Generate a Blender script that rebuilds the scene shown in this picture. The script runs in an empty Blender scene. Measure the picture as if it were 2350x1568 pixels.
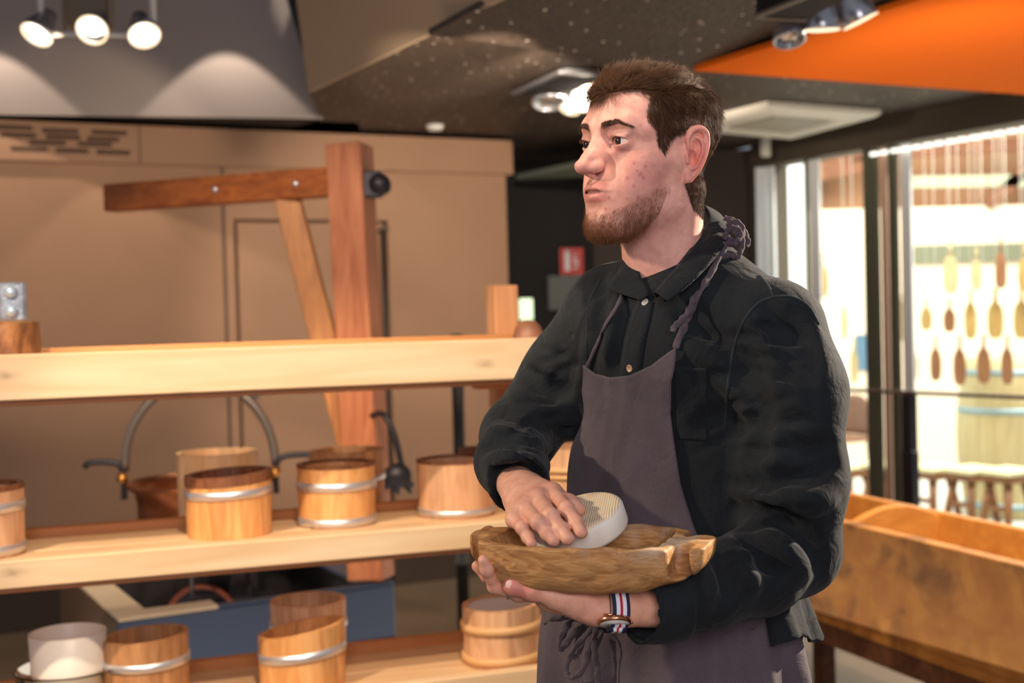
import bpy, math, random
import numpy as np
from mathutils import Vector, Matrix

random.seed(7)
rng = np.random.default_rng(7)
SC = bpy.context.scene
COL = SC.collection
sin, cos, PI = math.sin, math.cos, math.pi

# ------------------------------------------------------------------ camera
FPX = 2900.0
CAM = np.array([0.0, 0.0, 1.46])
_p, _r = math.atan(64 / FPX), 0.025
_f = np.array([0, cos(_p), -sin(_p)]); _x0 = np.array([1.0, 0, 0]); _u0 = np.cross(_x0, _f)
CR = cos(_r) * _x0 - sin(_r) * _u0
CU = sin(_r) * _x0 + cos(_r) * _u0
CF = _f
cam_data = bpy.data.cameras.new('camera')
cam = bpy.data.objects.new('camera', cam_data); COL.objects.link(cam)
cam.matrix_world = Matrix(((CR[0], CU[0], -CF[0], CAM[0]), (CR[1], CU[1], -CF[1], CAM[1]), (CR[2], CU[2], -CF[2], CAM[2]), (0, 0, 0, 1)))
cam_data.sensor_width = 36; cam_data.lens = FPX / 2350 * 36
cam_data.clip_start = 0.05
cam_data.dof.use_dof = True
cam_data.dof.focus_distance = 1.6
cam_data.dof.aperture_fstop = 4.2
cam_data.dof.aperture_blades = 0
SC.camera = cam

def U(px, py, d):
    """point seen at pixel (px,py) at distance d along the viewing axis"""
    return CAM + d * (CF + CR * (px - 1175) / FPX - CU * (py - 784) / FPX)

def proj(P):
    P = np.asarray(P, float) - CAM
    z = P @ CF
    return np.stack([1175 + FPX * (P @ CR) / z, 784 - FPX * (P @ CU) / z], -1)

def Uz(px, py, z):
    """point on the pixel's ray at height z"""
    v = CF + CR * (px - 1175) / FPX - CU * (py - 784) / FPX
    return CAM + v * ((z - CAM[2]) / v[2])

def Uplane(px, py, p0, n):
    v = CF + CR * (px - 1175) / FPX - CU * (py - 784) / FPX
    return CAM + v * (np.dot(np.asarray(p0) - CAM, n) / np.dot(v, n))

# ------------------------------------------------------------------ colour management
vs = SC.view_settings
SC.display_settings.display_device = 'sRGB'
vs.view_transform = 'Standard'; vs.look = 'None'; vs.gamma = 1.0; vs.use_curve_mapping = False
vs.exposure = 0.9
SC.cycles.max_bounces = 6
SC.cycles.use_denoising = True
SC.cycles.sample_clamp_indirect = 4.0

# ------------------------------------------------------------------ world and lights
w = bpy.data.worlds.new('world'); SC.world = w; w.use_nodes = True
w.node_tree.nodes['Background'].inputs[0].default_value = (0.80, 0.86, 1.0, 1)
w.node_tree.nodes['Background'].inputs[1].default_value = 0.14

def look_matrix(loc, target, up=(0, 0, 1)):
    loc = Vector(loc); d = (Vector(target) - loc).normalized()
    return Matrix.Translation(loc) @ d.to_track_quat('-Z', 'Y').to_matrix().to_4x4()

def spot(name, loc, target, power, deg, blend=0.15, col=(1.0, 0.78, 0.52), size=0.03):
    L = bpy.data.lights.new(name, 'SPOT'); L.energy = power; L.spot_size = math.radians(deg); L.spot_blend = blend
    L.color = col; L.shadow_soft_size = size
    o = bpy.data.objects.new(name, L); COL.objects.link(o); o.matrix_world = look_matrix(loc, target); return o

def area(name, loc, target, power, sx, sy, col=(1, 1, 1)):
    L = bpy.data.lights.new(name, 'AREA'); L.energy = power; L.shape = 'RECTANGLE'; L.size = sx; L.size_y = sy; L.color = col
    o = bpy.data.objects.new(name, L); COL.objects.link(o); o.matrix_world = look_matrix(loc, target); return o
WARM = (1.0, 0.80, 0.58); WARMW = (1.0, 0.84, 0.66); DAY = (0.93, 0.95, 1.0)
# daylight from the glass front behind the photographer, to the right
area('daylight_front', (0.3, -1.6, 2.3), (0.35, 1.7, 1.35), 29, 1.6, 1.2, (1.0, 0.91, 0.93))
# track spots over the shelf
spot('shelf_spot', (-1.6, 0.9, 3.0), (-0.95, 2.6, 1.1), 165, 48, 0.35, WARM, 0.04)
spot('shelf_spot', (0.1, 0.9, 3.1), (-0.15, 2.9, 1.1), 110, 42, 0.35, WARM, 0.04)
# warm accent from the front left on the face
spot('front_left_spot', (-2.4, 1.5, 2.6), (0.2, 1.7, 1.5), 120, 40, 0.6, WARM, 0.06)
# accent from behind right: hair rim, neck, sleeve, hip
spot('rear_right_spot', (2.30, 2.55, 2.34), (0.38, 1.60, 1.25), 480, 38, 0.3, WARMW, 0.03)
# ------------------------------------------------------------------ naming helpers
def tag(o, label, cat, group=None, kind=None):
    o['label'] = label; o['category'] = cat
    if group: o['group'] = group
    if kind: o['kind'] = kind
    return o

def thing(name, label, cat, loc=(0, 0, 0), rz=0.0, group=None):
    o = bpy.data.objects.new(name, None); COL.objects.link(o)
    o.empty_display_size = 0.05
    o.location = Vector([float(v) for v in loc]); o.rotation_euler = (0, 0, rz)
    tag(o, label, cat, group)
    bpy.context.view_layer.update()
    return o

def link_mesh(name, me, mat=None, parent=None, world=True):
    """world=True: the mesh data is in world coordinates; keep it there under the parent"""
    o = bpy.data.objects.new(name, me); COL.objects.link(o)
    if mat is not None: me.materials.append(mat)
    if parent is not None:
        o.parent = parent
        if world:
            o.matrix_parent_inverse = parent_inv(parent)
    return o

def parent_inv(p):
    m = Matrix.LocRotScale(p.location, p.rotation_euler, p.scale)
    if p.parent is not None:
        m = p.matrix_parent_inverse @ m
        m = mat_of(p.parent) @ m
    return m.inverted()

def mat_of(p):
    m = Matrix.LocRotScale(p.location, p.rotation_euler, p.scale)
    if p.parent is not None:
        m = mat_of(p.parent) @ p.matrix_parent_inverse @ m
    return m

def structure(o):
    o['kind'] = 'structure'; return o

def mesh_from(name, V, F, smooth=False):
    me = bpy.data.meshes.new(name)
    V = np.asarray(V, dtype=np.float32)
    if isinstance(F, np.ndarray):
        n, k = F.shape
        me.vertices.add(len(V)); me.vertices.foreach_set('co', V.ravel())
        me.loops.add(n * k); me.loops.foreach_set('vertex_index', F.astype(np.int32).ravel())
        me.polygons.add(n); me.polygons.foreach_set('loop_start', np.arange(0, n * k, k, dtype=np.int32))
        me.polygons.foreach_set('loop_total', np.full(n, k, dtype=np.int32))
        me.update(calc_edges=True); me.validate()
    else:
        me.from_pydata([tuple(map(float, v)) for v in V], [], [tuple(map(int, f)) for f in F]); me.update()
    if smooth: me.polygons.foreach_set('use_smooth', [True] * len(me.polygons))
    return me

def nzv(a): return np.asarray(a, float) / np.linalg.norm(a)
def rotm(ax, a):
    c, s = cos(a), sin(a)
    return np.array({'x': [[1, 0, 0], [0, c, -s], [0, s, c]], 'y': [[c, 0, s], [0, 1, 0], [-s, 0, c]], 'z': [[c, -s, 0], [s, c, 0], [0, 0, 1]]}[ax])

class MB:
    """collects shapes into one mesh"""
    def __init__(s): s.V = []; s.F = []; s.S = []; s.UVc = None
    def add(s, V, F, smooth=False):
        o = len(s.V); s.V += [tuple(map(float, v)) for v in V]
        s.F += [tuple(int(i) + o for i in f) for f in F]; s.S += [smooth] * len(F); return s
    def box(s, c, size, R=None, b=0.0):
        c = np.asarray(c, float); h = np.asarray(size, float) / 2
        R = np.eye(3) if R is None else np.asarray(R, float)
        if b <= 0:
            P = np.array([[x, y, z] for x in (-1, 1) for y in (-1, 1) for z in (-1, 1)]) * h
            F = [(0, 1, 3, 2), (4, 6, 7, 5), (0, 4, 5, 1), (2, 3, 7, 6), (0, 2, 6, 4), (1, 5, 7, 3)]
            return s.add(P @ R.T + c, F)
        b = min(b, h.min() * 0.95)
        P = []; idx = {}
        for x in (-1, 1):
            for y in (-1, 1):
                for z in (-1, 1):
                    for a in range(3):
                        q = np.array([x, y, z]) * h; off = np.array([x, y, z]) * b; off[a] = 0
                        idx[(x, y, z, a)] = len(P); P.append(q - off)
        F = []
        for a in range(3):
            u, v = (a + 1) % 3, (a + 2) % 3
            for sg in (-1, 1):
                loop = []
                for (su, sv) in ((-1, -1), (1, -1), (1, 1), (-1, 1)):
                    k = [0, 0, 0]; k[a] = sg; k[u] = su; k[v] = sv
                    loop.append(idx[(k[0], k[1], k[2], a)])
                F.append(loop if sg > 0 else loop[::-1])
        for a in range(3):            # edges along axis a
            u, v = (a + 1) % 3, (a + 2) % 3
            for su in (-1, 1):
                for sv in (-1, 1):
                    def kk(sa, ax):
                        k = [0, 0, 0]; k[a] = sa; k[u] = su; k[v] = sv; return idx[(k[0], k[1], k[2], ax)]
                    f = [kk(-1, u), kk(1, u), kk(1, v), kk(-1, v)]
                    F.append(f if su * sv < 0 else f[::-1])
        for x in (-1, 1):
            for y in (-1, 1):
                for z in (-1, 1):
                    f = [idx[(x, y, z, 0)], idx[(x, y, z, 1)], idx[(x, y, z, 2)]]
                    F.append(f if x * y * z > 0 else f[::-1])
        return s.add(np.array(P) @ R.T + c, F)
    def beam(s, a, b, wd, ht, up=(0, 0, 1), bev=0.0):
        a = np.asarray(a, float); b = np.asarray(b, float); d = b - a; L = np.linalg.norm(d); x = d / L
        up = np.asarray(up, float); y = np.cross(up, x); y /= np.linalg.norm(y); z = np.cross(x, y)
        return s.box((a + b) / 2, (L, wd, ht), np.stack([x, y, z], 1), bev)
    def lathe(s, prof, c=(0, 0, 0), n=48, R=None, smooth=True, closed=False):
        c = np.asarray(c, float); R = np.eye(3) if R is None else np.asarray(R, float); m = len(prof)
        V = [(r * cos(2 * PI * i / n), r * sin(2 * PI * i / n), z) for i in range(n) for (r, z) in prof]
        F = []
        for i in range(n):
            j = (i + 1) % n
            for k in range(m if closed else m - 1):
                k2 = (k + 1) % m
                F.append((i * m + k, j * m + k, j * m + k2, i * m + k2))
        if not closed:
            if prof[0][0] > 1e-6: F.append(tuple(i * m for i in range(n))[::-1])
            if prof[-1][0] > 1e-6: F.append(tuple(i * m + m - 1 for i in range(n)))
        return s.add(np.array(V) @ R.T + c, F, smooth)
    def cyl(s, a, b, r, n=20, r2=None, smooth=True):
        a = np.asarray(a, float); b = np.asarray(b, float); z = b - a; L = np.linalg.norm(z); z = z / L
        x = np.cross(z, (0, 0, 1) if abs(z[2]) < .9 else (1, 0, 0)); x /= np.linalg.norm(x); y = np.cross(z, x)
        r2 = r if r2 is None else r2
        V = []
        for (P, rr) in ((a, r), (b, r2)):
            for i in range(n): t = 2 * PI * i / n; V.append(P + rr * (cos(t) * x + sin(t) * y))
        F = [(i, (i + 1) % n, n + (i + 1) % n, n + i) for i in range(n)]
        s.add(V, F, smooth); o = len(s.V) - 2 * n
        s.F += [tuple(o + i for i in range(n))[::-1], tuple(o + n + i for i in range(n))]; s.S += [False, False]
        return s
    def tube(s, pts, r, n=10, flat=1.0, up=None):
        pts = np.asarray(pts, float); m = len(pts)
        rr = np.full(m, r) if np.isscalar(r) else np.asarray(r, float)
        T = np.gradient(pts, axis=0); T /= np.linalg.norm(T, axis=1)[:, None]
        u = np.cross(T[0], (0, 0, 1)) if up is None else np.asarray(up, float)
        if np.linalg.norm(u) < 1e-3: u = np.array([1.0, 0, 0])
        V = []
        for i in range(m):
            if up is not None: u = np.asarray(up, float) if np.ndim(up) == 1 else np.asarray(up[i], float)
            u = u - T[i] * (u @ T[i]); u = u / np.linalg.norm(u); v = np.cross(T[i], u)
            for k in range(n): t = 2 * PI * k / n; V.append(pts[i] + rr[i] * (cos(t) * u * 1.0 + sin(t) * v * flat))
        F = [(i * n + k, i * n + (k + 1) % n, (i + 1) * n + (k + 1) % n, (i + 1) * n + k) for i in range(m - 1) for k in range(n)]
        F += [tuple(range(n))[::-1], tuple((m - 1) * n + k for k in range(n))]
        return s.add(V, F, True)
    def build(s, name, mat, parent=None, world=True):
        me = mesh_from(name, s.V, s.F)
        me.polygons.foreach_set('use_smooth', s.S)
        o = link_mesh(name, me, mat, parent, world)
        me.validate()
        return o

def catmull(P, n=8):
    P = np.asarray(P, float); Q = np.vstack([2 * P[0] - P[1], P, 2 * P[-1] - P[-2]]); out = []
    for i in range(1, len(Q) - 2):
        for t in np.linspace(0, 1, n, endpoint=False):
            out.append(0.5 * ((2 * Q[i]) + (-Q[i - 1] + Q[i + 1]) * t + (2 * Q[i - 1] - 5 * Q[i] + 4 * Q[i + 1] - Q[i + 2]) * t * t + (-Q[i - 1] + 3 * Q[i] - 3 * Q[i + 1] + Q[i + 2]) * t ** 3))
    out.append(P[-1]); return np.array(out)

# ------------------------------------------------------------------ implicit modelling
class Vol:
    def __init__(s, lo, hi, h):
        s.lo = np.asarray(lo, float); s.h = h
        s.n = np.ceil((np.asarray(hi, float) - s.lo) / h).astype(int) + 1
        s.d = np.full(s.n, 0.08, np.float32)
    def block(s, lo, hi):
        a = np.clip(np.floor((np.asarray(lo) - s.lo) / s.h).astype(int), 0, s.n)
        b = np.clip(np.ceil((np.asarray(hi) - s.lo) / s.h).astype(int) + 1, 0, s.n)
        ax = [(s.lo[i] + s.h * np.arange(a[i], b[i])).astype(np.float32) for i in range(3)]
        sl = tuple(slice(a[i], b[i]) for i in range(3))
        return sl, ax
    def op(s, fn, lo, hi, k=0.0, mode='u', pad=None):
        pad = (2 * k + 4 * s.h) if pad is None else pad
        sl, ax = s.block(np.asarray(lo) - pad, np.asarray(hi) + pad)
        if min(len(a) for a in ax) == 0: return s
        X, Y, Z = ax[0][:, None, None], ax[1][None, :, None], ax[2][None, None, :]
        e = fn(X, Y, Z); a = s.d[sl]
        if mode == 'u':
            if k > 0:
                t = np.maximum(k - np.abs(a - e), 0) / k; r = np.minimum(a, e) - t * t * k / 4
            else: r = np.minimum(a, e)
        elif mode == 's':
            if k > 0:
                t = np.maximum(k - np.abs(a + e), 0) / k; r = np.maximum(a, -e) + t * t * k / 4
            else: r = np.maximum(a, -e)
        elif mode == 'i': r = np.maximum(a, e)
        elif mode == 'add': r = a + e
        s.d[sl] = r; return s
    def ell(s, c, r, k=0.01, R=None, mode='u'):
        c = np.asarray(c, float); r = np.broadcast_to(np.asarray(r, float), (3,)); R = np.eye(3) if R is None else np.asarray(R, float)
        def f(X, Y, Z):
            x, y, z = X - c[0], Y - c[1], Z - c[2]
            q = [R[0, i] * x + R[1, i] * y + R[2, i] * z for i in range(3)]
            k0 = np.sqrt(sum((q[i] / r[i]) ** 2 for i in range(3))); k1 = np.sqrt(sum((q[i] / r[i] ** 2) ** 2 for i in range(3))) + 1e-9
            return k0 * (k0 - 1) / k1
        m = r.max(); return s.op(f, c - m, c + m, k, mode)
    def cap(s, a, b, ra, rb=None, k=0.01, mode='u', sq=None):
        a = np.asarray(a, float); b = np.asarray(b, float); rb = ra if rb is None else rb; d = b - a; L2 = max(float(d @ d), 1e-12)
        def f(X, Y, Z):
            x, y, z = X - a[0], Y - a[1], Z - a[2]
            t = np.clip((x * d[0] + y * d[1] + z * d[2]) / L2, 0, 1)
            qx, qy, qz = x - t * d[0], y - t * d[1], z - t * d[2]
            if sq is not None:      # squash along axis sq[0] by factor sq[1] (<1 flattens)
                n = sq[0]; m = qx * n[0] + qy * n[1] + qz * n[2]; g = (1 / sq[1] - 1)
                qx, qy, qz = qx + m * n[0] * g, qy + m * n[1] * g, qz + m * n[2] * g
                return (np.sqrt(qx * qx + qy * qy + qz * qz) - (ra + t * (rb - ra))) * sq[1] ** .5
            return np.sqrt(qx * qx + qy * qy + qz * qz) - (ra + t * (rb - ra))
        m = max(ra, rb); return s.op(f, np.minimum(a, b) - m, np.maximum(a, b) + m, k, mode)
    def chain(s, P, r, k=0.01, mode='u', sq=None):
        P = [np.asarray(p, float) for p in P]; r = [r] * len(P) if np.isscalar(r) else r
        for i in range(len(P) - 1): s.cap(P[i], P[i + 1], r[i], r[i + 1], k, mode, sq)
        return s
    def box(s, c, half, rnd=0.0, k=0.0, R=None, mode='u'):
        c = np.asarray(c, float); hf = np.asarray(half, float); R = np.eye(3) if R is None else np.asarray(R, float)
        def f(X, Y, Z):
            x, y, z = X - c[0], Y - c[1], Z - c[2]
            q = [np.abs(R[0, i] * x + R[1, i] * y + R[2, i] * z) - hf[i] + rnd for i in range(3)]
            return np.sqrt(sum(np.maximum(v, 0) ** 2 for v in q)) + np.minimum(np.maximum(q[0], np.maximum(q[1], q[2])), 0) - rnd
        m = np.linalg.norm(hf); return s.op(f, c - m, c + m, k, mode)
    def mesh(s):
        d = s.d; sg = d < 0
        nx, ny, nz = d.shape
        # cells with a sign change
        c = sg[:-1, :-1, :-1].astype(np.int8)
        tot = np.zeros((nx - 1, ny - 1, nz - 1), np.int8)
        for i in (0, 1):
            for j in (0, 1):
                for k in (0, 1):
                    tot += sg[i:nx - 1 + i, j:ny - 1 + j, k:nz - 1 + k]
        act = (tot > 0) & (tot < 8)
        I = np.argwhere(act); idx = np.full(act.shape, -1, np.int64); idx[act] = np.arange(len(I))
        acc = np.zeros((len(I), 3)); cnt = np.zeros(len(I))
        corners = [(i, j, k) for i in (0, 1) for j in (0, 1) for k in (0, 1)]
        val = {cc: d[I[:, 0] + cc[0], I[:, 1] + cc[1], I[:, 2] + cc[2]].astype(float) for cc in corners}
        for a in corners:
            for ax in range(3):
                if a[ax] == 0:
                    b = list(a); b[ax] = 1; b = tuple(b)
                    va, vb = val[a], val[b]; m = (va < 0) != (vb < 0)
                    t = np.where(m, va / np.where(m, va - vb, 1), 0)
                    p = np.zeros((len(I), 3)) + np.array(a); p[:, ax] = t
                    acc[m] += p[m]; cnt[m] += 1
        V = s.lo + (I + acc / cnt[:, None]) * s.h
        Fs = []
        for ax in range(3):
            u, v = (ax + 1) % 3, (ax + 2) % 3
            sl0 = [slice(1, -1)] * 3; sl1 = [slice(1, -1)] * 3
            sl0[ax] = slice(0, -1); sl1[ax] = slice(1, None)
            a = sg[tuple(sl0)]; b = sg[tuple(sl1)]
            for flip in (False, True):
                m = (a & ~b) if not flip else (~a & b)
                E = np.argwhere(m)
                if len(E) == 0: continue
                off = np.ones(3, int); off[ax] = 0
                E = E + off
                q = []
                for (du, dv) in ((-1, -1), (0, -1), (0, 0), (-1, 0)):
                    e = E.copy(); e[:, u] += du; e[:, v] += dv; q.append(idx[e[:, 0], e[:, 1], e[:, 2]])
                q = np.stack(q, 1)
                if flip: q = q[:, ::-1]
                Fs.append(q)
        F = np.vstack(Fs); F = F[(F >= 0).all(1)]
        return V, F

def relax(V, F, it=2, lam=0.5, mask=None):
    n = len(V); V = V.copy()
    e = np.vstack([F[:, [i, (i + 1) % F.shape[1]]] for i in range(F.shape[1])])
    for _ in range(it):
        S = np.zeros_like(V); c = np.zeros(n)
        np.add.at(S, e[:, 0], V[e[:, 1]]); np.add.at(c, e[:, 0], 1); np.add.at(S, e[:, 1], V[e[:, 0]]); np.add.at(c, e[:, 1], 1)
        T = S / np.maximum(c, 1)[:, None]
        V = V + lam * (T - V) * (1 if mask is None else mask[:, None])
    return V

def vnormals(V, F):
    n = np.zeros_like(V)
    a = V[F[:, 2]] - V[F[:, 0]]; b = V[F[:, 3 % F.shape[1]]] - V[F[:, 1]] if F.shape[1] == 4 else V[F[:, 2]] - V[F[:, 1]]
    fn = np.cross(a, b)
    for i in range(F.shape[1]): np.add.at(n, F[:, i], fn)
    return n / (np.linalg.norm(n, axis=1)[:, None] + 1e-12)

def set_attr(me, name, vals):
    vals = np.asarray(vals, np.float32)
    if vals.ndim == 1:
        at = me.attributes.new(name, 'FLOAT', 'POINT'); at.data.foreach_set('value', vals)
    else:
        at = me.attributes.new(name, 'FLOAT_COLOR', 'POINT')
        c = np.ones((len(vals), 4), np.float32); c[:, :3] = vals[:, :3]; at.data.foreach_set('color', c.ravel())

def hair_curves(name, P, radius, mat, parent=None):
    """P: (n, k, 3) strand points in world space; radius: root radius; strands taper"""
    n, k, _ = P.shape
    hc = bpy.data.hair_curves.new(name); hc.add_curves([k] * n)
    hc.attributes['position'].data.foreach_set('vector', P.astype(np.float32).ravel())
    r = hc.attributes.get('radius') or hc.attributes.new('radius', 'FLOAT', 'POINT')
    rad = np.asarray(radius, np.float32); rad = np.broadcast_to(rad if rad.ndim else rad[None], (n,))
    r.data.foreach_set('value', (rad[:, None] * np.linspace(1, 0.25, k)[None, :]).astype(np.float32).ravel())
    hc.materials.append(mat)
    o = bpy.data.objects.new(name, hc); COL.objects.link(o)
    if parent is not None: o.parent = parent; o.matrix_parent_inverse = parent_inv(parent)
    return o

# ------------------------------------------------------------------ materials
def srgb(r, g, b):
    f = lambda c: (c / 255 / 12.92) if c / 255 <= 0.04045 else ((c / 255 + 0.055) / 1.055) ** 2.4
    return (f(r), f(g), f(b), 1.0)

def new_mat(name):
    m = bpy.data.materials.new(name); m.use_nodes = True; nt = m.node_tree
    return m, nt, nt.nodes['Principled BSDF']

def nd(nt, typ, **kw):
    n = nt.nodes.new(typ)
    for k, v in kw.items():
        if k in n.inputs: n.inputs[k].default_value = v
        else: setattr(n, k, v)
    return n

def ramp(nt, fac, stops):
    r = nt.nodes.new('ShaderNodeValToRGB'); e = r.color_ramp.elements
    e[0].position, e[0].color = stops[0]; e[1].position, e[1].color = stops[-1]
    for p, c in stops[1:-1]: x = e.new(p); x.color = c
    nt.links.new(fac, r.inputs[0]); return r

def plain(name, col, rough=0.6, metal=0.0, bump=0.0, bscale=60, var=0.0, vscale=8, spec=0.5, coat=0.0):
    m, nt, b = new_mat(name)
    b.inputs['Base Color'].default_value = col; b.inputs['Roughness'].default_value = rough; b.inputs['Metallic'].default_value = metal
    b.inputs['Specular IOR Level'].default_value = spec; b.inputs['Coat Weight'].default_value = coat
    tc = nt.nodes.new('ShaderNodeTexCoord')
    if var > 0:
        n = nd(nt, 'ShaderNodeTexNoise', Scale=vscale, Detail=5.0); nt.links.new(tc.outputs['Object'], n.inputs['Vector'])
        lo = tuple(c * (1 - var) for c in col[:3]) + (1,); hi = tuple(min(1, c * (1 + var)) for c in col[:3]) + (1,)
        r = ramp(nt, n.outputs['Fac'], [(0.3, lo), (0.7, hi)]); nt.links.new(r.outputs[0], b.inputs['Base Color'])
    if bump > 0:
        n = nd(nt, 'ShaderNodeTexNoise', Scale=bscale, Detail=6.0); nt.links.new(tc.outputs['Object'], n.inputs['Vector'])
        bp = nd(nt, 'ShaderNodeBump', Strength=bump, Distance=0.01); nt.links.new(n.outputs['Fac'], bp.inputs['Height']); nt.links.new(bp.outputs[0], b.inputs['Normal'])
    return m

def wood(name, light, dark, scale=(3, 40, 40), knots=0.0, rough=0.5, dist=1.5, stain=0.0, staincol=(0.05, 0.025, 0.01, 1), rot=(0, 0, 0), stave=0.0, bump=0.15, knotcol=None):
    """grain runs along the axis with the smallest scale; optional knots, staining and stave-to-stave shifts"""
    m, nt, b = new_mat(name); L = nt.links
    tc = nt.nodes.new('ShaderNodeTexCoord')
    mp = nd(nt, 'ShaderNodeMapping'); mp.inputs['Rotation'].default_value = rot; mp.inputs['Scale'].default_value = scale
    L.new(tc.outputs['Object'], mp.inputs[0])
    oi = nt.nodes.new('ShaderNodeObjectInfo')
    ad = nd(nt, 'ShaderNodeVectorMath', operation='ADD'); L.new(mp.outputs[0], ad.inputs[0])
    mr = nd(nt, 'ShaderNodeMath', operation='MULTIPLY'); mr.inputs[1].default_value = 37.0; L.new(oi.outputs['Random'], mr.inputs[0])
    cx = nt.nodes.new('ShaderNodeCombineXYZ'); L.new(mr.outputs[0], cx.inputs[0]); L.new(mr.outputs[0], cx.inputs[1]); L.new(cx.outputs[0], ad.inputs[1])
    n1 = nd(nt, 'ShaderNodeTexNoise', Scale=1.0, Detail=6.0, Distortion=dist); L.new(ad.outputs[0], n1.inputs['Vector'])
    mid = tuple((light[i] + dark[i]) / 2 for i in range(3)) + (1,)
    r = ramp(nt, n1.outputs['Fac'], [(0.28, dark), (0.5, mid), (0.68, light)])
    out = r.outputs[0]
    if knots > 0:
        v = nd(nt, 'ShaderNodeTexVoronoi', Scale=knots); 
        v.voronoi_dimensions = '2D'; sp = nd(nt, 'ShaderNodeSeparateXYZ'); L.new(tc.outputs['Object'], sp.inputs[0])
        zz = nd(nt, 'ShaderNodeMath', operation='MULTIPLY'); zz.inputs[1].default_value = 2.4; L.new(sp.outputs['Z'], zz.inputs[0])
        cb = nt.nodes.new('ShaderNodeCombineXYZ'); L.new(sp.outputs['X'], cb.inputs[0]); L.new(zz.outputs[0], cb.inputs[1])
        nw = nd(nt, 'ShaderNodeTexNoise', Scale=40.0); L.new(cb.outputs[0], nw.inputs['Vector'])
        va = nd(nt, 'ShaderNodeVectorMath', operation='MULTIPLY_ADD'); va.inputs[1].default_value = (.03, .03, 0); L.new(nw.outputs['Color'], va.inputs[0]); L.new(cb.outputs[0], va.inputs[2]); L.new(va.outputs[0], v.inputs['Vector'])
        kr = ramp(nt, v.outputs['Distance'], [(0.0, (.75, .75, .75, 1)), (0.035, (.35, .35, .35, 1)), (0.11, (0, 0, 0, 1))])
        mx = nd(nt, 'ShaderNodeMix', data_type='RGBA'); L.new(kr.outputs[0], mx.inputs[0]); L.new(out, mx.inputs[6])
        mx.inputs[7].default_value = knotcol or tuple(c * 0.45 for c in dark[:3]) + (1,); out = mx.outputs[2]
    if stave > 0:
        at = nd(nt, 'ShaderNodeAttribute', attribute_name='stave'); 
        mm = nd(nt, 'ShaderNodeMath', operation='MULTIPLY_ADD'); mm.inputs[1].default_value = stave; mm.inputs[2].default_value = 1 - stave / 2; L.new(at.outputs['Fac'], mm.inputs[0])
        mx = nd(nt, 'ShaderNodeMix', data_type='RGBA', blend_type='MULTIPLY'); mx.inputs[0].default_value = 1.0
        L.new(out, mx.inputs[6]); L.new(mm.outputs[0], mx.inputs[7]); out = mx.outputs[2]
    if stain > 0:
        n2 = nd(nt, 'ShaderNodeTexNoise', Scale=5.0, Detail=4.0, Distortion=0.6); L.new(tc.outputs['Object'], n2.inputs['Vector'])
        sr = ramp(nt, n2.outputs['Fac'], [(0.52, (0, 0, 0, 1)), (0.72, (stain, stain, stain, 1))])
        mx = nd(nt, 'ShaderNodeMix', data_type='RGBA'); L.new(sr.outputs[0], mx.inputs[0]); L.new(out, mx.inputs[6]); mx.inputs[7].default_value = staincol; out = mx.outputs[2]
    L.new(out, b.inputs['Base Color']); b.inputs['Roughness'].default_value = rough
    bp = nd(nt, 'ShaderNodeBump', Strength=bump, Distance=0.002); L.new(n1.outputs['Fac'], bp.inputs['Height']); L.new(bp.outputs[0], b.inputs['Normal'])
    return m
# ================================================================== the room
def slab(name, P, thick, mat, nrm=None):
    """planar polygon P extruded away along nrm"""
    P = [np.asarray(p, float) for p in P]; n = np.cross(P[1] - P[0], P[2] - P[0]); n /= np.linalg.norm(n)
    if nrm is not None and n @ np.asarray(nrm) < 0: n = -n
    k = len(P); V = P + [p + n * thick for p in P]
    F = [tuple(range(k)), tuple(range(2 * k - 1, k - 1, -1))] + [(i, k + i, k + (i + 1) % k, (i + 1) % k) for i in range(k)]
    mb = MB(); mb.add(V, F); o = mb.build(name, mat)
    import bmesh
    bm = bmesh.new(); bm.from_mesh(o.data); bmesh.ops.recalc_face_normals(bm, faces=bm.faces); bm.to_mesh(o.data); bm.free()
    return structure(o)
def onplane(pts, p0, n): return [Uplane(a, b, p0, n) for a, b in pts]

ZC = 2.46
WALLC = plain('wall_beige', srgb(170, 132, 104), 0.75, bump=.06, bscale=220, var=.04, vscale=3)
DARKC = plain('plaster_dark', srgb(52, 42, 35), 0.8)
FLOORM = plain('floor_concrete', srgb(112, 96, 78), 0.45, bump=.05, bscale=50, var=.22, vscale=2.2)
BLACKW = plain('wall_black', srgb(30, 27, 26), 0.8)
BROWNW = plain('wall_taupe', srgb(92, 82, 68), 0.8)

# floor
mb = MB(); mb.box((1.0, 4.5, -.05), (13.0, 19.0, .10)); structure(mb.build('floor', FLOORM))

# beige panelled wall
A0, A1 = U(0, 700, 5.99), U(1180, 700, 7.17)
wd_ = nzv_ = np.array([A1[0] - A0[0], A1[1] - A0[1], 0]); wd_ = wd_ / np.linalg.norm(wd_); wn = np.array([wd_[1], -wd_[0], 0])   # towards the camera
def WP(px, z, off=0.0):
    """point of the wall seen at column px, at height z"""
    v = CF + CR * (px - 1175) / FPX; v = v / v[1]
    t = np.dot(A0 - CAM, wn) / np.dot(v, wn); p = CAM + v * t; p = p + wn * off; p[2] = z; return p
L0 = WP(0, 0) - wd_ * 1.6; R0 = WP(1170, 0); R1 = WP(1182, 0)
RW = np.stack([wd_, wn, np.array([0, 0, 1.0])], 1)
def wbox(mb, pa, pb, z0, z1, o0, o1, bev=0.0):
    L = np.dot(pb - pa, wd_); c = pa + wd_ * L / 2 + wn * (o0 + o1) / 2; c[2] = (z0 + z1) / 2
    return mb.box(c, (L, o1 - o0, z1 - z0), RW, bev)
dl, dr = WP(553, 0), WP(888, 0)
mb = MB()
wbox(mb, L0, dl - wd_ * .02, 0, 2.25, -.30, 0); wbox(mb, dr + wd_ * .02, R0, 0, 2.25, -.30, 0)
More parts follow.
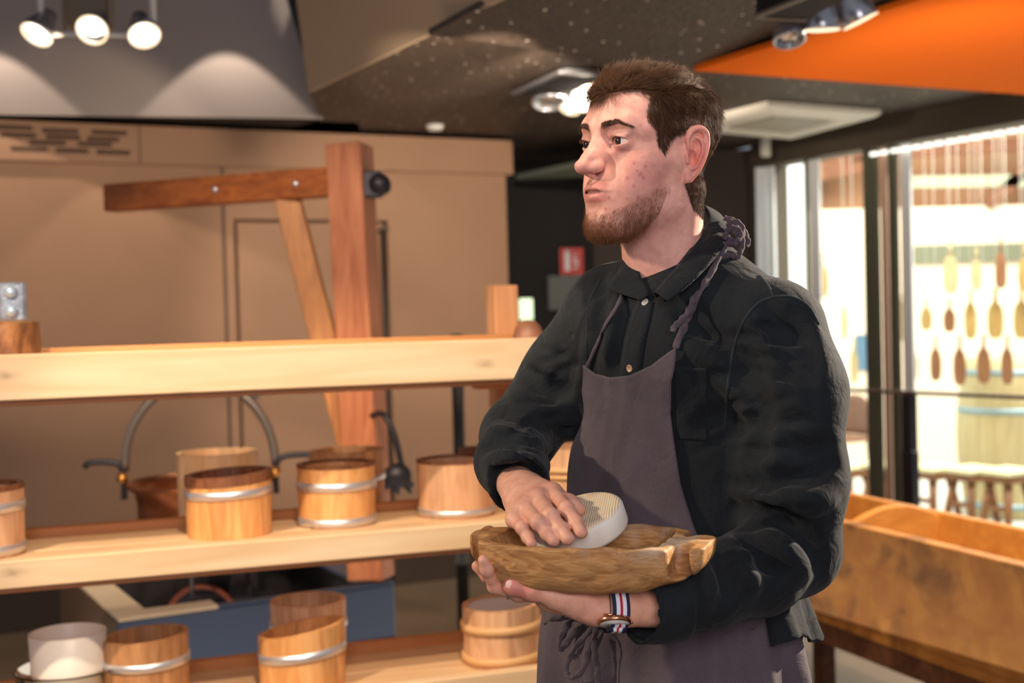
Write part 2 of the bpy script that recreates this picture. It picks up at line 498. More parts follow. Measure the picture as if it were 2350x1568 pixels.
wbox(mb, dl - wd_ * .02, dr + wd_ * .02, 1.98, 2.25, -.30, 0)
wbox(mb, dl - wd_ * .02, dr + wd_ * .02, 0, 1.98, -.30, -.06)
structure(mb.build('wall_back', WALLC))
mb = MB(); wbox(mb, L0, R1, 2.243, ZC - .025, -.30, .035, .004); structure(mb.build('trim_1', WALLC))
# flush door with shadow gaps
mb = MB(); wbox(mb, dl, dr, .005, 1.965, -.05, -.012, .002); structure(mb.build('door_1', WALLC))
JOINT = plain('joint_dark', srgb(104, 80, 66), .8)
for i, px in enumerate((330,)):
    mb = MB(); p = WP(px, 0); wbox(mb, p, p + wd_ * .008, 2.245, ZC - .025, .030, .0362); structure(mb.build('trim_2', JOINT))
for i, (px, n_) in enumerate(((517, 3),)):
    mb = MB(); p = WP(px, 0); wbox(mb, p, p + wd_ * .018, 0, 2.243, -.01, .0015); structure(mb.build('trim_3', JOINT))
DARKST = plain('steel_dark', srgb(70, 58, 52), .5)
mb = MB(); p = WP(883, 0, .02); mb.cyl(p + np.array([0, 0, .0]), p + np.array([0, 0, 1.92]), .011, 12); wbox(mb, p - wd_ * .02, p + wd_ * .02, 1.92, 1.94, 0, .04)
structure(mb.build('trim_4', DARKST))
mb = MB(); p = WP(580, 1.08, .0); mb.cyl(p, p + wn * .02, .03, 20); mb.cyl(p + wn * .02, p + wn * .05, .014, 14); mb.build('door_handle', plain('handle_steel', srgb(150, 140, 130), .3, 1.0), bpy.data.objects['door_1'])
# ventilation slots high on the left panel
vent = thing('ventilation_grille', 'ventilation slots in four staggered rows high on the beige wall', 'vent', WP(160, 2.35, .036))
SLOT = plain('slot_shadow', srgb(92, 68, 52), .8)
for (a, b_, y0, y1) in ((6, 90, 289, 302), (110, 194, 295, 309), (222, 304, 298, 312), (14, 98, 305, 319), (118, 198, 309, 323), (212, 286, 313, 327), (80, 165, 322, 335), (190, 270, 325, 339), (38, 122, 336, 349), (140, 216, 340, 353), (232, 310, 343, 357)):
    p0, p1 = WP(a, 0), WP(b_, 0); zc = 2.217 + (380 + .03 * a - (y0 + y1) / 2) * .00215
    mb = MB(); wbox(mb, p0, p1, zc - .013, zc + .013, .028, .0372, .003); mb.build('slot', SLOT, vent)

# far dark wall and the taupe one beside the glass front
def vwall(name, pa, da, pb, db, z0, z1, mat, th=.12):
    a, b_ = U(pa, 720, da), U(pb, 720, db); d = np.array([b_[0] - a[0], b_[1] - a[1], 0]); L = np.linalg.norm(d); d /= L
    n = np.array([d[1], -d[0], 0]); c = (a + b_) / 2 - n * th / 2; c[2] = (z0 + z1) / 2
    mb = MB(); mb.box(c, (L, th, z1 - z0), np.stack([d, n, np.array([0, 0, 1.0])], 1)); return structure(mb.build(name, mat)), d, n
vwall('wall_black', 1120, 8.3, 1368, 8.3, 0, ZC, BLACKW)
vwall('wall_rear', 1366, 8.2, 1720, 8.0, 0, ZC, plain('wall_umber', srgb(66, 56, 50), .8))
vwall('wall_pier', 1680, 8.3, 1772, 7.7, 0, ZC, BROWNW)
mb = MB(); a, b_ = U(1185, 405, 9.0), U(1345, 385, 9.0)
# soffit strip over the dark passage
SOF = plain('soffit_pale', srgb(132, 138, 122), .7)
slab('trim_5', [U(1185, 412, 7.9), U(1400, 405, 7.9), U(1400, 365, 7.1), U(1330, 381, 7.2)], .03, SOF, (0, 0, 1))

# ------------------------------------------------------------------ ceiling
def glint_mat():
    m, nt, b = new_mat('ceiling_glints'); L = nt.links
    tc = nt.nodes.new('ShaderNodeTexCoord')
    v = nd(nt, 'ShaderNodeTexVoronoi', Scale=17.0); L.new(tc.outputs['Object'], v.inputs['Vector'])  # lamp glints on shiny plaster grains, painted in as pale dots
    r = ramp(nt, v.outputs['Distance'], [(0.0, (1, 1, 1, 1)), (0.090, (1, 1, 1, 1)), (0.12, (0, 0, 0, 1))])
    n = nd(nt, 'ShaderNodeTexNoise', Scale=3.0, Detail=3.0); L.new(tc.outputs['Object'], n.inputs['Vector'])
    nr = ramp(nt, n.outputs['Fac'], [(0.22, (0, 0, 0, 1)), (0.50, (1, 1, 1, 1))])
    mm = nd(nt, 'ShaderNodeMath', operation='MULTIPLY'); L.new(r.outputs[0], mm.inputs[0]); L.new(nr.outputs[0], mm.inputs[1])
    n2 = nd(nt, 'ShaderNodeTexNoise', Scale=60.0, Detail=4.0); L.new(tc.outputs['Object'], n2.inputs['Vector'])
    base = ramp(nt, n2.outputs['Fac'], [(0.35, srgb(54, 43, 36)), (0.65, srgb(86, 70, 58))])
    mx = nd(nt, 'ShaderNodeMix', data_type='RGBA'); L.new(mm.outputs[0], mx.inputs[0]); L.new(base.outputs[0], mx.inputs[6]); mx.inputs[7].default_value = srgb(250, 240, 225)
    L.new(mx.outputs[2], b.inputs['Base Color']); b.inputs['Roughness'].default_value = .6
    bp = nd(nt, 'ShaderNodeBump', Strength=.6, Distance=.01); L.new(n2.outputs['Fac'], bp.inputs['Height']); L.new(bp.outputs[0], b.inputs['Normal'])
    return m
GLINT = glint_mat()
zc_ = np.array([0, 0, ZC]); up = np.array([0, 0, 1.0])
def CZ(px, py, z=ZC): return Uz(px, py, z)
# flat dark ceiling: to the right of the raised bay
# strip over the beige wall, and the raised bay above the lamps
slab('ceiling_edge', [WP(-260, ZC, -.4), WP(900, ZC, -.4), WP(800, ZC, .25), WP(742, ZC, .25), WP(-260, ZC, -.02)], .04, DARKC, up)
GREY = plain('panel_grey', srgb(158, 146, 142), .7, var=.03, vscale=2)
PA, PB, PC = CZ(-80, 262, ZC - .01), CZ(742, 273, ZC - .01), U(655, 0, 6.15)
pn = np.cross(PB - PA, PC - PA)
PD = Uplane(640, -60, PA, pn); PE = Uplane(-700, -60, PA, pn); PA = Uplane(-700, 255, PB, pn)
slab('ceiling_bay', [PA, PB, PD, PE], .04, GREY, (0, 1, .2))
slab('ceiling_bay_top', [np.array([-6, 15.0, 3.6]), np.array([1.2, 15.0, 3.6]), np.array([1.2, 2.0, 3.6]), np.array([-6, 2.0, 3.6])], .04, DARKC, up)
# pale facet next to the bay
BEIGE = plain('panel_beige', srgb(190, 164, 134), .7)
q0 = CZ(708, 213, ZC - .06); q1 = CZ(1230, -40, ZC - .06); q2 = U(690, -60, 4.9)
qn = np.cross(q1 - q0, q2 - q0)
slab('ceiling_facet', onplane([(708, 213), (1230, -40), (672, -60)], q0, qn), .03, BEIGE, (0, 1, .5))
# mid facet, its lower crease catching the lamp
f0, f1 = CZ(985, 80, ZC - .10), CZ(1602, 164, ZC - .10); f2 = CZ(1300, -60, ZC - .005)
fn = np.cross(f1 - f0, f2 - f0)
slab('ceiling_facet', onplane([(985, 80), (1602, 164), (2145, -12), (2160, -60), (1240, -60)], f0, fn), .02, GLINT, up)
# orange facet
ORANGE = plain('panel_orange', srgb(236, 112, 22), .9, spec=.1)
g0, g1 = CZ(1592, 163, ZC - .11), CZ(2420, 222, ZC - .11); g2 = CZ(2142, -10, ZC - .02)
gn = np.cross(g1 - g0, g2 - g0)
slab('ceiling_facet', onplane([(1592, 163), (2142, -10), (2170, -60), (2460, -60), (2460, 225)], g0, gn), .02, ORANGE, up)
# cassette unit
CASS = plain('cassette_white', srgb(236, 232, 220), .5)
ac = thing('air_conditioner', 'flat white cassette unit in the dark ceiling behind his head', 'air conditioner', CZ(1840, 280, ZC - .03))
c_ = [CZ(1762, 243, ZC - .03), CZ(2022, 262, ZC - .03), CZ(1818, 316, ZC - .03), CZ(1560, 293, ZC - .03)]
cc = sum(c_) / 4; mb = MB(); V = [cc + (p - cc) * k + up * z for (k, z) in ((1.0, 0.024), (1.0, 0), (.93, -.016), (.60, -.016), (.57, .002)) for p in c_]
F = [(k * 4 + i, k * 4 + (i + 1) % 4, (k + 1) * 4 + (i + 1) % 4, (k + 1) * 4 + i) for k in range(4) for i in range(4)] + [(16, 17, 18, 19)]
mb.add(V, F); mb.build('panel', CASS, ac)
mb = MB(); V = [cc + (p - cc) * .50 + up * z for z in (-.018, -.004) for p in c_]; mb.add(V, [(0, 1, 2, 3), (4, 5, 6, 7)] + [(i, (i + 1) % 4, 4 + (i + 1) % 4, 4 + i) for i in range(4)]); mb.build('intake_grille', plain('grille_grey', srgb(176, 170, 156), .6), ac)
# detector on the ceiling edge
d_ = thing('smoke_detector', 'small white detector at the top of the beige wall', 'smoke detector', CZ(998, 290, ZC - .0))
p = CZ(998, 287, ZC); mb = MB(); mb.lathe([(0, -.030), (.034, -.028), (.046, -.014), (.048, 0), (0, 0)], p, 28); mb.build('cover', plain('white_plastic', srgb(232, 230, 224), .4), d_)

# ------------------------------------------------------------------ glass front on the right
G0, G1 = U(1772, 700, 7.66), U(2420, 690, 5.92)
gd = np.array([G1[0] - G0[0], G1[1] - G0[1], 0]); GL = np.linalg.norm(gd); gd /= GL; gnn = np.array([gd[1], -gd[0], 0])
if gnn @ (CAM - G0) < 0: gnn = -gnn
RG_ = np.stack([gd, gnn, np.array([0, 0, 1.0])], 1)
def GP(px, z, off=0.0):
    v = CF + CR * (px - 1175) / FPX; v = v / v[1]; t = np.dot(G0 + gnn * off - CAM, gnn) / np.dot(v, gnn); p = CAM + v * t; p[2] = z; return p
def gbox(mb, pa, pb, z0, z1, o0, o1, bev=0.0):
    L = np.dot(pb - pa, gd); c = pa + gd * L / 2 + gnn * ((o0 + o1) / 2 - np.dot(pa - G0, gnn)); c[2] = (z0 + z1) / 2
    return mb.box(c, (abs(L), o1 - o0, z1 - z0), RG_, bev)
HDR = plain('header_dark', srgb(74, 64, 52), .7)
e0, e1 = G0 - gd * .1, G1 + gd * 1.6
slab('ceiling', [CZ(742, 275), CZ(708, 213), CZ(1230, -40), CZ(1232, -60), CZ(3300, -60), np.array([e1[0], e1[1], ZC]), np.array([e0[0], e0[1], ZC]), np.array([1.25, 8.6, ZC]), np.array([0.2, 8.8, ZC]), WP(620, ZC, -.5)], .05, GLINT, up)
mb = MB(); gbox(mb, e0, e1, 2.31, ZC - .001, -.10, .06); structure(mb.build('wall_header', HDR))
FR = plain('frame_steel', srgb(120, 122, 112), .45, .2); FRL = plain('frame_pale', srgb(240, 246, 248), .4); FRO = plain('frame_olive', srgb(92, 94, 76), .5); FRP = plain('frame_rose', srgb(206, 172, 148), .5)
TUBE = bpy.data.materials.new('light_strip'); TUBE.use_nodes = True
tb = TUBE.node_tree.nodes['Principled BSDF']; tb.inputs['Emission Color'].default_value = (1.0, .97, .86, 1); tb.inputs['Emission Strength'].default_value = .9
mb = MB()
for k in range(22):
    a = GP(2012, 0) + gd * (.075 * k); b_ = a + gd * .045; gbox(mb, a, b_, 2.268, 2.288, .00, .03, .004)
ls = mb.build('light_strip', TUBE); tag(ls, 'row of small white lamps under the dark header of the glass front', 'light strip', kind='stuff')
n_ = 0
for (a, b_, mat, o0, o1, z0) in ((1774, 1784, FRL, -.01, .01, 0), (1855, 1861, FRO, -.01, .01, 0), (1863, 1886, FRL, -.012, .0, 0), (1990, 2022, FRO, -.012, .012, 0), (2024, 2040, FRP, -.02, -.005, 0), (2047, 2066, FRO, -.012, .012, 0), (2070, 2094, FRL, -.02, -.005, 0)):
    n_ += 1; mb = MB(); gbox(mb, GP(a, 0), GP(b_, 0), z0, 2.31, o0, o1, .003); structure(mb.build('window_frame_%d' % n_, mat))
glass = bpy.data.materials.new('glass'); glass.use_nodes = True; gb = glass.node_tree.nodes['Principled BSDF']
gb.inputs['Transmission Weight'].default_value = 1.0; gb.inputs['Roughness'].default_value = 0.0; gb.inputs['IOR'].default_value = 1.45; gb.inputs['Base Color'].default_value = (.97, 1, .98, 1)
for k, (a, b_) in enumerate(((1788, 1854), (1890, 1988), (2100, 2420))):
    # single sheet of architectural glass
    pa, pb = GP(a, 0), GP(b_, 0)
    g2 = bpy.data.materials.get('pane') 
    if g2 is None:
        g2 = bpy.data.materials.new('pane'); g2.use_nodes = True; nt = g2.node_tree; nt.nodes.clear()
        out = nt.nodes.new('ShaderNodeOutputMaterial'); mixs = nt.nodes.new('ShaderNodeMixShader'); tr = nt.nodes.new('ShaderNodeBsdfTransparent'); gl = nt.nodes.new('ShaderNodeBsdfGlossy'); fz = nt.nodes.new('ShaderNodeFresnel')
        tr.inputs[0].default_value = (.96, .99, .97, 1); gl.inputs['Roughness'].default_value = .0; fz.inputs[0].default_value = 1.35
        nt.links.new(fz.outputs[0], mixs.inputs[0]); nt.links.new(tr.outputs[0], mixs.inputs[1]); nt.links.new(gl.outputs[0], mixs.inputs[2]); nt.links.new(mixs.outputs[0], out.inputs[0])
    mb = MB(); mb.add([pa, pb, pb + up * 2.30, pa + up * 2.30], [(0, 1, 2, 3)]); structure(mb.build('window_%d' % (k + 1), g2))
# small white box at the corner of the header
sp = thing('motion_sensor', 'small white sensor box at the left end of the dark header', 'sensor', GP(1766, 2.42, .14))
mb = MB(); mb.box(GP(1766, 2.40, .16), (.050, .05, .11), RG_, .008); mb.build('casing', plain('white_plastic_warm', srgb(222, 220, 208), .4), sp)

# hall behind the glass
HALLW = plain('hall_wall', srgb(244, 226, 198), .8); HALLF = plain('hall_floor', srgb(206, 208, 200), .6)
HY = 10.8
def HW(px, z, off=.0):
    p = CAM + (CF + CR * (px - 1175) / FPX) / (CF + CR * (px - 1175) / FPX)[1] * (HY - off); p[2] = z; return p
def zat(py, D, px=2200): return CAM[2] - (py - (720 + .025 * (1175 - px))) * D / FPX
HX0, HX1 = 2.50, 8.5
mb = MB(); mb.box(((HX0 + HX1) / 2, HY + .05, 1.14), (HX1 - HX0, .1, 2.28)); structure(mb.build('wall_hall', HALLW))
mb = MB(); mb.box(((HX0 + HX1) / 2, HY + .45, 3.2), (HX1 - HX0, .1, 2.4)); structure(mb.build('wall_hall_upper', plain('hall_upper', srgb(196, 148, 110), .8)))
BEAMM = plain('rafter_brown', srgb(130, 84, 56), .7, var=.2)
for k, px in enumerate((1900, 1968, 2112, 2166, 2225, 2282, 2338)):
    p = HW(px, 0, -.1); mb = MB(); mb.beam([p[0], p[1], 2.28], [p[0], p[1], 4.2], .09, .10); structure(mb.build('beam_%d' % (k + 1), BEAMM))
for k, (a, ya, b_, yb, w2) in enumerate(((1880, 360, 2430, 330, .12), (2270, 470, 2430, 330, .10), (1885, 400, 1990, 380, .12), (2100, 420, 2430, 415, .10))):
    pa, pb = HW(a, zat(ya, HY, a), .03), HW(b_, zat(yb, HY, b_), .03); mb = MB(); mb.beam(pa, pb, .06, w2); structure(mb.build('beam_%d' % (k + 8), BEAMM if k != 3 else plain('beam_sage', srgb(176, 180, 150), .7)))
slab('floor_hall', [np.array([G0[0], G0[1], .004]) - gd * .1, np.array([HX0, HY, .004]), np.array([HX1, HY, .004]), np.array([G1[0], G1[1], .004]) + gd * 2], .02, HALLF, up)
sw0, sw1 = G0 - gnn * .02, np.array([2.56, HY, 0]); dd_ = sw1 - sw0; dd_[2] = 0; LL = np.linalg.norm(dd_); dd_ /= LL; nn_ = np.array([dd_[1], -dd_[0], 0]); cw = (sw0 + sw1) / 2 - nn_ * .05; cw[2] = 1.5
mb = MB(); mb.box(cw, (LL, .1, 3.0), np.stack([dd_, nn_, up], 1)); structure(mb.build('wall_hall_left', plain('hall_side', srgb(226, 238, 242), .6)))
hb, he = GP(1760, 0) - gnn * 4.2, GP(2420, 0) - gnn * 4.2
DB = HY
mb = MB(); pa, pb = HW(2100, 0), HW(2500, 0); mb.box(((pa[0] + pb[0]) / 2, HY - .02, zat(582, DB)), (pb[0] - pa[0], .04, 40 * DB / FPX)); structure(mb.build('trim_6', plain('band_green', srgb(120, 122, 98), .6)))
# light for that hall: overhead lamps, then a fill
hc = (hb + he) / 2
for k, (hx, hy) in enumerate(((3.4, 8.9), (4.3, 7.4))):
    area('hall_light', (hx, hy, 3.5), (hx, hy, 0), 95, 2.0, 2.0, (1, .95, .86))
_g = GP(2230, 2.9) - gnn * .45
area('hall_light', _g, _g - gnn * 1.5 - up * 2.6, 55, 1.6, .4, (1, .95, .86))  # added to brighten the paddles from the glass side, no lamp there
# dark brown strip added along the foot of the beige wall
mb = MB(); wbox(mb, L0, R0, 0, .27, 0.0, .02); structure(mb.build('foot_strip_back', plain('strip_brown', srgb(66, 52, 42), .7)))
# spots on ceiling, walls, trough and hearth, several of them added fills
for px_ in (525, -45):
    q_ = Uplane(px_, 128, PB, pn); tc_ = nzv(np.array([CAM[0] - q_[0], CAM[1] - q_[1], 0])); l_ = q_ + up * .30 + tc_ * .27
    spot('bay_spot', l_, l_ - up + tc_ * -.02, 16, 84, .10, WARMW, .015)
spot('wall_wash', (0.2, 4.6, 2.40), WP(1050, 1.5), 75, 70, .5, WARMW, .03)
spot('wall_wash', (-1.5, 4.2, 2.40), WP(120, 2.0), 30, 55, .35, WARM, .03)
spot('facet_fill', (.15, 3.3, 1.75), U(1000, 50, 5.2), 130, 23, .2, WARMW, .03)  # added unseen spot in mid-room, aimed up at the pale facet
spot('lamp_behind', U(1345, 205, 5.6), U(1345, 100, 6.0), 40, 150, .6, WARMW, .03)
spot('orange_fill', (1.5, 3.6, 1.7), U(2080, 90, 5.5), 30, 75, .8, WARMW, .1)  # unseen spot added below the orange facet to brighten it
spot('trough_spot', (1.9, 2.6, 2.6), (1.4, 3.9, .6), 80, 50, .5, WARM, .05)
spot('trough_spot', (1.25, 3.9, 2.40), (1.3, 3.9, .6), 95, 75, .5, WARM, .05)  # extra spot added overhead to brighten the trough's top edges
spot('hearth_spot', (-.8, 2.4, 2.65), (-.8, 4.2, .9), 60, 60, .5, WARMW, .05)
area('ceiling_bounce', (0.0, 4.5, 0.4), (0.0, 4.6, 2.7), 12, 3, 3, (1, .86, .70))
# ================================================================== the man: head
HP = U(1502, 374, 1.70)
HS = 1.045                       # point between the ear canals
def rotm(ax, a):
    c, s = cos(a), sin(a)
    return np.array({'x': [[1, 0, 0], [0, c, -s], [0, s, c]], 'y': [[c, 0, s], [0, 1, 0], [-s, 0, c]], 'z': [[c, -s, 0], [s, c, 0], [0, 0, 1]]}[ax])
YAW, PIT, ROL = math.radians(57), math.radians(0.8), math.radians(3)
_fw = np.array([-sin(YAW), -cos(YAW), 0]); _lf = np.array([cos(YAW), -sin(YAW), 0])
HR = np.stack([_lf, _fw, np.array([0, 0, 1.0])], 1) @ rotm('x', PIT) @ rotm('y', ROL)
HOFF = np.array([0, 0, -0.020])
def H2W(P): return HS * (np.asarray(P, float) - HOFF) @ HR.T + HP
def W2H(P): return (np.asarray(P, float) - HP) @ HR / HS + HOFF
EYE = {s: np.array([s * 0.0330, 0.0745, 0.0]) for s in (-1, 1)}

def head_volume(h):
    v = Vol((-.092, -.125, -.30), (.092, .135, .145), h)
    S = (-1, 1)
    v.ell((0, -.014, .032), (.0735, .096, .078), 0)
    v.ell((0, .034, .030), (.060, .059, .058), .02)
    v.ell((0, .026, -.022), (.0625, .058, .062), .03)
    # jaw and chin
    for s in S:
        v.cap((s * .050, .004, -.030), (s * .046, .004, -.074), .017, .016, .02)
        v.cap((s * .046, .004, -.074), (s * .020, .070, -.101), .0165, .016, .02)
        v.ell((s * .043, .046, -.030), (.020, .024, .018), .018)      # cheekbone
        v.ell((s * .034, .050, -.060), (.022, .030, .030), .022)      # cheek flesh
        v.cap((s * .055, .020, -.022), (s * .060, .000, -.020), .010, .009, .014)
        v.cap((s * .010, .0855, .021), (s * .036, .077, .0225), .0095, .0085, .012)   # brow ridge
        v.cap((s * .036, .077, .0225), (s * .052, .058, .014), .0085, .007, .012)
    v.ell((0, .050, -.085), (.032, .034, .026), .02)
    v.ell((0, .0800, -.100), (.0165, .0145, .0140), .012)
    v.ell((0, .072, -.066), (.029, .026, .024), .016)               # muzzle
    # neck
    v.cap((0, -.022, -.050), (0, -.060, -.280), .056, .060, .03)
    v.cap((0, -.018, -.100), (0, -.052, -.270), .042, .048, .025)
    v.cap((0, .0120, -.145), (0, .002, -.170), .011, .010, .020)      # larynx
    for s in S: v.cap((s * .056, -.035, -.055), (s * .022, -.022, -.250), .014, .013, .025)   # neck muscle
    # sockets
    for s in S:
        v.ell((s * .033, .0935, .0015), (.0195, .0135, .0125), .011, mode='s')
        v.ell((s * .018, .0945, .000), (.008, .010, .012), .008, mode='s')
    # nose
    v.cap((0, .0865, .013), (0, .1045, -.022), .0078, .0076, .010)
    v.cap((0, .1010, -.018), (0, .1145, -.0360), .0080, .0086, .008)
    v.ell((0, .1120, -.0370), (.0088, .0094, .0080), .006)
    for s in S:
        v.ell((s * .0102, .0995, -.0388), (.0046, .0085, .0060), .007)
        v.cap((s * .005, .090, -.006), (s * .0075, .0945, -.032), .0050, .0055, .010)
    for s in S: v.ell((s * .0058, .1065, -.0400), (.0050, .0065, .0050), .004)
    v.cap((0, .110, -.0435), (0, .096, -.0480), .0030, .0040, .003)
    for s in S: v.cap((s * .0066, .1060, -.0525), (s * .0064, .1030, -.0430), .0036, .0026, .0015, 's')
    # lips
    for s in S:
        v.chain([(0, .0955, -.0615), (s * .006, .0955, -.0606), (s * .014, .0915, -.0624), (s * .0262, .0820, -.0662)], [.0032, .0035, .0030, .0018], .0035)
        v.chain([(0, .0925, -.0722), (s * .010, .0908, -.0716), (s * .0255, .0818, -.0674)], [.0044, .0040, .0018], .0035)
    v.cap((-.004, .0985, -.0530), (.004, .0985, -.0530), .0015, .0015, .004, 's')
    v.chain([(-.0268, .0830, -.0667), (-.020, .0885, -.0665), (-.012, .0945, -.0664), (0, .0985, -.0664), (.012, .0945, -.0664), (.020, .0885, -.0665), (.0268, .0830, -.0667)], [.0004, .0012, .0019, .0026, .0019, .0012, .0004], .0010, 's')
    v.ell((0, .0960, -.0840), (.016, .0065, .0050), .008, mode='s')
    for s in ():
        v.chain([(s * .0225, .0925, -.040), (s * .0290, .0870, -.054), (s * .032, .0830, -.066)], [.0006, .0008, .0004], .010, 's')
        v.ell((s * .0295, .0825, -.0685), (.0030, .005, .0030), .008, mode='s')
    # eyelids: a shell round each eyeball, opened by an almond
    for s in S:
        c = EYE[s]
        v.ell(c, .0142, .0035)
        v.cap(c + (s * -.014, .0090, .0095), c + (s * .012, .0060, .0085), .0034, .0026, .006)   # upper fold
        R = rotm('y', s * math.radians(-4))
        def op(X, Y, Z, c=c, R=R, s=s):
            x, y, z = X - c[0], Y - c[1], Z - c[2]
            u = s * x - .0005; zz = z + .0008 - .06 * u
            top = .0046 - (u * u) * 24; bot = -.0038 + (u * u) * 19
            q = np.maximum(zz - top, bot - zz); q = np.maximum(q, np.abs(u) - .0155)
            return np.maximum(q, .006 - y)
        v.op(op, c - .02, c + .02, .0012, 's')
        v.cap(c + (s * -.0175, .0085, -.0010), c + (s * -.0150, .0100, -.0012), .0022, .0020, .002)  # inner corner
    v.noear = v.d.copy()
    # ears
    for s in S:
        e = np.array([s * .0725, -.004, -.0175])
        def ew(u, w, o=0.0):   # u: back, w: up, o: outward
            u = u * .92 + .10 * w
            return e + np.array([s * (.38 * max(u, 0) + o), -u, w])
        nrm = np.array([.93, .36 * s, 0])
        v.chain([ew(.0135, .0190, -.0025), ew(.0150, .004, -.003), ew(.0105, -.013, -.0025)], [.0165, .0165, .0135], .003, sq=(nrm, .24))
        rim = catmull([ew(.002, .009, .001), ew(-.001, .022, .0025), ew(.006, .0325, .0040), ew(.017, .0355, .0055), ew(.0275, .030, .0060), ew(.0315, .016, .0055), ew(.0290, -.001, .0045), ew(.0225, -.016, .0025), ew(.013, -.0265, .0005), ew(.004, -.0295, -.001)], 4)
        v.chain(rim, .0023, .0016)
        v.chain([p - np.array([s * .0042, -.0015, 0]) for p in rim[4:]], .0034, .003)
        v.chain(catmull([ew(.012, .024, .0025), ew(.0205, .020, .0045), ew(.0235, .006, .0045), ew(.0180, -.010, .0025), ew(.0080, -.0150, .002)], 3), .0021, .0030)
        v.cap(ew(-.0020, .002, .002), ew(.0015, -.0065, .003), .0036, .0030, .003)     # tragus
        v.ell(ew(.0095, -.001, .0035), (.0075, .0070, .0110), .002, mode='s')          # concha
        v.ell(ew(.0105, .0150, .0050), (.0060, .0065, .0070), .002, mode='s')
        v.chain(catmull([ew(.006, .0285, .0055), ew(.017, .0310, .0075), ew(.0268, .0240, .0085), ew(.0278, .008, .0080), ew(.0235, -.008, .0060)], 3), .0012, .0020, 's')
        v.ell(ew(.0085, -.0240, -.001), (.0042, .0080, .0075), .004)                     # lobe
    return v

def head_tint(P, N, ear=0):
    """base colour of the skin at each vertex: P in head coordinates"""
    x, y, z = P[:, 0], P[:, 1], P[:, 2]
    base = np.array(srgb(222, 166, 150)[:3]); C = np.tile(base, (len(P), 1))
    def mixin(m, col):
        m = np.clip(m, 0, 1)[:, None]; C[:] = C * (1 - m) + np.array(srgb(*col)[:3]) * m
    g = lambda c, r: np.exp(-(((P - np.array(c)) / np.array(r)) ** 2).sum(1))
    ax = np.abs(x); Q = np.stack([ax, y, z], 1)
    gq = lambda c, r: np.exp(-(((Q - np.array(c)) / np.array(r)) ** 2).sum(1))
    rr = np.random.default_rng(3)
    # broad redness of cheek, nose and ear
    mixin(.50 * gq((.048, .055, -.040), (.022, .03, .028)), (214, 132, 126))
    mixin(.45 * gq((0, .113, -.038), (.014, .014, .014)), (212, 136, 124))
    mixin(.35 * ear, (222, 130, 116)); mixin(.55 * ear * gq((.078, -.022, -.02), (.02, .009, .02)), (216, 84, 70))
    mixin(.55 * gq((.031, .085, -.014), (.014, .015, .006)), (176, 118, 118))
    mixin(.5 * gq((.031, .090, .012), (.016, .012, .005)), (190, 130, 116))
    # blemishes on the visible cheek and temple
    spots = [(56, 69, 18, 1.7), (51, 73, -34, 1.2), (54, 70, -43, 1.3), (56, 66, -47, 2.0), (58, 62, -51, 1.4), (45, 77, -51, 1.2), (51, 70.5, -60, 1.5), (52, 63, -73, 1.6), (44, 74, -74, 1.1), (25, 87, -73, 1.6), (35, 81, -53, 1.0), (61, 62, -31, 1.1), (60, 62, -38, 1.2), (49, 73, -31, 1.0), (60, 66, 10, .9), (62, 58, -4, .9), (58, 66, -24, 1.0), (62, 56, -45, .9), (60, 50, -58, 1.0), (57, 60, -62, 1.0), (20, 88, -85, 1.3), (63, 52, -20, .8), (63, 45, -35, .8), (40, 76, -64, .8)]
    for i, (a, b_, c_, r) in enumerate(spots):
        dd = np.sqrt(((P - np.array([a, b_, c_]) * .001) ** 2).sum(1)) / (r * .0013)
        mixin((.62 if r > 1.15 else .38) * np.exp(-dd ** 2), (178, 70, 76))
    m = np.sqrt((x - .048) ** 2 + (y + .002) ** 2 + (z + .152) ** 2); 
    # lips
    lz = np.where(z > -.0665, (z + .0605) / .0050, (z + .0722) / .0058)
    lipm = np.clip(1.25 - np.abs(lz) ** 3, 0, 1) * (ax < .0245) * (y > .080) * np.clip((.0250 - ax) / .004, 0, 1)
    lipm *= (z < -.0560 + .0 * ax) * (z > -.0785)
    mixin(.60 * lipm, (196, 116, 112))
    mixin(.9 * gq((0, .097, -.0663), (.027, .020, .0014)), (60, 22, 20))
    # beard shadow: jaw, chin, moustache
    zt = np.interp(y, [-.02, .018, .024, .038, .056, .0725, .087, .095], [-.040, -.048, -.052, -.058, -.068, -.0775, -.086, -.087])
    zl_ = np.interp(y, [-.02, .018, .024, .031, .039, .050, .063, .08], [-.060, -.062, -.068, -.086, -.101, -.113, -.120, -.126])
    sm = lambda t: np.clip(t, 0, 1) ** 2 * (3 - 2 * np.clip(t, 0, 1))
    B = sm((zt - z) / .014 + .3) * sm((z - zl_) / .006 + .5) * sm((y - .014) / .012)
    mous = gq((.012, .098, -.0535), (.014, .012, .0036)) * (ax > .003) 

    mixin(.42 * B, (140, 96, 76)); mixin(.55 * np.clip(mous, 0, 1), (120, 78, 62))
    # brows
    return C, B, mous

def hair_mask(P):
    """1 where scalp hair grows, in head coordinates"""
    ax = np.abs(P[:, 0]); y = P[:, 1]; z = P[:, 2]
    yf = np.interp(z, [-.024, -.019, -.0016, .014, .0217, .033, .045, .056], [.034, .038, .048, .051, .0588, .0610, .0575, .0540]) + .0012 * np.sin(z * 900)
    zl = np.interp(ax, [0, .026, .044, .054], [.050, .0575, .0605, .0560]) + .0010 * np.sin(ax * 1100)
    front = (y < yf) & (z < .058) | (z > zl)
    zb = np.interp(y, [-.12, -.05, -.025, -.018, -.006, -.0035, .0018, .0174, .0316, .036, .042, .048, .07], [-.088, -.092, -.083, -.0720, -.052, .010, .0165, .0075, -.004, -.019, -.012, -.004, .01])
    return front & (z > zb)
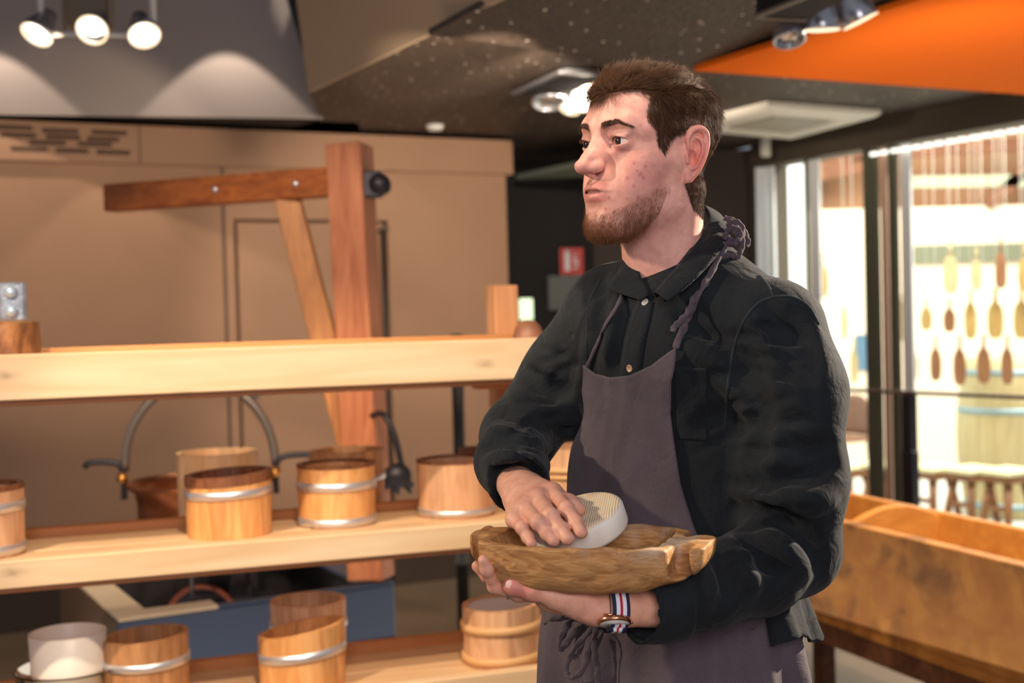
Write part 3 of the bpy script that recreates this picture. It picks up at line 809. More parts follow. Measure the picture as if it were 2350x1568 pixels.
# ------------------------------------------------------------------ materials of the man
def skin_mat():
    m, nt, b = new_mat('skin'); L = nt.links
    at = nd(nt, 'ShaderNodeAttribute', attribute_name='tint')
    tc = nt.nodes.new('ShaderNodeTexCoord')
    n = nd(nt, 'ShaderNodeTexNoise', Scale=90.0, Detail=4.0); L.new(tc.outputs['Object'], n.inputs['Vector'])
    r = ramp(nt, n.outputs['Fac'], [(0.35, (0.90, 0.84, 0.84, 1)), (0.65, (1.04, 1.03, 1.02, 1))])
    mx = nd(nt, 'ShaderNodeMix', data_type='RGBA', blend_type='MULTIPLY'); mx.inputs[0].default_value = 1.0
    L.new(at.outputs['Color'], mx.inputs[6]); L.new(r.outputs[0], mx.inputs[7]); L.new(mx.outputs[2], b.inputs['Base Color'])
    b.inputs['Roughness'].default_value = 0.50; b.inputs['Specular IOR Level'].default_value = 0.4
    b.inputs['Subsurface Weight'].default_value = 0.25; b.inputs['Subsurface Radius'].default_value = (1.0, 0.35, 0.2); b.inputs['Subsurface Scale'].default_value = 0.006
    n2 = nd(nt, 'ShaderNodeTexNoise', Scale=700.0, Detail=3.0); L.new(tc.outputs['Object'], n2.inputs['Vector'])
    bp = nd(nt, 'ShaderNodeBump', Strength=0.18, Distance=0.0008); L.new(n2.outputs['Fac'], bp.inputs['Height']); L.new(bp.outputs[0], b.inputs['Normal'])
    return m
SKIN = skin_mat()

def hair_mat(name, a, c2, rough=0.45):
    m, nt, b = new_mat(name); L = nt.links
    hi = nt.nodes.new('ShaderNodeHairInfo'); r = ramp(nt, hi.outputs['Random'], [(0.0, a), (1.0, c2)])
    L.new(r.outputs[0], b.inputs['Base Color']); b.inputs['Roughness'].default_value = rough; b.inputs['Specular IOR Level'].default_value = 0.14
    return m
HAIR = hair_mat('hair_brown', srgb(44, 28, 18), srgb(90, 60, 37), .5)
HAIRCAP = plain('hair_base', srgb(40, 28, 20), 0.95, spec=0.0)
BEARD = hair_mat('beard_brown', srgb(92, 56, 34), srgb(150, 98, 62))
BROW = hair_mat('brow_brown', srgb(60, 42, 34), srgb(90, 64, 50))

HH = 0.0013
_hv = head_volume(HH)
HV, HF = _hv.mesh()
HV = relax(HV, HF, 2, 0.45)
_i = np.clip(np.round((HV - _hv.lo) / HH).astype(int), 0, np.array(_hv.noear.shape) - 1)
EARM = np.clip(_hv.noear[_i[:, 0], _i[:, 1], _i[:, 2]] / .0022, 0, 1) * (HV[:, 2] > -.05) * (HV[:, 2] < .03) * (HV[:, 1] < .012)
del _hv
HN = vnormals(HV, HF)
HC, HB, HM = head_tint(HV, HN, EARM)
hm = hair_mask(HV) & (EARM < .5)
# soft version of the hair mask, for the shadowed scalp
hs = hm.astype(float); _e = np.vstack([HF[:, [i, (i + 1) % 4]] for i in range(4)]); _c = np.zeros(len(HV)); np.add.at(_c, _e[:, 0], 1)
for _ in range(5):
    _s = np.zeros(len(HV)); np.add.at(_s, _e[:, 0], hs[_e[:, 1]]); hs = .4 * hs + .6 * _s / _c
_m = np.clip(hs * 1.1, 0, 1)[:, None] * .85
HC = HC * (1 - _m) + np.array(srgb(70, 48, 38)[:3]) * _m
HV0 = HV.copy()
def face_warp(P):
    P = P.copy(); y, z = P[:, 1], P[:, 2]
    wt = np.clip((y - .005) / .035, 0, 1)
    wt = wt * wt * (3 - 2 * wt)
    dz = np.interp(z, [-.3, -.16, -.114, -.066, -.0375, -.008, .15], [0, -.002, -.0035, .0045, .0065, 0, 0])
    dtop = -np.clip(z - .055, 0, 1) * .16
    dy = np.interp(z, [-.16, -.118, -.10, -.066, -.0375, 0], [0, .002, .005, .0040, .001, 0])
    P[:, 2] += dz * wt + dtop; P[:, 1] += dy * wt * np.clip((y - .005) / .06, 0, 1)
    P[:, 1] = np.interp(P[:, 1], [-.12, -.036, 0, .03, .05, .2], [-.098, -.0165, .0115, .034, .05, .2])
    ax = np.abs(P[:, 0]); P[:, 0] = np.sign(P[:, 0]) * np.where((ax > .066) & (z > -.075), .066 + (ax - .066) * .8, ax)
    return P
HV = face_warp(HV0)
# ================================================================== the man: body and clothes
BYAW = math.radians(52)
FB = np.array([-sin(BYAW), -cos(BYAW), 0.0]); LB = np.array([cos(BYAW), -sin(BYAW), 0.0])
def sample(v, P):
    """trilinear field value"""
    q = (np.asarray(P, float) - v.lo) / v.h; q = np.clip(q, 0, np.array(v.d.shape) - 1.001); i = np.floor(q).astype(int); f = q - i
    r = 0
    for a in (0, 1):
        for b in (0, 1):
            for c in (0, 1):
                wgt = (f[..., 0] if a else 1 - f[..., 0]) * (f[..., 1] if b else 1 - f[..., 1]) * (f[..., 2] if c else 1 - f[..., 2])
                r = r + wgt * v.d[i[..., 0] + a, i[..., 1] + b, i[..., 2] + c]
    return r
def march(v, O, D, t0, t1, n=400, iso=0.0, last=False):
    """first (or last) crossing of the iso surface along rays O + t D"""
    O = np.asarray(O, float); D = np.asarray(D, float); t = np.linspace(t0, t1, n)
    P = O[:, None, :] + D[:, None, :] * t[None, :, None]
    f = sample(v, P) - iso
    if last:
        ins = f < 0; k = n - 1 - np.argmax(ins[:, ::-1], axis=1); hit = ins.any(1); k = np.clip(k, 0, n - 2)
    else:
        ins = f < 0; k = np.argmax(ins, axis=1) - 1; hit = ins.any(1); k = np.clip(k, 0, n - 2)
    r = np.arange(len(O)); fa, fb = f[r, k], f[r, k + 1]; s = fa / np.where(np.abs(fa - fb) < 1e-9, 1, fa - fb)
    tt = t[k] + (t[k + 1] - t[k]) * np.clip(s, 0, 1)
    return O + D * tt[:, None], hit
def cast(v, px, iso=0.0, d0=1.2, d1=2.2):
    """where the pixel's ray first meets the volume"""
    px = np.atleast_2d(np.asarray(px, float))
    D = CF + CR * ((px[:, :1] - 1175) / FPX) - CU * ((px[:, 1:] - 784) / FPX)
    P, hit = march(v, np.tile(CAM, (len(px), 1)), D, d0, d1, 500, iso)
    return P
def grad(v, P, e=.004):
    g = np.stack([sample(v, P + np.eye(3)[i] * e) - sample(v, P - np.eye(3)[i] * e) for i in range(3)], -1)
    return g / (np.linalg.norm(g, axis=-1)[..., None] + 1e-9)

SL, SR = U(1786, 756, 1.60), U(1392, 712, 1.84)
EL, ER = U(1822, 1262, 1.575), U(1190, 1003, 1.79)
WL, WR = U(1440, 1392, 1.43), U(1190, 1118, 1.555)
NB = U(1585, 600, 1.74)
CH, WA, HI = U(1582, 850, 1.735), U(1550, 1160, 1.735), U(1530, 1480, 1.735)
LOW = HI + np.array([0, 0, -.30])

def torso_volume(h):
    v = Vol((-.22, 1.38, .62), (.62, 2.06, 1.66), h)
    sq = (FB, .70)
    sh = (SL + SR) / 2 + np.array([0, 0, -.045])
    v.chain([sh, CH, WA, HI, LOW], [.130, .163, .160, .180, .195], .04, sq=sq)
    v.cap(SL + np.array([0, 0, -.012]) - LB * .02, SR + np.array([0, 0, -.012]) + LB * .02, .051, .056, .05)
    v.ell(CH + FB * .035 + LB * .05 + np.array([0, 0, .03]), (.085, .085, .075), .05)
    v.ell(CH + FB * .035 - LB * .05 + np.array([0, 0, .03]), (.085, .085, .075), .05)
    v.cap(NB + np.array([0, 0, -.02]), SL + np.array([0, 0, .014]) - LB * .03, .046, .030, .045)
    v.cap(NB + np.array([0, 0, -.02]), SR + np.array([0, 0, .025]) + LB * .03, .046, .030, .045)
    return v

HSH = 0.0036
TV = torso_volume(HSH)
SV = Vol((-.22, 1.38, .62), (.62, 2.06, 1.66), HSH); SV.d = TV.d.copy()
# sleeves
SV.chain([SL, U(1818, 900, 1.575), U(1822, 1100, 1.565), EL], [.0600, .0625, .0610, .0560], .030)
SV.chain([EL, U(1740, 1310, 1.525), U(1620, 1345, 1.480), U(1488, 1391, 1.440)], [.0540, .0520, .0480, .0395], .018)
SV.chain([SR, U(1300, 860, 1.825), ER], [.060, .058, .053], .030)
SV.chain([ER, U(1175, 1060, 1.68), U(1190, 1108, 1.585)], [.0510, .0470, .0400], .018)
# neck opening and the V at the throat
nk0, nk1 = H2W((0, -.040, -.12)), H2W((0, -.060, -.220))
SV.cap(nk0, nk1, .064, .060, .012, 's')
SV.chain([U(1500, 560, 1.60), U(1480, 628, 1.600)], [.050, .016], .008, 's')
# cuffs are hollow
SV.cap(U(1468, 1396, 1.434), U(1370, 1414, 1.40), .0350, .040, .001, 's')
SV.cap(U(1187, 1112, 1.580), U(1192, 1135, 1.50), .0350, .040, .002, 's')

def strokes(v, L):
    """folds: polylines in the picture laid on the cloth; raised (+) or pressed (-)"""
    for pts, r, push, k, sg in L:
        px = catmull([(a, b, 0) for a, b in pts], 4)[:, :2]
        P = cast(v, px); N = grad(v, P)
        tp = np.linspace(-1, 1, len(P)); rad = r * (1 - .55 * tp ** 2)
        v.chain(P + N * push, list(rad), k, 'u' if sg > 0 else 's')
W_ = 1
strokes(SV, [
    # elbow of the near arm
    ([(1700, 1120), (1770, 1105), (1850, 1090), (1915, 1060)], .008, .001, .020, -1),
    ([(1690, 1140), (1760, 1150), (1830, 1160), (1905, 1150)], .009, -.004, .018, 1),
    ([(1690, 1165), (1770, 1190), (1840, 1235), (1880, 1290)], .009, .002, .020, -1),
    ([(1705, 1190), (1760, 1225), (1820, 1275), (1850, 1320)], .008, -.0045, .018, 1),
    ([(1700, 1215), (1740, 1260), (1790, 1320)], .007, .002, .018, -1),
    ([(1670, 1235), (1710, 1290), (1735, 1350)], .006, -.003, .016, 1),
    ([(1640, 1255), (1665, 1310), (1680, 1370)], .006, .002, .016, -1),
    ([(1600, 1290), (1620, 1340), (1625, 1390)], .005, -.003, .014, 1),
    # upper sleeve
    ([(1705, 820), (1730, 900), (1735, 980), (1720, 1060)], .008, .003, .024, -1),
        ([(1800, 1030), (1850, 1040), (1905, 1020)], .006, .002, .018, -1),
    ([(1760, 690), (1800, 760), (1820, 850)], .006, .002, .022, -1),
    ([(1820, 720), (1850, 780), (1865, 850)], .005, .003, .022, -1),
    # chest, from the armpit
    ([(1640, 800), (1600, 740), (1560, 700)], .007, .002, .024, -1),
    ([(1680, 900), (1640, 830), (1590, 800)], .006, -.001, .020, 1),
    ([(1700, 980), (1650, 960), (1600, 980)], .006, .002, .020, -1),
    ([(1380, 640), (1370, 740), (1350, 850), (1345, 930)], .007, .002, .018, -1),
    ([(1420, 680), (1410, 760), (1395, 830)], .006, -.001, .016, 1),
    ([(1440, 700), (1425, 790), (1410, 850)], .006, .002, .014, -1),
    # far sleeve
    ([(1290, 760), (1300, 840), (1280, 900)], .006, .002, .018, -1),
    ([(1215, 850), (1250, 890), (1300, 900)], .007, .002, .018, -1),
    ([(1175, 900), (1220, 930), (1270, 935)], .008, -.003, .014, 1),
    ([(1140, 945), (1190, 965), (1245, 975)], .006, .002, .014, -1),
    ([(1120, 985), (1170, 995), (1235, 1010)], .007, -.002, .012, 1),
    ([(1110, 1025), (1160, 1020), (1225, 1035)], .005, .0015, .012, -1),
    ([(1108, 1060), (1150, 1045), (1210, 1055)], .006, -.002, .010, 1),
    ([(1120, 1090), (1150, 1075), (1195, 1070)], .004, .001, .010, -1),
])
rw = np.random.default_rng(21)
XS = []
for k in range(34):      # small creases running across the sleeves and the back of the shoulder
    cx, cy = rw.uniform(1660, 1830), rw.uniform(760, 1330); L_ = rw.uniform(30, 80); an = rw.uniform(-.5, .9)
    XS.append(([(cx - L_ * cos(an), cy - L_ * sin(an)), (cx, cy + rw.uniform(-8, 8)), (min(cx + L_ * cos(an), 1880), cy + L_ * sin(an))], rw.uniform(.0025, .0045), .0012, .008, -1))
for k in range(16):
    cx, cy = rw.uniform(1130, 1320), rw.uniform(760, 1060); L_ = rw.uniform(20, 50); an = rw.uniform(-.6, .6)
    XS.append(([(cx - L_ * cos(an), cy - L_ * sin(an)), (cx, cy + rw.uniform(-6, 6)), (cx + L_ * cos(an), cy + L_ * sin(an))], rw.uniform(.0025, .004), .0012, .008, -1))
strokes(SV, XS)
SEAMS = [[(1744, 632), (1762, 654), (1776, 680)], [(1776, 680), (1735, 700), (1700, 750), (1680, 815), (1668, 900), (1662, 980)], [(1776, 680), (1820, 682), (1856, 704), (1880, 745)], [(1378, 640), (1352, 700), (1345, 800), (1348, 880)]]

def cloth(name, col, col2, weave=900, rough=0.85, sheen=0.06, crinkle=0.35, cs=26):
    m, nt, b = new_mat(name); L = nt.links
    tc = nt.nodes.new('ShaderNodeTexCoord')
    n = nd(nt, 'ShaderNodeTexNoise', Scale=1100.0, Detail=2.0); L.new(tc.outputs['Object'], n.inputs['Vector'])
    n0 = nd(nt, 'ShaderNodeTexNoise', Scale=7.0, Detail=4.0); L.new(tc.outputs['Object'], n0.inputs['Vector'])
    av = nd(nt, 'ShaderNodeMath', operation='MULTIPLY_ADD'); av.inputs[1].default_value = .6; L.new(n0.outputs['Fac'], av.inputs[0])
    m6 = nd(nt, 'ShaderNodeMath', operation='MULTIPLY'); m6.inputs[1].default_value = .4; L.new(n.outputs['Fac'], m6.inputs[0]); L.new(m6.outputs[0], av.inputs[2])
    r = ramp(nt, av.outputs[0], [(0.36, col), (0.64, col2)]); L.new(r.outputs[0], b.inputs['Base Color'])
    b.inputs['Roughness'].default_value = rough; b.inputs['Sheen Weight'].default_value = sheen; b.inputs['Sheen Roughness'].default_value = .5
    b.inputs['Specular IOR Level'].default_value = 0.2
    n2 = nd(nt, 'ShaderNodeTexNoise', Scale=cs, Detail=5.0, Distortion=0.8); L.new(tc.outputs['Object'], n2.inputs['Vector'])
    b1 = nd(nt, 'ShaderNodeBump', Strength=crinkle, Distance=0.012); L.new(n2.outputs['Fac'], b1.inputs['Height'])
    b2 = nd(nt, 'ShaderNodeBump', Strength=0.35, Distance=0.0006); L.new(n.outputs['Fac'], b2.inputs['Height']); L.new(b1.outputs[0], b2.inputs['Normal'])
    L.new(b2.outputs[0], b.inputs['Normal']); return m
SHIRT = cloth('shirt_linen', srgb(14, 17, 21), srgb(33, 37, 40), crinkle=.5)
APRON = cloth('apron_linen', srgb(68, 58, 64), srgb(96, 84, 90), crinkle=.35, sheen=.12)
TROUS = cloth('trouser_cotton', srgb(30, 32, 40), srgb(44, 46, 54))

V_, F_ = SV.mesh(); V_ = relax(V_, F_, 2, .4)
SHV, SHF = V_, F_
# ------------------------------------------------------------------ hands
CN = nzv((-.30, -.22, .93)); CCN = U(1330, 1204, 1.512)      # the cheese the right hand rests on
def on_cheese(px, py, r, lift=0.0):
    p0 = CCN + CN * (.0165 + r + lift); v = CF + CR * (px - 1175) / FPX - CU * (py - 784) / FPX
    return CAM + v * (np.dot(p0 - CAM, CN) / np.dot(v, CN))
def finger(v, P, r, k=.004):
    P = [np.asarray(p, float) for p in P]
    v.chain(P, r, k)
    for i in range(1, len(P) - 1): v.ell(P[i], r[i] * 1.06, .004)
def nail(P, d, up, wd, ln):
    pass
def right_hand(h):
    v = Vol((-.045, 1.36, 1.085), (.115, 1.66, 1.30), h)
    K = .010
    wr = U(1190, 1118, 1.575); w2 = U(1178, 1095, 1.68)
    v.cap(w2, wr, .030, .0265, K, sq=(nzv(CF * .2 + CU * .1 + np.array([0, 0, 1.0])), .80))
    m = {'i': U(1268, 1132, 1.520), 'm': U(1234, 1146, 1.506), 'r': U(1206, 1167, 1.496), 'p': U(1180, 1193, 1.490)}
    print('HANDDEPTH', [(round(float((on_cheese(*q) - CAM) @ CF), 3)) for q in ((1300, 1168, .009, .016), (1334, 1222, .0076), (1271, 1241, .0072), (1220, 1248, .0064))])
    for kf, rr in zip('imrp', (.0120, .0122, .0115, .0100)):
        base = wr + (m[kf] - wr) * .25
        v.cap(base, m[kf], .0150, rr, .016)
        v.ell(m[kf] - CF * .002 + CU * .001, rr * .92, .006)
    v.ell(U(1215, 1140, 1.538), (.028, .022, .020), .014)
    finger(v, [m['i'], on_cheese(1300, 1168, .009, .016), on_cheese(1322, 1200, .008, .005), on_cheese(1334, 1222, .0076)], [.0104, .0086, .0079, .0075], .003)
    finger(v, [m['m'], on_cheese(1264, 1184, .009, .018), on_cheese(1288, 1215, .008, .006), on_cheese(1303, 1237, .0076)], [.0106, .0088, .0081, .0076], .003)
    finger(v, [m['r'], on_cheese(1235, 1199, .009, .018), on_cheese(1257, 1225, .008, .006), on_cheese(1271, 1241, .0072)], [.0100, .0083, .0076, .0072], .003)
    finger(v, [m['p'], on_cheese(1199, 1212, .008, .012), on_cheese(1212, 1234, .007, .003), on_cheese(1220, 1248, .0064)], [.0089, .0073, .0067, .0063], .003)
    v.chain([U(1225, 1118, 1.572), U(1272, 1138, 1.565), on_cheese(1306, 1156, .010, .006), on_cheese(1328, 1169, .008)], [.0145, .0115, .0100, .0082], .008)
    # tendons
    for kf in 'imr': v.cap(wr + (m[kf] - wr) * .35 - CF * .012 + CU * .004, m[kf] - CF * .0085 + CU * .003, .0022, .0030, .006)
    return v

def left_hand(h):
    v = Vol((-.06, 1.36, 1.02), (.16, 1.60, 1.22), h)
    sq = (nzv((0, -.35, 1.0)), .78)
    v.chain([U(1500, 1390, 1.452), U(1420, 1391, 1.440), U(1375, 1389, 1.442)], [.0300, .0272, .0268], .008, sq=sq)
    v.cap(U(1375, 1388, 1.445), U(1280, 1368, 1.480), .0270, .0290, .014, sq=(nzv((0, -.25, 1.0)), .62))
    v.cap(U(1340, 1378, 1.440), U(1275, 1370, 1.440), .0190, .0150, .012)           # ball of the thumb
    finger(v, [U(1285, 1371, 1.438), U(1222, 1357, 1.434), U(1180, 1346, 1.436), U(1172, 1343, 1.437)], [.0128, .0102, .0098, .0090], .006)
    # four fingers under the bowl, curling up round its far end
    finger(v, [U(1268, 1366, 1.458), U(1190, 1362, 1.458), U(1136, 1346, 1.452), U(1117, 1308, 1.438), U(1109, 1286, 1.434)], [.0115, .0090, .0078, .0070, .0062], .004)
    finger(v, [U(1272, 1358, 1.482), U(1205, 1354, 1.492), U(1155, 1344, 1.500), U(1120, 1322, 1.506), U(1096, 1300, 1.512)], [.0120, .0098, .0088, .0080, .0072], .004)
    finger(v, [U(1278, 1350, 1.502), U(1215, 1342, 1.520), U(1172, 1328, 1.538), U(1156, 1302, 1.548)], [.0115, .0094, .0085, .0075], .004)
    finger(v, [U(1290, 1344, 1.520), U(1240, 1334, 1.540), U(1205, 1320, 1.552)], [.0105, .0085, .0075], .004)
    return v

def hand_tint(P, red):
    C = np.tile(np.array(srgb(222, 166, 140)[:3]), (len(P), 1))
    for c, r, a in red:
        m = (a * np.exp(-((P - c) ** 2).sum(1) / r ** 2))[:, None]
        C = C * (1 - m) + np.array(srgb(206, 118, 108)[:3]) * m
    return C
HHH = .0012
rhv = right_hand(HHH); RV, RF = rhv.mesh(); RV = relax(RV, RF, 1, .5)
lhv = left_hand(HHH); LV, LF = lhv.mesh(); LV = relax(LV, LF, 1, .5)
RC = hand_tint(RV, [(U(*q), .010, .65) for q in [(1268, 1128, 1.52), (1234, 1140, 1.51), (1206, 1160, 1.50), (1180, 1188, 1.50), (1300, 1168, 1.5), (1264, 1184, 1.48), (1235, 1199, 1.475)]]
    + [(U(*q), .012, .9) for q in [(1334, 1228, 1.485), (1303, 1240, 1.468), (1271, 1246, 1.464), (1221, 1252, 1.47), (1329, 1170, 1.53)]])
LC = hand_tint(LV, [(U(*q), .016, .7) for q in [(1165, 1345, 1.43), (1118, 1300, 1.50), (1130, 1345, 1.49), (1200, 1355, 1.43)]] + [(U(1360, 1385, 1.43), .014, .5)])

# ------------------------------------------------------------------ one body mesh
def core_volume(h):
    v = Vol((-.12, 1.45, .95), (.52, 1.98, 1.66), h)
    v.chain([(SL + SR) / 2 + np.array([0, 0, -.06]), CH, WA], [.105, .135, .13], .04, sq=(FB, .70))
    v.cap(SL - LB * .05 - np.array([0, 0, .03]), SR + LB * .05 - np.array([0, 0, .03]), .025, .025, .03)
    v.cap(H2W((0, -.065, -.22)), (SL + SR) / 2, .045, .06, .03)
    v.cap(U(1510, 720, 1.72), CH + FB * .03, .03, .05, .03)
    v.chain([SL - np.array([0, 0, .03]), U(1822, 1100, 1.575), EL], [.026, .026, .024], .015); v.chain([EL, U(1740, 1310, 1.535), U(1620, 1350, 1.490), U(1500, 1390, 1.452)], [.024, .024, .026, .0285], .008)
    v.chain([SR, U(1300, 860, 1.835), ER], [.030, .028, .026], .015); v.chain([ER, U(1175, 1060, 1.70), U(1178, 1095, 1.68)], [.026, .026, .028], .01)
    return v
cv = core_volume(.006); CV_, CF_ = cv.mesh()
parts = [(H2W(HV), HF, HC), (RV, RF, RC), (LV, LF, LC), (CV_, CF_, np.tile(np.array(srgb(226, 176, 158)[:3]), (len(CV_), 1)))]
VV, FF, CC, o_ = [], [], [], 0
for a, b, c in parts: VV.append(a); FF.append(b + o_); CC.append(c); o_ += len(a)
me = mesh_from('person', np.vstack(VV), np.vstack(FF), True); set_attr(me, 'tint', np.vstack(CC))
person = link_mesh('person', me, SKIN)
tag(person, 'young man in dark shirt and grey apron pressing a cheese into a bowl', 'person')
me = mesh_from('shirt', SHV, SHF, True)
shirt = link_mesh('shirt', me, SHIRT, person)
shirt['label'] = 'dark charcoal linen shirt with long sleeves'
def loft(A, B, n=24, m=8, bulge=0.0, ndir=None):
    """cloth strip between two curves (each a list of points)"""
    def res(C, n):
        C = catmull(C, 8); L = np.r_[0, np.cumsum(np.linalg.norm(np.diff(C, axis=0), axis=1))]; t = np.linspace(0, L[-1], n)
        return np.stack([np.interp(t, L, C[:, i]) for i in range(3)], 1)
    A, B = res(A, n), res(B, n); V = []
    for i in range(n):
        for j in range(m + 1):
            t = j / m; p = A[i] * (1 - t) + B[i] * t
            if bulge: p = p + np.asarray(ndir) * bulge * 4 * t * (1 - t)
            V.append(p)
    F = np.array([(i * (m + 1) + j, i * (m + 1) + j + 1, (i + 1) * (m + 1) + j + 1, (i + 1) * (m + 1) + j) for i in range(n - 1) for j in range(m)])
    return np.array(V), F
def cloth_obj(name, V, F, mat, parent, thick=.0016, offs=0):
    me = mesh_from(name, V, F, True); o = link_mesh(name, me, mat, parent)
    md = o.modifiers.new('thickness', 'SOLIDIFY'); md.thickness = thick; md.offset = offs
    return o
# collar
V, F = loft([U(1592, 470, 1.80), U(1617, 474, 1.745), U(1624, 507, 1.700), U(1596, 556, 1.665), U(1556, 608, 1.640), U(1525, 643, 1.622), U(1502, 670, 1.612)],
            [U(1628, 480, 1.83), U(1652, 492, 1.765), U(1676, 532, 1.690), U(1655, 575, 1.640), U(1612, 625, 1.610), U(1572, 662, 1.594), U(1534, 692, 1.588)], 40, 8, .006, -CF)
cloth_obj('collar', V, F, SHIRT, shirt, .0022)
V, F = loft([U(1617, 476, 1.745), U(1624, 509, 1.702), U(1596, 558, 1.668), U(1556, 610, 1.645), U(1525, 645, 1.628), U(1500, 672, 1.618)],
            [U(1627, 500, 1.745), U(1640, 540, 1.700), U(1612, 588, 1.668), U(1572, 636, 1.648), U(1540, 664, 1.632), U(1505, 684, 1.622)], 40, 4)
cloth_obj('collar_stand', V, F, SHIRT, shirt, .0016)
V, F = loft([U(1478, 545, 1.79), U(1452, 572, 1.735), U(1462, 606, 1.700), U(1474, 642, 1.668), U(1490, 676, 1.640)],
            [U(1440, 572, 1.80), U(1428, 592, 1.742), U(1416, 628, 1.705), U(1396, 661, 1.682), U(1470, 690, 1.640)], 30, 6, .004, -CF)
cloth_obj('collar', V, F, SHIRT, shirt, .0022)
# button placket and buttons
def drape(pxgrid, off, v=None, iso=0.0):
    v = v or SV; G = np.asarray(pxgrid, float); sh = G.shape[:2]
    P = cast(v, G.reshape(-1, 2), iso); N = grad(v, P, .006)
    return P + N * off, sh
def strip(px_line, wpx, off, n=40, m=4, v=None):
    c = catmull([(a, b, 0) for a, b in px_line], 8)[:, :2]; L = np.r_[0, np.cumsum(np.linalg.norm(np.diff(c, axis=0), axis=1))]
    t = np.linspace(0, L[-1], n); c = np.stack([np.interp(t, L, c[:, i]) for i in (0, 1)], 1)
    T = np.gradient(c, axis=0); T /= np.linalg.norm(T, axis=1)[:, None]; Nn = np.stack([-T[:, 1], T[:, 0]], 1)
    w_ = np.broadcast_to(wpx, (n,)) if np.isscalar(wpx) else np.interp(np.linspace(0, 1, n), np.linspace(0, 1, len(wpx)), wpx)
    G = c[:, None, :] + Nn[:, None, :] * (np.linspace(-.5, .5, m + 1)[None, :, None] * w_[:, None, None])
    P, sh = drape(G, off, v)
    F = np.array([(i * (m + 1) + j, i * (m + 1) + j + 1, (i + 1) * (m + 1) + j + 1, (i + 1) * (m + 1) + j) for i in range(n - 1) for j in range(m)])
    return P, F
P, F = strip([(1484, 690), (1470, 735), (1458, 780), (1450, 830), (1446, 875)], [34, 44, 46, 46, 46], .0022)
cloth_obj('placket', P, F, SHIRT, shirt, .002)
BUT = plain('button_horn', srgb(196, 190, 182), 0.3); BUT2 = plain('button_tan', srgb(170, 140, 116), 0.35)
for (bx, by), bmat in (((1484, 697), BUT), ((1449, 845), BUT2)):
    p = cast(SV, [(bx, by)])[0]; n_ = grad(SV, p[None], .008)[0]; p = p + n_ * .0038
    x_ = nzv(np.cross(n_, (0, 0, 1))); R = np.stack([x_, np.cross(n_, x_), n_], 1)
    mb = MB(); mb.lathe([(0, .0000), (.0030, .0000), (.0036, .0008), (.0046, .0010), (.0052, .0004), (.0052, -.0006), (0, -.0010)], p, 28, R)
    mb.build('button', bmat, shirt)
# raised seams
SEAMM = cloth('seam_linen', srgb(26, 31, 35), srgb(50, 56, 58), crinkle=.2)
for L_ in SEAMS:
    c = catmull([(a, b, 0) for a, b in L_], 10)[:, :2]; P = cast(SV, c); N = grad(SV, P, .006)
    mb = MB(); mb.tube(P - N * .0002, .0016, 8); mb.build('seam', SEAMM, shirt)
# cuffs
def cuff(name, c0, c1, r0, r1, sqd, sq):
    ax_ = nzv(c1 - c0); u = nzv(sqd - ax_ * np.dot(ax_, sqd)); w_ = np.cross(ax_, u); n, m = 64, 14; V = []
    for i in range(n):
        a = 2 * PI * i / n
        for j in range(m + 1):
            t = j / m; r = r0 + (r1 - r0) * t + .0008 * sin(5 * a + 4 * t) + .0012 * (1 - abs(2 * t - 1)) ; tilt = .010 * cos(a) * (1 - t)
            V.append(c0 + (c1 - c0) * t + ax_ * tilt + u * r * sq * cos(a) + w_ * r * sin(a))
    F = np.array([(i * (m + 1) + j, i * (m + 1) + j + 1, ((i + 1) % n) * (m + 1) + j + 1, ((i + 1) % n) * (m + 1) + j) for i in range(n) for j in range(m)])
    return cloth_obj(name, np.array(V), F, SHIRT, shirt, .0024)
cuff('cuff', U(1472, 1393, 1.437), U(1545, 1380, 1.456), .0405, .0468, np.array([0, -.2, 1.0]), .96)
# breast pocket
gx = [(1548, 842), (1623, 846), (1622, 1012), (1556, 1008)]
n, m = 18, 24
G = np.zeros((n + 1, m + 1, 2))
for i in range(n + 1):
    for j in range(m + 1):
        a, b = i / n, j / m
        G[i, j] = (1 - b) * ((1 - a) * np.array(gx[0]) + a * np.array(gx[1])) + b * ((1 - a) * np.array(gx[3]) + a * np.array(gx[2]))
P, sh = drape(G, .0012)
F = np.array([(i * (m + 1) + j, (i + 1) * (m + 1) + j, (i + 1) * (m + 1) + j + 1, i * (m + 1) + j + 1) for i in range(n) for j in range(m)])
cloth_obj('breast_pocket', P, F, SHIRT, shirt, .0016)

# ------------------------------------------------------------------ apron: cloth laid round the trunk
def axis_at(z):
    zs = [LOW[2], HI[2], WA[2], CH[2], SL[2] + .05]; C = np.array([LOW, HI, WA, CH, (SL + SR) / 2])
    return np.stack([np.interp(z, zs, C[:, 0]), np.interp(z, zs, C[:, 1]), z], -1)
def radial(th, z, off):
    """point on the trunk at angle th (0 = his front, + towards his left) and height z"""
    th = np.asarray(th, float).ravel(); z = np.asarray(z, float).ravel()
    D = np.cos(th)[:, None] * FB + np.sin(th)[:, None] * LB
    zc = np.maximum(z, LOW[2] + .002); O = axis_at(zc)
    P, hit = march(TV, O, D, .02, .30, 240, 0.0, last=False) if False else march_out(O, D)
    P = P + D * np.asarray(off).reshape(-1, 1) if np.ndim(off) else P + D * off
    P[:, 2] = z
    return P
def march_out(O, D):
    t = np.linspace(.02, .30, 260); P = O[:, None, :] + D[:, None, :] * t[None, :, None]; f = sample(TV, P)
    out = f > 0; k = np.clip(np.argmax(out, axis=1) - 1, 0, len(t) - 2); r = np.arange(len(O)); fa, fb = f[r, k], f[r, k + 1]
    s = np.clip(fa / np.where(np.abs(fa - fb) < 1e-9, 1, fa - fb), 0, 1); tt = t[k] + (t[k + 1] - t[k]) * s
    return O + D * tt[:, None], out.any(1)
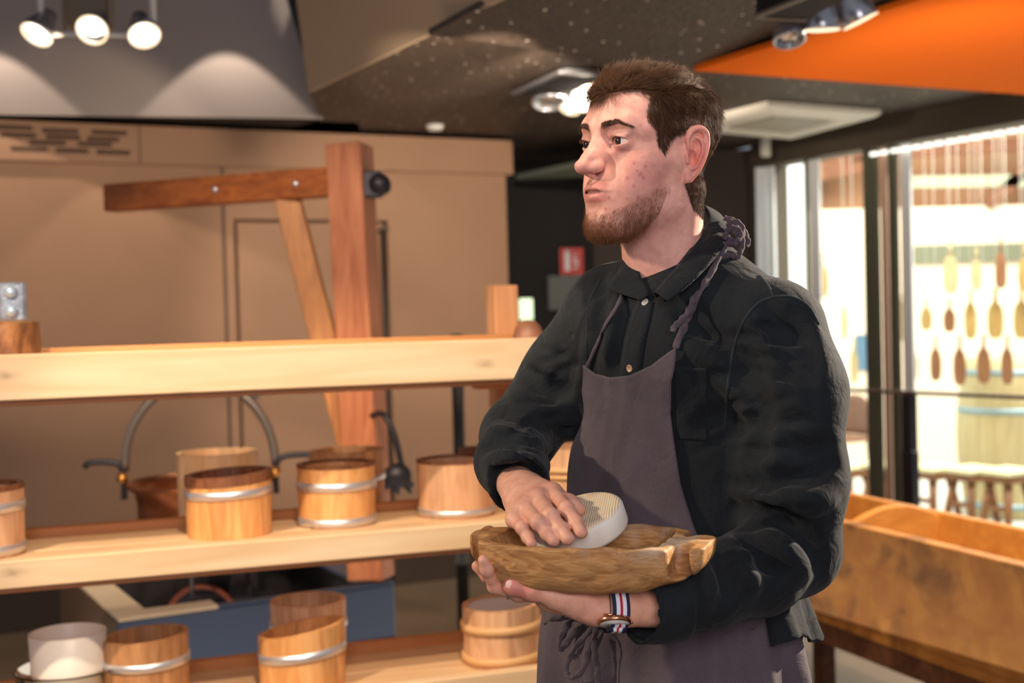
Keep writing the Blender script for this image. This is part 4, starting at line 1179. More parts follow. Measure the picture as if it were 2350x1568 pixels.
def px2tz(pts):
    P = cast(TV, pts); A = axis_at(P[:, 2]); d = P - A
    return np.stack([np.arctan2(d @ LB, d @ FB), P[:, 2]], 1)
# bib borders from the picture
topc = px2tz([(1346, 838), (1372, 858), (1410, 866), (1450, 862), (1500, 838), (1553, 797)])
rgt = px2tz([(1553, 797), (1543, 870), (1540, 950), (1550, 1030), (1562, 1110), (1595, 1220), (1625, 1330), (1640, 1420)])
lft = px2tz([(1346, 838), (1347, 900), (1347, 980)])

ZW = float(rgt[-1, 1])
nu, nv = 70, 90
V = np.zeros((nv + 1, nu + 1, 3))
thL_ = lambda z: np.interp(z, [ZW, ZW + .15, lft[-1, 1], lft[0, 1]], [-1.25, -1.05, lft[-1, 0] - .08, lft[0, 0]])
thR_ = lambda z: np.interp(z, rgt[::-1, 1], rgt[::-1, 0])
for i in range(nv + 1):
    a = i / nv
    for j in range(nu + 1):
        u = j / nu
        # top border height at this u
        tt = topc[0, 0] + (topc[-1, 0] - topc[0, 0]) * u
        zt = np.interp(tt, topc[:, 0], topc[:, 1]); z = zt + (ZW - .03 - zt) * a
        th = thL_(z) + (thR_(z) - thL_(z)) * u if a > .0 else tt
        f0 = min(a / .12, 1)
        th = tt * (1 - f0) + (thL_(z) + (thR_(z) - thL_(z)) * u) * f0
        V[i, j] = (th, z, u)
T, Z, UU = V[..., 0], V[..., 1], V[..., 2]
off = .0062 + .0020 * np.sin(T * 7 + Z * 11 + 1.5 * np.sin(T * 4 + Z * 13)) + .0010 * np.sin(T * 17 - Z * 29 + 2 * np.sin(T * 5)) + .0012 * np.sin((T * 2 + Z * 5) * 7)
off = off + .004 * np.clip((UU - .93) / .07, 0, 1) * np.sin(Z * 60) * .5
P = radial(T, Z, off.ravel())
F = np.array([(i * (nu + 1) + j, i * (nu + 1) + j + 1, (i + 1) * (nu + 1) + j + 1, (i + 1) * (nu + 1) + j) for i in range(nv) for j in range(nu)])
apron = cloth_obj('apron', P, F, APRON, person, .0018)
apron['label'] = 'grey mauve linen bib apron tied at the waist'
BIB = P.reshape(nv + 1, nu + 1, 3)
# skirt of the apron
nu, nv = 150, 60
T, Z = np.meshgrid(np.linspace(-1.75, 2.25, nu + 1), np.linspace(ZW + .012, .55, nv + 1))
dn = (ZW - Z)
gath = .0030 * np.sin(T * 26 + 2 * np.sin(T * 5)) * np.exp(-dn / .09) + .0085 * np.sin(T * 8 + .8 + dn * 3 + 1.2 * np.sin(T * 3)) * np.clip(dn / .12, 0, 1) + .0045 * np.sin(T * 19 - dn * 8) * np.clip(dn / .08, 0, 1)
edge_top = .0035 * np.sin(T * 7)
P = radial(T, Z + edge_top * np.exp(-dn / .02), (.0105 + gath + .03 * np.clip(dn / .4, 0, 1)).ravel())
F = np.array([(i * (nu + 1) + j, i * (nu + 1) + j + 1, (i + 1) * (nu + 1) + j + 1, (i + 1) * (nu + 1) + j) for i in range(nv) for j in range(nu)])
cloth_obj('apron_skirt', P, F, APRON, apron, .0018)
# ------------------------------------------------------------------ eyes
def eye_mat():
    m, nt, b = new_mat('eye'); L = nt.links
    at = nd(nt, 'ShaderNodeAttribute', attribute_name='ir')
    r = ramp(nt, at.outputs['Fac'], [(0.0, (0.004, 0.003, 0.003, 1)), (0.19, (0.004, 0.003, 0.003, 1)), (0.22, srgb(64, 46, 36)), (0.44, srgb(44, 32, 26)), (0.49, srgb(30, 22, 20)), (0.55, srgb(216, 206, 204)), (1.0, srgb(206, 180, 176))])
    L.new(at.outputs['Fac'], r.inputs[0]); L.new(r.outputs[0], b.inputs['Base Color']); b.inputs['Roughness'].default_value = 0.08
    return m
EYEM = eye_mat()
def build_eye(s, parent):
    R0 = 0.0121; V = []; n, k = 48, 24
    gaze = np.array([-0.16, 1.0, 0.02]); gaze /= np.linalg.norm(gaze)
    a = np.cross(gaze, (0, 0, 1)); a /= np.linalg.norm(a); b = np.cross(a, gaze)
    ir = []
    for i in range(k + 1):
        t = PI * i / k * .98 + 1e-3
        for j in range(n):
            p = 2 * PI * j / n; r = R0 + (.0009 * math.exp(-(t / .32) ** 2))
            V.append(EYE[s] + r * (cos(t) * gaze + sin(t) * (cos(p) * a + sin(p) * b))); ir.append(min(t / 1.25, 1))
    F = [(i * n + j, i * n + (j + 1) % n, (i + 1) * n + (j + 1) % n, (i + 1) * n + j) for i in range(k) for j in range(n)]
    me = mesh_from('eyeball', H2W(np.array(V)), np.array(F), True); set_attr(me, 'ir', np.array(ir))
    return link_mesh('eyeball', me, EYEM, parent)
for s in (-1, 1): build_eye(s, person)

# ------------------------------------------------------------------ hair, brows, beard
def sample_faces(mask, n, r):
    """points on faces whose vertices all carry the mask; returns points, normals"""
    fm = mask[HF].all(1); Fc = HF[fm]
    A = np.linalg.norm(np.cross(HV0[Fc[:, 2]] - HV0[Fc[:, 0]], HV0[Fc[:, 3]] - HV0[Fc[:, 1]]), axis=1)
    i = r.choice(len(Fc), n, p=A / A.sum()); u, v = r.random(n), r.random(n)
    q = HV0[Fc[i]]; N = HN[Fc[i]].mean(1)
    P = (q[:, 0] * ((1 - u) * (1 - v))[:, None] + q[:, 1] * (u * (1 - v))[:, None] + q[:, 2] * (u * v)[:, None] + q[:, 3] * ((1 - u) * v)[:, None])
    return P, N / np.linalg.norm(N, axis=1)[:, None]

def warpst(S): return face_warp(S.reshape(-1, 3)).reshape(S.shape)
def capoff(P, N, d=1.0):
    tp = topness(P); fr = np.clip((P[:, 1] - .005) / .065, 0, 1)
    return (N * (.0018 + .0006 * tp)[:, None] + np.array([0, .50, .16]) * (.010 * tp * fr)[:, None]) * (np.asarray(d)[:, None] if np.ndim(d) else d)
def topness(P): return np.clip((P[:, 2] - .046) / .030, 0, 1) * np.clip((P[:, 1] + .085) / .05, 0, 1)
def nz(a): return a / (np.linalg.norm(a, axis=-1)[..., None] + 1e-9)

def clump(P, r, s=.010):
    """cheap smooth pseudo-noise vector for locks"""
    k = 2 * PI / s
    return np.stack([np.sin(P[:, 0] * k + 1.3 * np.sin(P[:, 2] * k * .7)), np.sin(P[:, 1] * k * .9 + 2 + 1.1 * np.sin(P[:, 0] * k * .8)), np.sin(P[:, 2] * k * 1.1 + 4 + np.sin(P[:, 1] * k * .6))], 1)

rh = np.random.default_rng(11)
def grow(P, N, D, Ln, K, lift, curl, r, jit=.12):
    """strands leave along N*lift + D and bend towards D, hugging the head"""
    n = len(P); out = np.zeros((n, K, 3)); out[:, 0] = P - N * .0008
    d = nz(N * lift[:, None] + D + r.normal(0, jit, (n, 3)))
    j2 = r.normal(0, jit * .6, (n, 3))
    for i in range(1, K):
        out[:, i] = out[:, i - 1] + d * (Ln / (K - 1))[:, None]
        d = nz(d + (D + j2) * curl[:, None] / K)
    return out

# scalp hair
P, N = sample_faces(hm, 85000, rh)
top = topness(P)
frontness = np.clip((P[:, 1] - .005) / .065, 0, 1) * np.clip((P[:, 2] - .045) / .012, 0, 1)
one = np.ones(len(P))
side_down = np.stack([0 * one, -.35 * one, -one], 1)
back_top = np.stack([-.45 * one, -1.0 * one, .10 * one], 1)
D = side_down * (1 - top)[:, None] + back_top * top[:, None]
D = D - N * (D * N).sum(1)[:, None] * .9
D = nz(D) + .26 * clump(P, rh, .020) + .16 * clump(P + .3, rh, .008)
Ln = (.0075 + .008 * np.clip((P[:, 2] - .005) / .05, 0, 1)) * (1 - top) + top * (.017 + .012 * frontness)
Ln *= rh.uniform(.75, 1.2, len(P)) * np.interp(P[:, 2], [-.09, -.03], [.5, 1])
upv = np.stack([0 * one, .65 * frontness, .45 * frontness + .1 * top], 1)
lift = .22 * (1 - top) + top * (.20 + .10 * frontness)
curl = 1.6 + 3.6 * frontness
out = np.zeros((len(P), 8, 3)); off = capoff(P, N) * .9; out[:, 0] = P - N * .0012 + off * (rh.random(len(P)) < .75)[:, None]
d = nz(N * lift[:, None] + upv * .9 + D * (1 - .45 * frontness)[:, None] + rh.normal(0, .05, (len(P), 3)))
j2 = rh.normal(0, .08, (len(P), 3))
for i in range(1, 8):
    out[:, i] = out[:, i - 1] + d * (Ln / 7)[:, None]
    d = nz(d + (D + j2) * curl[:, None] / 7)
hair = hair_curves('hair', H2W(warpst(out)), rh.uniform(.00009, .00016, len(P)), HAIR, person)
hair['label'] = 'short brown hair swept up and back from the forehead'

# dark undercoat of the hair: a thin cap over the scalp
fm = hm[HF].all(1)
used, inv = np.unique(HF[fm], return_inverse=True); Fc = inv.reshape(-1, 4)

edge = np.zeros(len(HV)); 
cnt = np.zeros(len(HV)); np.add.at(cnt, HF.ravel(), 1); c2 = np.zeros(len(HV)); np.add.at(c2, HF[fm].ravel(), 1)
inner = (cnt[used] == c2[used]).astype(float)
dist = inner * 0 + np.where(inner > 0, 1, 0.0)
ee = np.vstack([Fc[:, [i, (i + 1) % 4]] for i in range(4)])
for _ in range(12):
    mn = dist.copy(); np.minimum.at(mn, ee[:, 0], dist[ee[:, 1]] + .09); np.minimum.at(mn, ee[:, 1], dist[ee[:, 0]] + .09); dist = np.minimum(mn, 1)
capV = face_warp(HV0[used] - HN[used] * .0012 + capoff(HV0[used], HN[used], dist) * .55)
me = mesh_from('hair_undercoat', H2W(capV), Fc, True); cap_o = link_mesh('hair_undercoat', me, HAIRCAP, person)

# beard
bm = (HB > .25)
P, N = sample_faces(bm, 13000, rh)
bv = np.interp(P[:, 1], [.0, .03, .06, .10], [.45, .8, .9, .9]) * np.interp(P[:, 2] + .25 * (P[:, 1] - .06), [-.115, -.095, -.08, -.06], [1.0, .9, .5, .2])
keep = rh.random(len(P)) < np.clip(bv * 1.1, .12, 1); P, N, bv = P[keep], N[keep], bv[keep]
D = nz(np.stack([0 * P[:, 0], .25 + 0 * P[:, 0], -1 + 0 * P[:, 0]], 1) + .3 * clump(P, rh, .012))
ST = grow(P, N, D, (.0035 + .0055 * bv) * rh.uniform(.6, 1.2, len(P)), 5, .55 + 0 * bv, 1.6 + 0 * bv, rh, .25)
beard = hair_curves('beard', H2W(warpst(ST)), rh.uniform(.00006, .00011, len(P)), BEARD, person)
mm = (HM > .35)
P, N = sample_faces(mm, 900, rh)
D = nz(np.stack([.5 * np.sign(P[:, 0]), 0 * P[:, 0], -1 + 0 * P[:, 0]], 1))
ST = grow(P, N, D, .0032 * rh.uniform(.6, 1.2, len(P)), 4, .4 + 0 * P[:, 0], 1.5 + 0 * P[:, 0], rh, .25)
mo = hair_curves('moustache', H2W(warpst(ST)), rh.uniform(.00006, .0001, len(P)), BEARD, person)

# brows
for s in (-1, 1):
    ax = HV0[:, 0] * s
    zc = np.interp(ax, [.008, .020, .034, .050], [.0165, .0205, .0235, .0175]); wd = np.interp(ax, [.006, .012, .030, .052], [.0034, .0044, .0036, .0014])
    m = (ax > .009) & (ax < .051) & (np.abs(HV0[:, 2] - zc) < wd) & (HV0[:, 1] > .04)
    P, N = sample_faces(m, 1700, rh)
    D = nz(np.stack([s * np.ones(len(P)), -.2 * np.ones(len(P)), np.interp(P[:, 0] * s, [.01, .03, .05], [.7, .1, -.4])], 1))
    ST = grow(P, N, D, .0075 * rh.uniform(.6, 1.1, len(P)), 5, .35 + 0 * P[:, 0], 1.2 + 0 * P[:, 0], rh, .15)
    hair_curves('eyebrow', H2W(warpst(ST)), rh.uniform(.00005, .00009, len(P)), BROW, person)
# lashes
for s in (-1, 1):
    c = EYE[s]; K = 60; u = np.linspace(-.012, .0115, K); z = .0050 - u * u * 24 + .06 * u - .0010
    y = np.sqrt(np.maximum(.0142 ** 2 - u * u - z * z, 1e-6))
    P = c + np.stack([s * u, y, z], 1); N = nz(P - c)
    D = nz(N + np.array([0, .2, .0]))
    ST = np.stack([P + D * t + np.array([0, 0, 1]) * (t * t * 60) for t in np.linspace(0, .0045, 5)], 1)
    hair_curves('eyelashes', H2W(warpst(ST)), .00014, BROW, person)
# shirt tail that hangs out behind the apron
nu, nv = 26, 20
T, Z = np.meshgrid(np.linspace(1.42, 2.5, nu + 1), np.linspace(ZW + .06, ZW - .034, nv + 1))
a_ = np.linspace(0, 1, nv + 1)[:, None]
zt = Z + .012 * np.sin(T * 9) * a_ 
P = radial(T, zt, (.0150 + .018 * a_ ** 1.3 + .006 * np.sin(T * 13) * a_ + .005 * np.sin(T * 29 + 1) * a_).ravel())
F = np.array([(i * (nu + 1) + j, i * (nu + 1) + j + 1, (i + 1) * (nu + 1) + j + 1, (i + 1) * (nu + 1) + j) for i in range(nv) for j in range(nu)])
cloth_obj('shirt_tail', P, F, SHIRT, shirt, .0016)

# neck straps of the apron, laid over the shirt
def laid(pts, off, n=60, v=None):
    c = catmull([(a, b, 0) for a, b in pts], 8)[:, :2]; L = np.r_[0, np.cumsum(np.linalg.norm(np.diff(c, axis=0), axis=1))]
    t = np.linspace(0, L[-1], n); c = np.stack([np.interp(t, L, c[:, i]) for i in (0, 1)], 1)
    P = cast(v or SV, c); N = grad(v or SV, P, .006); return P + N * off, N
def ribbon(name, P, N, w, thick, twist=0.0, parent=None, seed=0):
    """crumpled flat tape"""
    n = len(P); r = np.random.default_rng(seed); T = np.gradient(P, axis=0); T = T / np.linalg.norm(T, axis=1)[:, None]
    B = np.cross(T, N); B /= np.linalg.norm(B, axis=1)[:, None]; s = np.linspace(0, 1, n)
    ph = twist * np.sin(s * 23 + seed) + twist * .7 * np.sin(s * 41 + 2 * seed)
    m = 8; V = []
    for i in range(n):
        c_, s_ = cos(ph[i]), sin(ph[i]); u = B[i] * c_ + N[i] * s_; q = -B[i] * s_ + N[i] * c_
        ww = w * (1 - .25 * twist * math.sin(s[i] * 57 + seed))
        for j in range(m):
            a = 2 * PI * j / m; V.append(P[i] + u * ww / 2 * cos(a) + q * thick * sin(a) * (1 + .4 * twist * sin(9 * a + i)))
    F = [(i * m + j, i * m + (j + 1) % m, (i + 1) * m + (j + 1) % m, (i + 1) * m + j) for i in range(n - 1) for j in range(m)]
    F += [tuple(range(m))[::-1], tuple((n - 1) * m + j for j in range(m))]
    mb = MB(); mb.add(V, F, True); return mb.build(name, APRON, parent)
P, N = laid([(1553, 800), (1568, 755), (1585, 720), (1605, 680), (1628, 640), (1645, 605), (1658, 575)], .004)
PK = U(1672, 545, 1.668)
P = np.vstack([P, np.linspace(P[-1], PK, 8)[1:]]); N = np.vstack([N, np.tile(N[-1], (7, 1))])
ribbon('neck_strap', P, N, .0095, .0022, .5, apron, 3)
P, N = laid([(1348, 842), (1362, 812), (1378, 782), (1392, 750), (1408, 720), (1424, 690), (1437, 664), (1441, 652)], .003)
ribbon('neck_strap', P, N, .0055, .0016, .2, apron, 5)
# loose tape end hanging from the knot
P = catmull([U(1666, 556, 1.655), U(1648, 600, 1.640), U(1626, 640, 1.622), U(1606, 672, 1.608), U(1590, 690, 1.600), U(1580, 715, 1.590), U(1562, 738, 1.584), U(1548, 750, 1.580), U(1544, 762, 1.580)], 8)
ribbon('strap_end', P, np.tile(-CF, (len(P), 1)), .0090, .0022, .5, apron, 8)
# knot: crumpled loops of tape
KN = [((1668, 520, 1.680), (1690, 510, 1.675), (1705, 530, 1.672), (1695, 552, 1.662), (1672, 548, 1.660), (1664, 532, 1.668)),
      ((1662, 500, 1.700), (1684, 508, 1.690), (1706, 530, 1.684), (1716, 552, 1.680), (1712, 566, 1.678)),
      ((1680, 530, 1.662), (1700, 545, 1.656), (1702, 570, 1.652), (1692, 590, 1.650), (1676, 604, 1.648), (1664, 597, 1.648), (1672, 586, 1.646), (1690, 590, 1.646)),
      ((1660, 548, 1.664), (1676, 560, 1.652), (1690, 556, 1.650), (1700, 540, 1.655), (1688, 524, 1.664), (1670, 530, 1.662), (1662, 550, 1.656)),
      ((1672, 505, 1.690), (1690, 522, 1.668), (1694, 548, 1.655), (1684, 566, 1.650))]
for i, k_ in enumerate(KN):
    P = catmull([U(*q) for q in k_], 8); ribbon('knot', P, np.tile(-CF, (len(P), 1)), .0085, .0024, .45, apron, 11 + i)
# waist tie: bow loops hanging at the front, and the band
ax_ = lambda T, Z, off: radial(np.atleast_1d(T), np.atleast_1d(Z), off)
s_ = np.linspace(-1.7, 2.2, 120)
P = radial(s_, np.full(120, ZW) + .004 * np.sin(s_ * 5), .0125); D = np.stack([np.cos(s_)[:, None] * FB + np.sin(s_)[:, None] * LB for _ in (0,)][0:1])[0]
ribbon('waistband', P, D, .030, .0022, .10, apron, 2)
def hang(pts, w, seed, d0, name='apron_tie'):
    P = catmull([U(a, b, d0 + (c if c else 0)) for a, b, c in pts], 8)
    ribbon(name, P, np.tile(-CF, (len(P), 1)), w, .0014, .45, apron, seed)
DK = float((radial([.05], [ZW - .03], .020)[0] - CAM) @ CF)
hang([(1372, 1425, 0), (1366, 1455, -.02), (1364, 1490, -.022), (1370, 1530, -.02), (1372, 1568, -.018), (1371, 1600, -.018)], .0085, 21, DK - .012)
hang([(1372, 1430, 0), (1330, 1475, .004), (1302, 1520, .010), (1300, 1545, .008), (1315, 1556, .002), (1335, 1540, -.006), (1352, 1500, -.012), (1368, 1448, -.008)], .0080, 22, DK - .012)
hang([(1370, 1428, 0), (1330, 1440, .012), (1300, 1475, .024), (1288, 1490, .030), (1290, 1460, .032), (1310, 1425, .024), (1345, 1412, .010)], .0100, 23, DK - .006)
hang([(1345, 1415, .006), (1300, 1408, .035), (1268, 1424, .08), (1252, 1436, .105)], .0110, 24, DK)

# wrist watch on the near wrist, with its striped strap; ring; thin cord
WM = plain('watch_case_rose_gold', srgb(214, 150, 112), 0.22, 1.0); WD = plain('watch_dial', srgb(226, 224, 222), 0.25, coat=.4)
wc = U(1407, 1392, 1.4395); wa = nzv(U(1480, 1392, 1.452) - U(1375, 1390, 1.440))
up_ = nzv(np.array([0, -.35, 1.0]) - wa * np.dot(wa, (0, -.35, 1.0))); sd_ = np.cross(wa, up_)
def ringpts(c, ru, rs, n=72): return np.array([c + up_ * ru * sin(2 * PI * i / n) + sd_ * rs * cos(2 * PI * i / n) for i in range(n)])
def ringband(name, c, ru, rs, w, t, mat, parent, attr=None, tilt=0.0):
    n, K = 96, 12; V, S = [], []
    for i in range(n):
        a = 2 * PI * i / n; q = up_ * ru * sin(a) + sd_ * rs * cos(a); o = nzv(q)
        for j in range(K + 1): V.append(c + q + o * t + wa * (w * (j / K - .5) + tilt * sin(a))); S.append(j / K)
        for j in range(K + 1): V.append(c + q - o * t * .2 + wa * (w * (.5 - j / K) + tilt * sin(a))); S.append(1 - j / K)
    M = 2 * (K + 1); F = [(i * M + j, i * M + (j + 1) % M, ((i + 1) % n) * M + (j + 1) % M, ((i + 1) % n) * M + j) for i in range(n) for j in range(M)]
    me = mesh_from(name, np.array(V), np.array(F), True); set_attr(me, 'across', np.array(S)); return link_mesh(name, me, mat, parent)
m, nt, b = new_mat('strap_striped'); at = nd(nt, 'ShaderNodeAttribute', attribute_name='across')
NV, WH, RD = srgb(24, 30, 66), srgb(226, 226, 232), srgb(176, 24, 48)
r = ramp(nt, at.outputs['Fac'], [(0.0, NV), (.20, WH), (.42, RD), (.58, WH), (.80, NV), (1.0, NV)]); r.color_ramp.interpolation = 'CONSTANT'
nt.links.new(r.outputs[0], b.inputs['Base Color']); b.inputs['Roughness'].default_value = .85
STRAP = m
wu, ws = .0272, .0325
watch_strap = ringband('watch_strap', wc, wu, ws, .0200, .0012, STRAP, person)
watch_strap['label'] = 'wristwatch strap striped navy, white and red'
# case hangs at the underside of the wrist
cn = nzv(np.array([0, 0, -1.0]) * .93 - CF * .52); cc_ = U(1410, 1427, 1.412)
cx_ = nzv(wa - cn * np.dot(wa, cn)); R = np.stack([cx_, np.cross(cn, cx_), cn], 1)
mb = MB(); mb.lathe([(0, -.0030), (.0165, -.0030), (.0188, -.0018), (.0192, .0010), (.0185, .0028), (.0168, .0034)], cc_, 56, R)
for sx in (-1, 1):
    mb.box(cc_ + R @ np.array([sx * .006, .0175, 0]), (.0022, .007, .0026), R, .0005); mb.box(cc_ + R @ np.array([sx * .006, -.0175, 0]), (.0022, .007, .0026), R, .0005)
mb.cyl(cc_ + R @ np.array([.0188, 0, 0]), cc_ + R @ np.array([.0215, 0, 0]), .0018, 12)
wcase = mb.build('watch_case', WM, watch_strap)
mb = MB(); mb.lathe([(0, .0030), (.0166, .0030), (.0166, .0036), (0, .0037)], cc_, 56, R); mb.build('dial', WD, wcase)
mb = MB()
for a_, l_ in ((1.1, .009), (2.9, .0125)): mb.box(cc_ + R @ np.array([cos(a_) * l_ / 2, sin(a_) * l_ / 2, .0040]), (l_, .0007, .0003), R @ rotm('z', a_))
mb.build('hands', plain('watch_hands', srgb(120, 80, 60), .3, .8), wcase)
bk = U(1407, 1411, 1.410)
mb = MB(); mb.tube([bk + wa * x for x in (-.0105, 0, .0105)], .0011, 10); mb.build('buckle_bar', WM, watch_strap)
tl = U(1418, 1441, 1.405)
V, F = loft([tl - wa * .0092, tl - wa * .0075 - up_ * .0050], [tl + wa * .0092, tl + wa * .0075 - up_ * .0050], 4, 12)
me = mesh_from('strap_tail', V, F, True); set_attr(me, 'across', np.tile(np.linspace(0, 1, 13), 4)); o = link_mesh('strap_tail', me, STRAP, watch_strap)
md = o.modifiers.new('t', 'SOLIDIFY'); md.thickness = .0012
cordc = U(1383, 1392, 1.4400)
mb = MB(); pp = ringpts(cordc, .0278, .0315); mb.tube(np.vstack([pp, pp[:1]]), .0006, 6); mb.build('wrist_cord', plain('cord_dark', srgb(44, 26, 20), .7), person)
RG = plain('ring_silver', srgb(214, 204, 186), .18, 1.0)
rc = U(1168, 1356, 1.456); ra_ = nzv(U(1190, 1362, 1.458) - U(1136, 1346, 1.452))
ux = nzv(np.cross(ra_, (0, 0, 1))); uy = np.cross(ra_, ux); R = np.stack([ux, uy, ra_], 1)
mb = MB(); mb.lathe([(.0086, -.0018), (.0100, -.0015), (.0104, 0), (.0100, .0015), (.0086, .0018)], rc, 40, R, closed=True); mb.build('finger_ring', RG, person)

# finger nails
NAIL = plain('nail', srgb(240, 190, 178), .25)
def add_nail(p, d, out, wd, ln):
    d = nzv(d); out = nzv(np.asarray(out) - d * np.dot(out, d)); s_ = np.cross(d, out); V = []; n, m = 8, 8
    for i in range(n + 1):
        for j in range(m + 1):
            u, v_ = i / n * 2 - 1, j / m * 2 - 1; w_ = wd * (1 - .12 * max(v_, 0) ** 2 * 2) * (math.sqrt(max(1 - (abs(v_) ** 3) * .35, 0)))
            V.append(p + s_ * u * w_ / 2 + d * v_ * ln / 2 + out * (-(u * u) * wd * .16 - max(v_, 0) ** 2 * .0006))
    F = np.array([(i * (m + 1) + j, (i + 1) * (m + 1) + j, (i + 1) * (m + 1) + j + 1, i * (m + 1) + j + 1) for i in range(n) for j in range(m)])
    me = mesh_from('fingernail', np.array(V), F, True); o = link_mesh('fingernail', me, NAIL, person); md = o.modifiers.new('t', 'SOLIDIFY'); md.thickness = .0005; return o
for a, b_, wd in (((1322, 1202, 1.492), (1335, 1226, 1.489), .0100), ((1288, 1216, 1.477), (1304, 1240, 1.473), .0102), ((1257, 1226, 1.471), (1272, 1245, 1.468), .0096), ((1212, 1235, 1.476), (1221, 1252, 1.473), .0082)):
    a, b_ = U(*a), U(*b_); p = cast(rhv, proj(b_ * .85 + a * .15)[None], d0=1.35, d1=1.6)[0]; n_ = grad(rhv, p[None], .002)[0]
    if (b_ - p) @ CF < .03: add_nail(p + n_ * .0006, b_ - a, n_, wd, .0095)
p = cast(lhv, [(1172, 1342)], d0=1.35, d1=1.6)[0]; n_ = grad(lhv, p[None], .002)[0]
add_nail(p + n_ * .0001, U(1165, 1341, 1.437) - U(1190, 1348, 1.435), n_, .0115, .0110)

# trousers and shoes, below the frame
tv = Vol((-.15, 1.45, -.02), (.60, 2.05, .98), .008)
hipw = .085
for s in (-1, 1):
    h_ = HI + LB * s * hipw - np.array([0, 0, .10]); kn = h_ + FB * .03 + LB * s * .02; kn[2] = .52; an = kn - FB * .03 + LB * s * .01; an[2] = .10
    tv.chain([h_, kn, an], [.095, .065, .055], .03)
tv.chain([HI, HI - np.array([0, 0, .12])], [.120, .115], .04, sq=(FB, .75))
V_, F_ = tv.mesh(); link_mesh('trousers', mesh_from('trousers', V_, F_, True), TROUS, person)
SHOE = plain('shoe_leather', srgb(34, 28, 26), .5)
for s in (-1, 1):
    an = HI + LB * s * (hipw + .03); an[2] = .07
    zv = Vol(an - .28, an + .28, .008); zv.lo[2] = -.004
    zv.chain([an - FB * .05 - np.array([0, 0, .028]), an + FB * .06 - np.array([0, 0, .030]), an + FB * .16 - np.array([0, 0, .038])], [.040, .040, .032], .03)
    zv.cap(an, an + np.array([0, 0, .05]), .045, .045, .02)
    zv.box(an + FB * .05 - np.array([0, 0, .17]), (.3, .3, .1), 0, 0, None, 's')
    V_, F_ = zv.mesh(); link_mesh('shoe', mesh_from('shoe', V_, F_, True), SHOE, person)
# ================================================================== carved bowl and cheese
BPH = math.radians(20); BA = np.array([cos(BPH), -sin(BPH), 0]); BB = np.array([sin(BPH), cos(BPH), 0]); BZ = np.array([0, 0, 1.0])
BC = U(1343, 1228, 1.478)
BRM = np.stack([BA, BB, BZ], 1)
def B2W(p): return np.asarray(p, float) @ BRM.T + BC
def bowl_local(h=.0016):
    v = Vol((-.165, -.105, -.075), (.170, .105, .022), h)
    def smax(a, b, k): t = np.maximum(k - np.abs(a - b), 0) / k; return np.maximum(a, b) + t * t * k / 4
    def body(X, Y, Z):
        ax = np.abs(X); t = np.clip(-Z / .06, 0, 1)
        w = np.where(ax < .112, .0900 - .0250 * (ax / .112) ** 2, .065 - (ax - .112) * np.where(X > 0, .35, 1.5))
        side = (np.where((X > .112), np.abs(Y + np.clip((X - .112) / .012, 0, 1) * .014), np.abs(Y)) - np.where(X > .112, w - np.clip((X - .112) / .012, 0, 1) * .012, w) + .010 * t * t) * .90
        end = ax - np.where(X > 0, .1520, .1370) + .012 * t
        bot = (-.0590 + .033 * (ax / .15) ** 2.6 + .010 * (np.abs(Y) / .08) ** 4) - Z
        top = Z - .0012 * np.sin(X * 40) - .0010 * (ax > .125)
        return smax(smax(smax(side, end, .009), top, .0045), bot, .014)
    v.op(body, (-.15, -.1, -.07), (.15, .1, .01), 0, pad=.012)
    # the lugs: a scoop cut in from each side leaves a neck and a thicker end
    for s in (-1, 1):
        for t in (-1, 1):
            v.box((s * (.1235 if s > 0 else .119), t * .062, -.006), (.0110 if s > 0 else .008, .036, .0285), .006, .005, None, 's')
    def cav(X, Y, Z):
        ax = np.abs(X); w = .0900 - .0250 * (ax / .112) ** 2 - .0110; t = np.clip(-Z / .05, 0, 1)
        side = np.abs(Y) - w + .020 * t ** 1.6; end = ax - .0985 + .030 * t ** 1.3
        bot = (-.0450 + .016 * (ax / .1) ** 3 + .012 * (np.abs(Y) / .08) ** 3) - Z
        return smax(smax(side, end, .022), bot, .030)
    v.op(cav, (-.11, -.1, -.06), (.11, .1, .03), .004, 's', pad=.01)
    # tool marks
    r = np.random.default_rng(5)
    return v
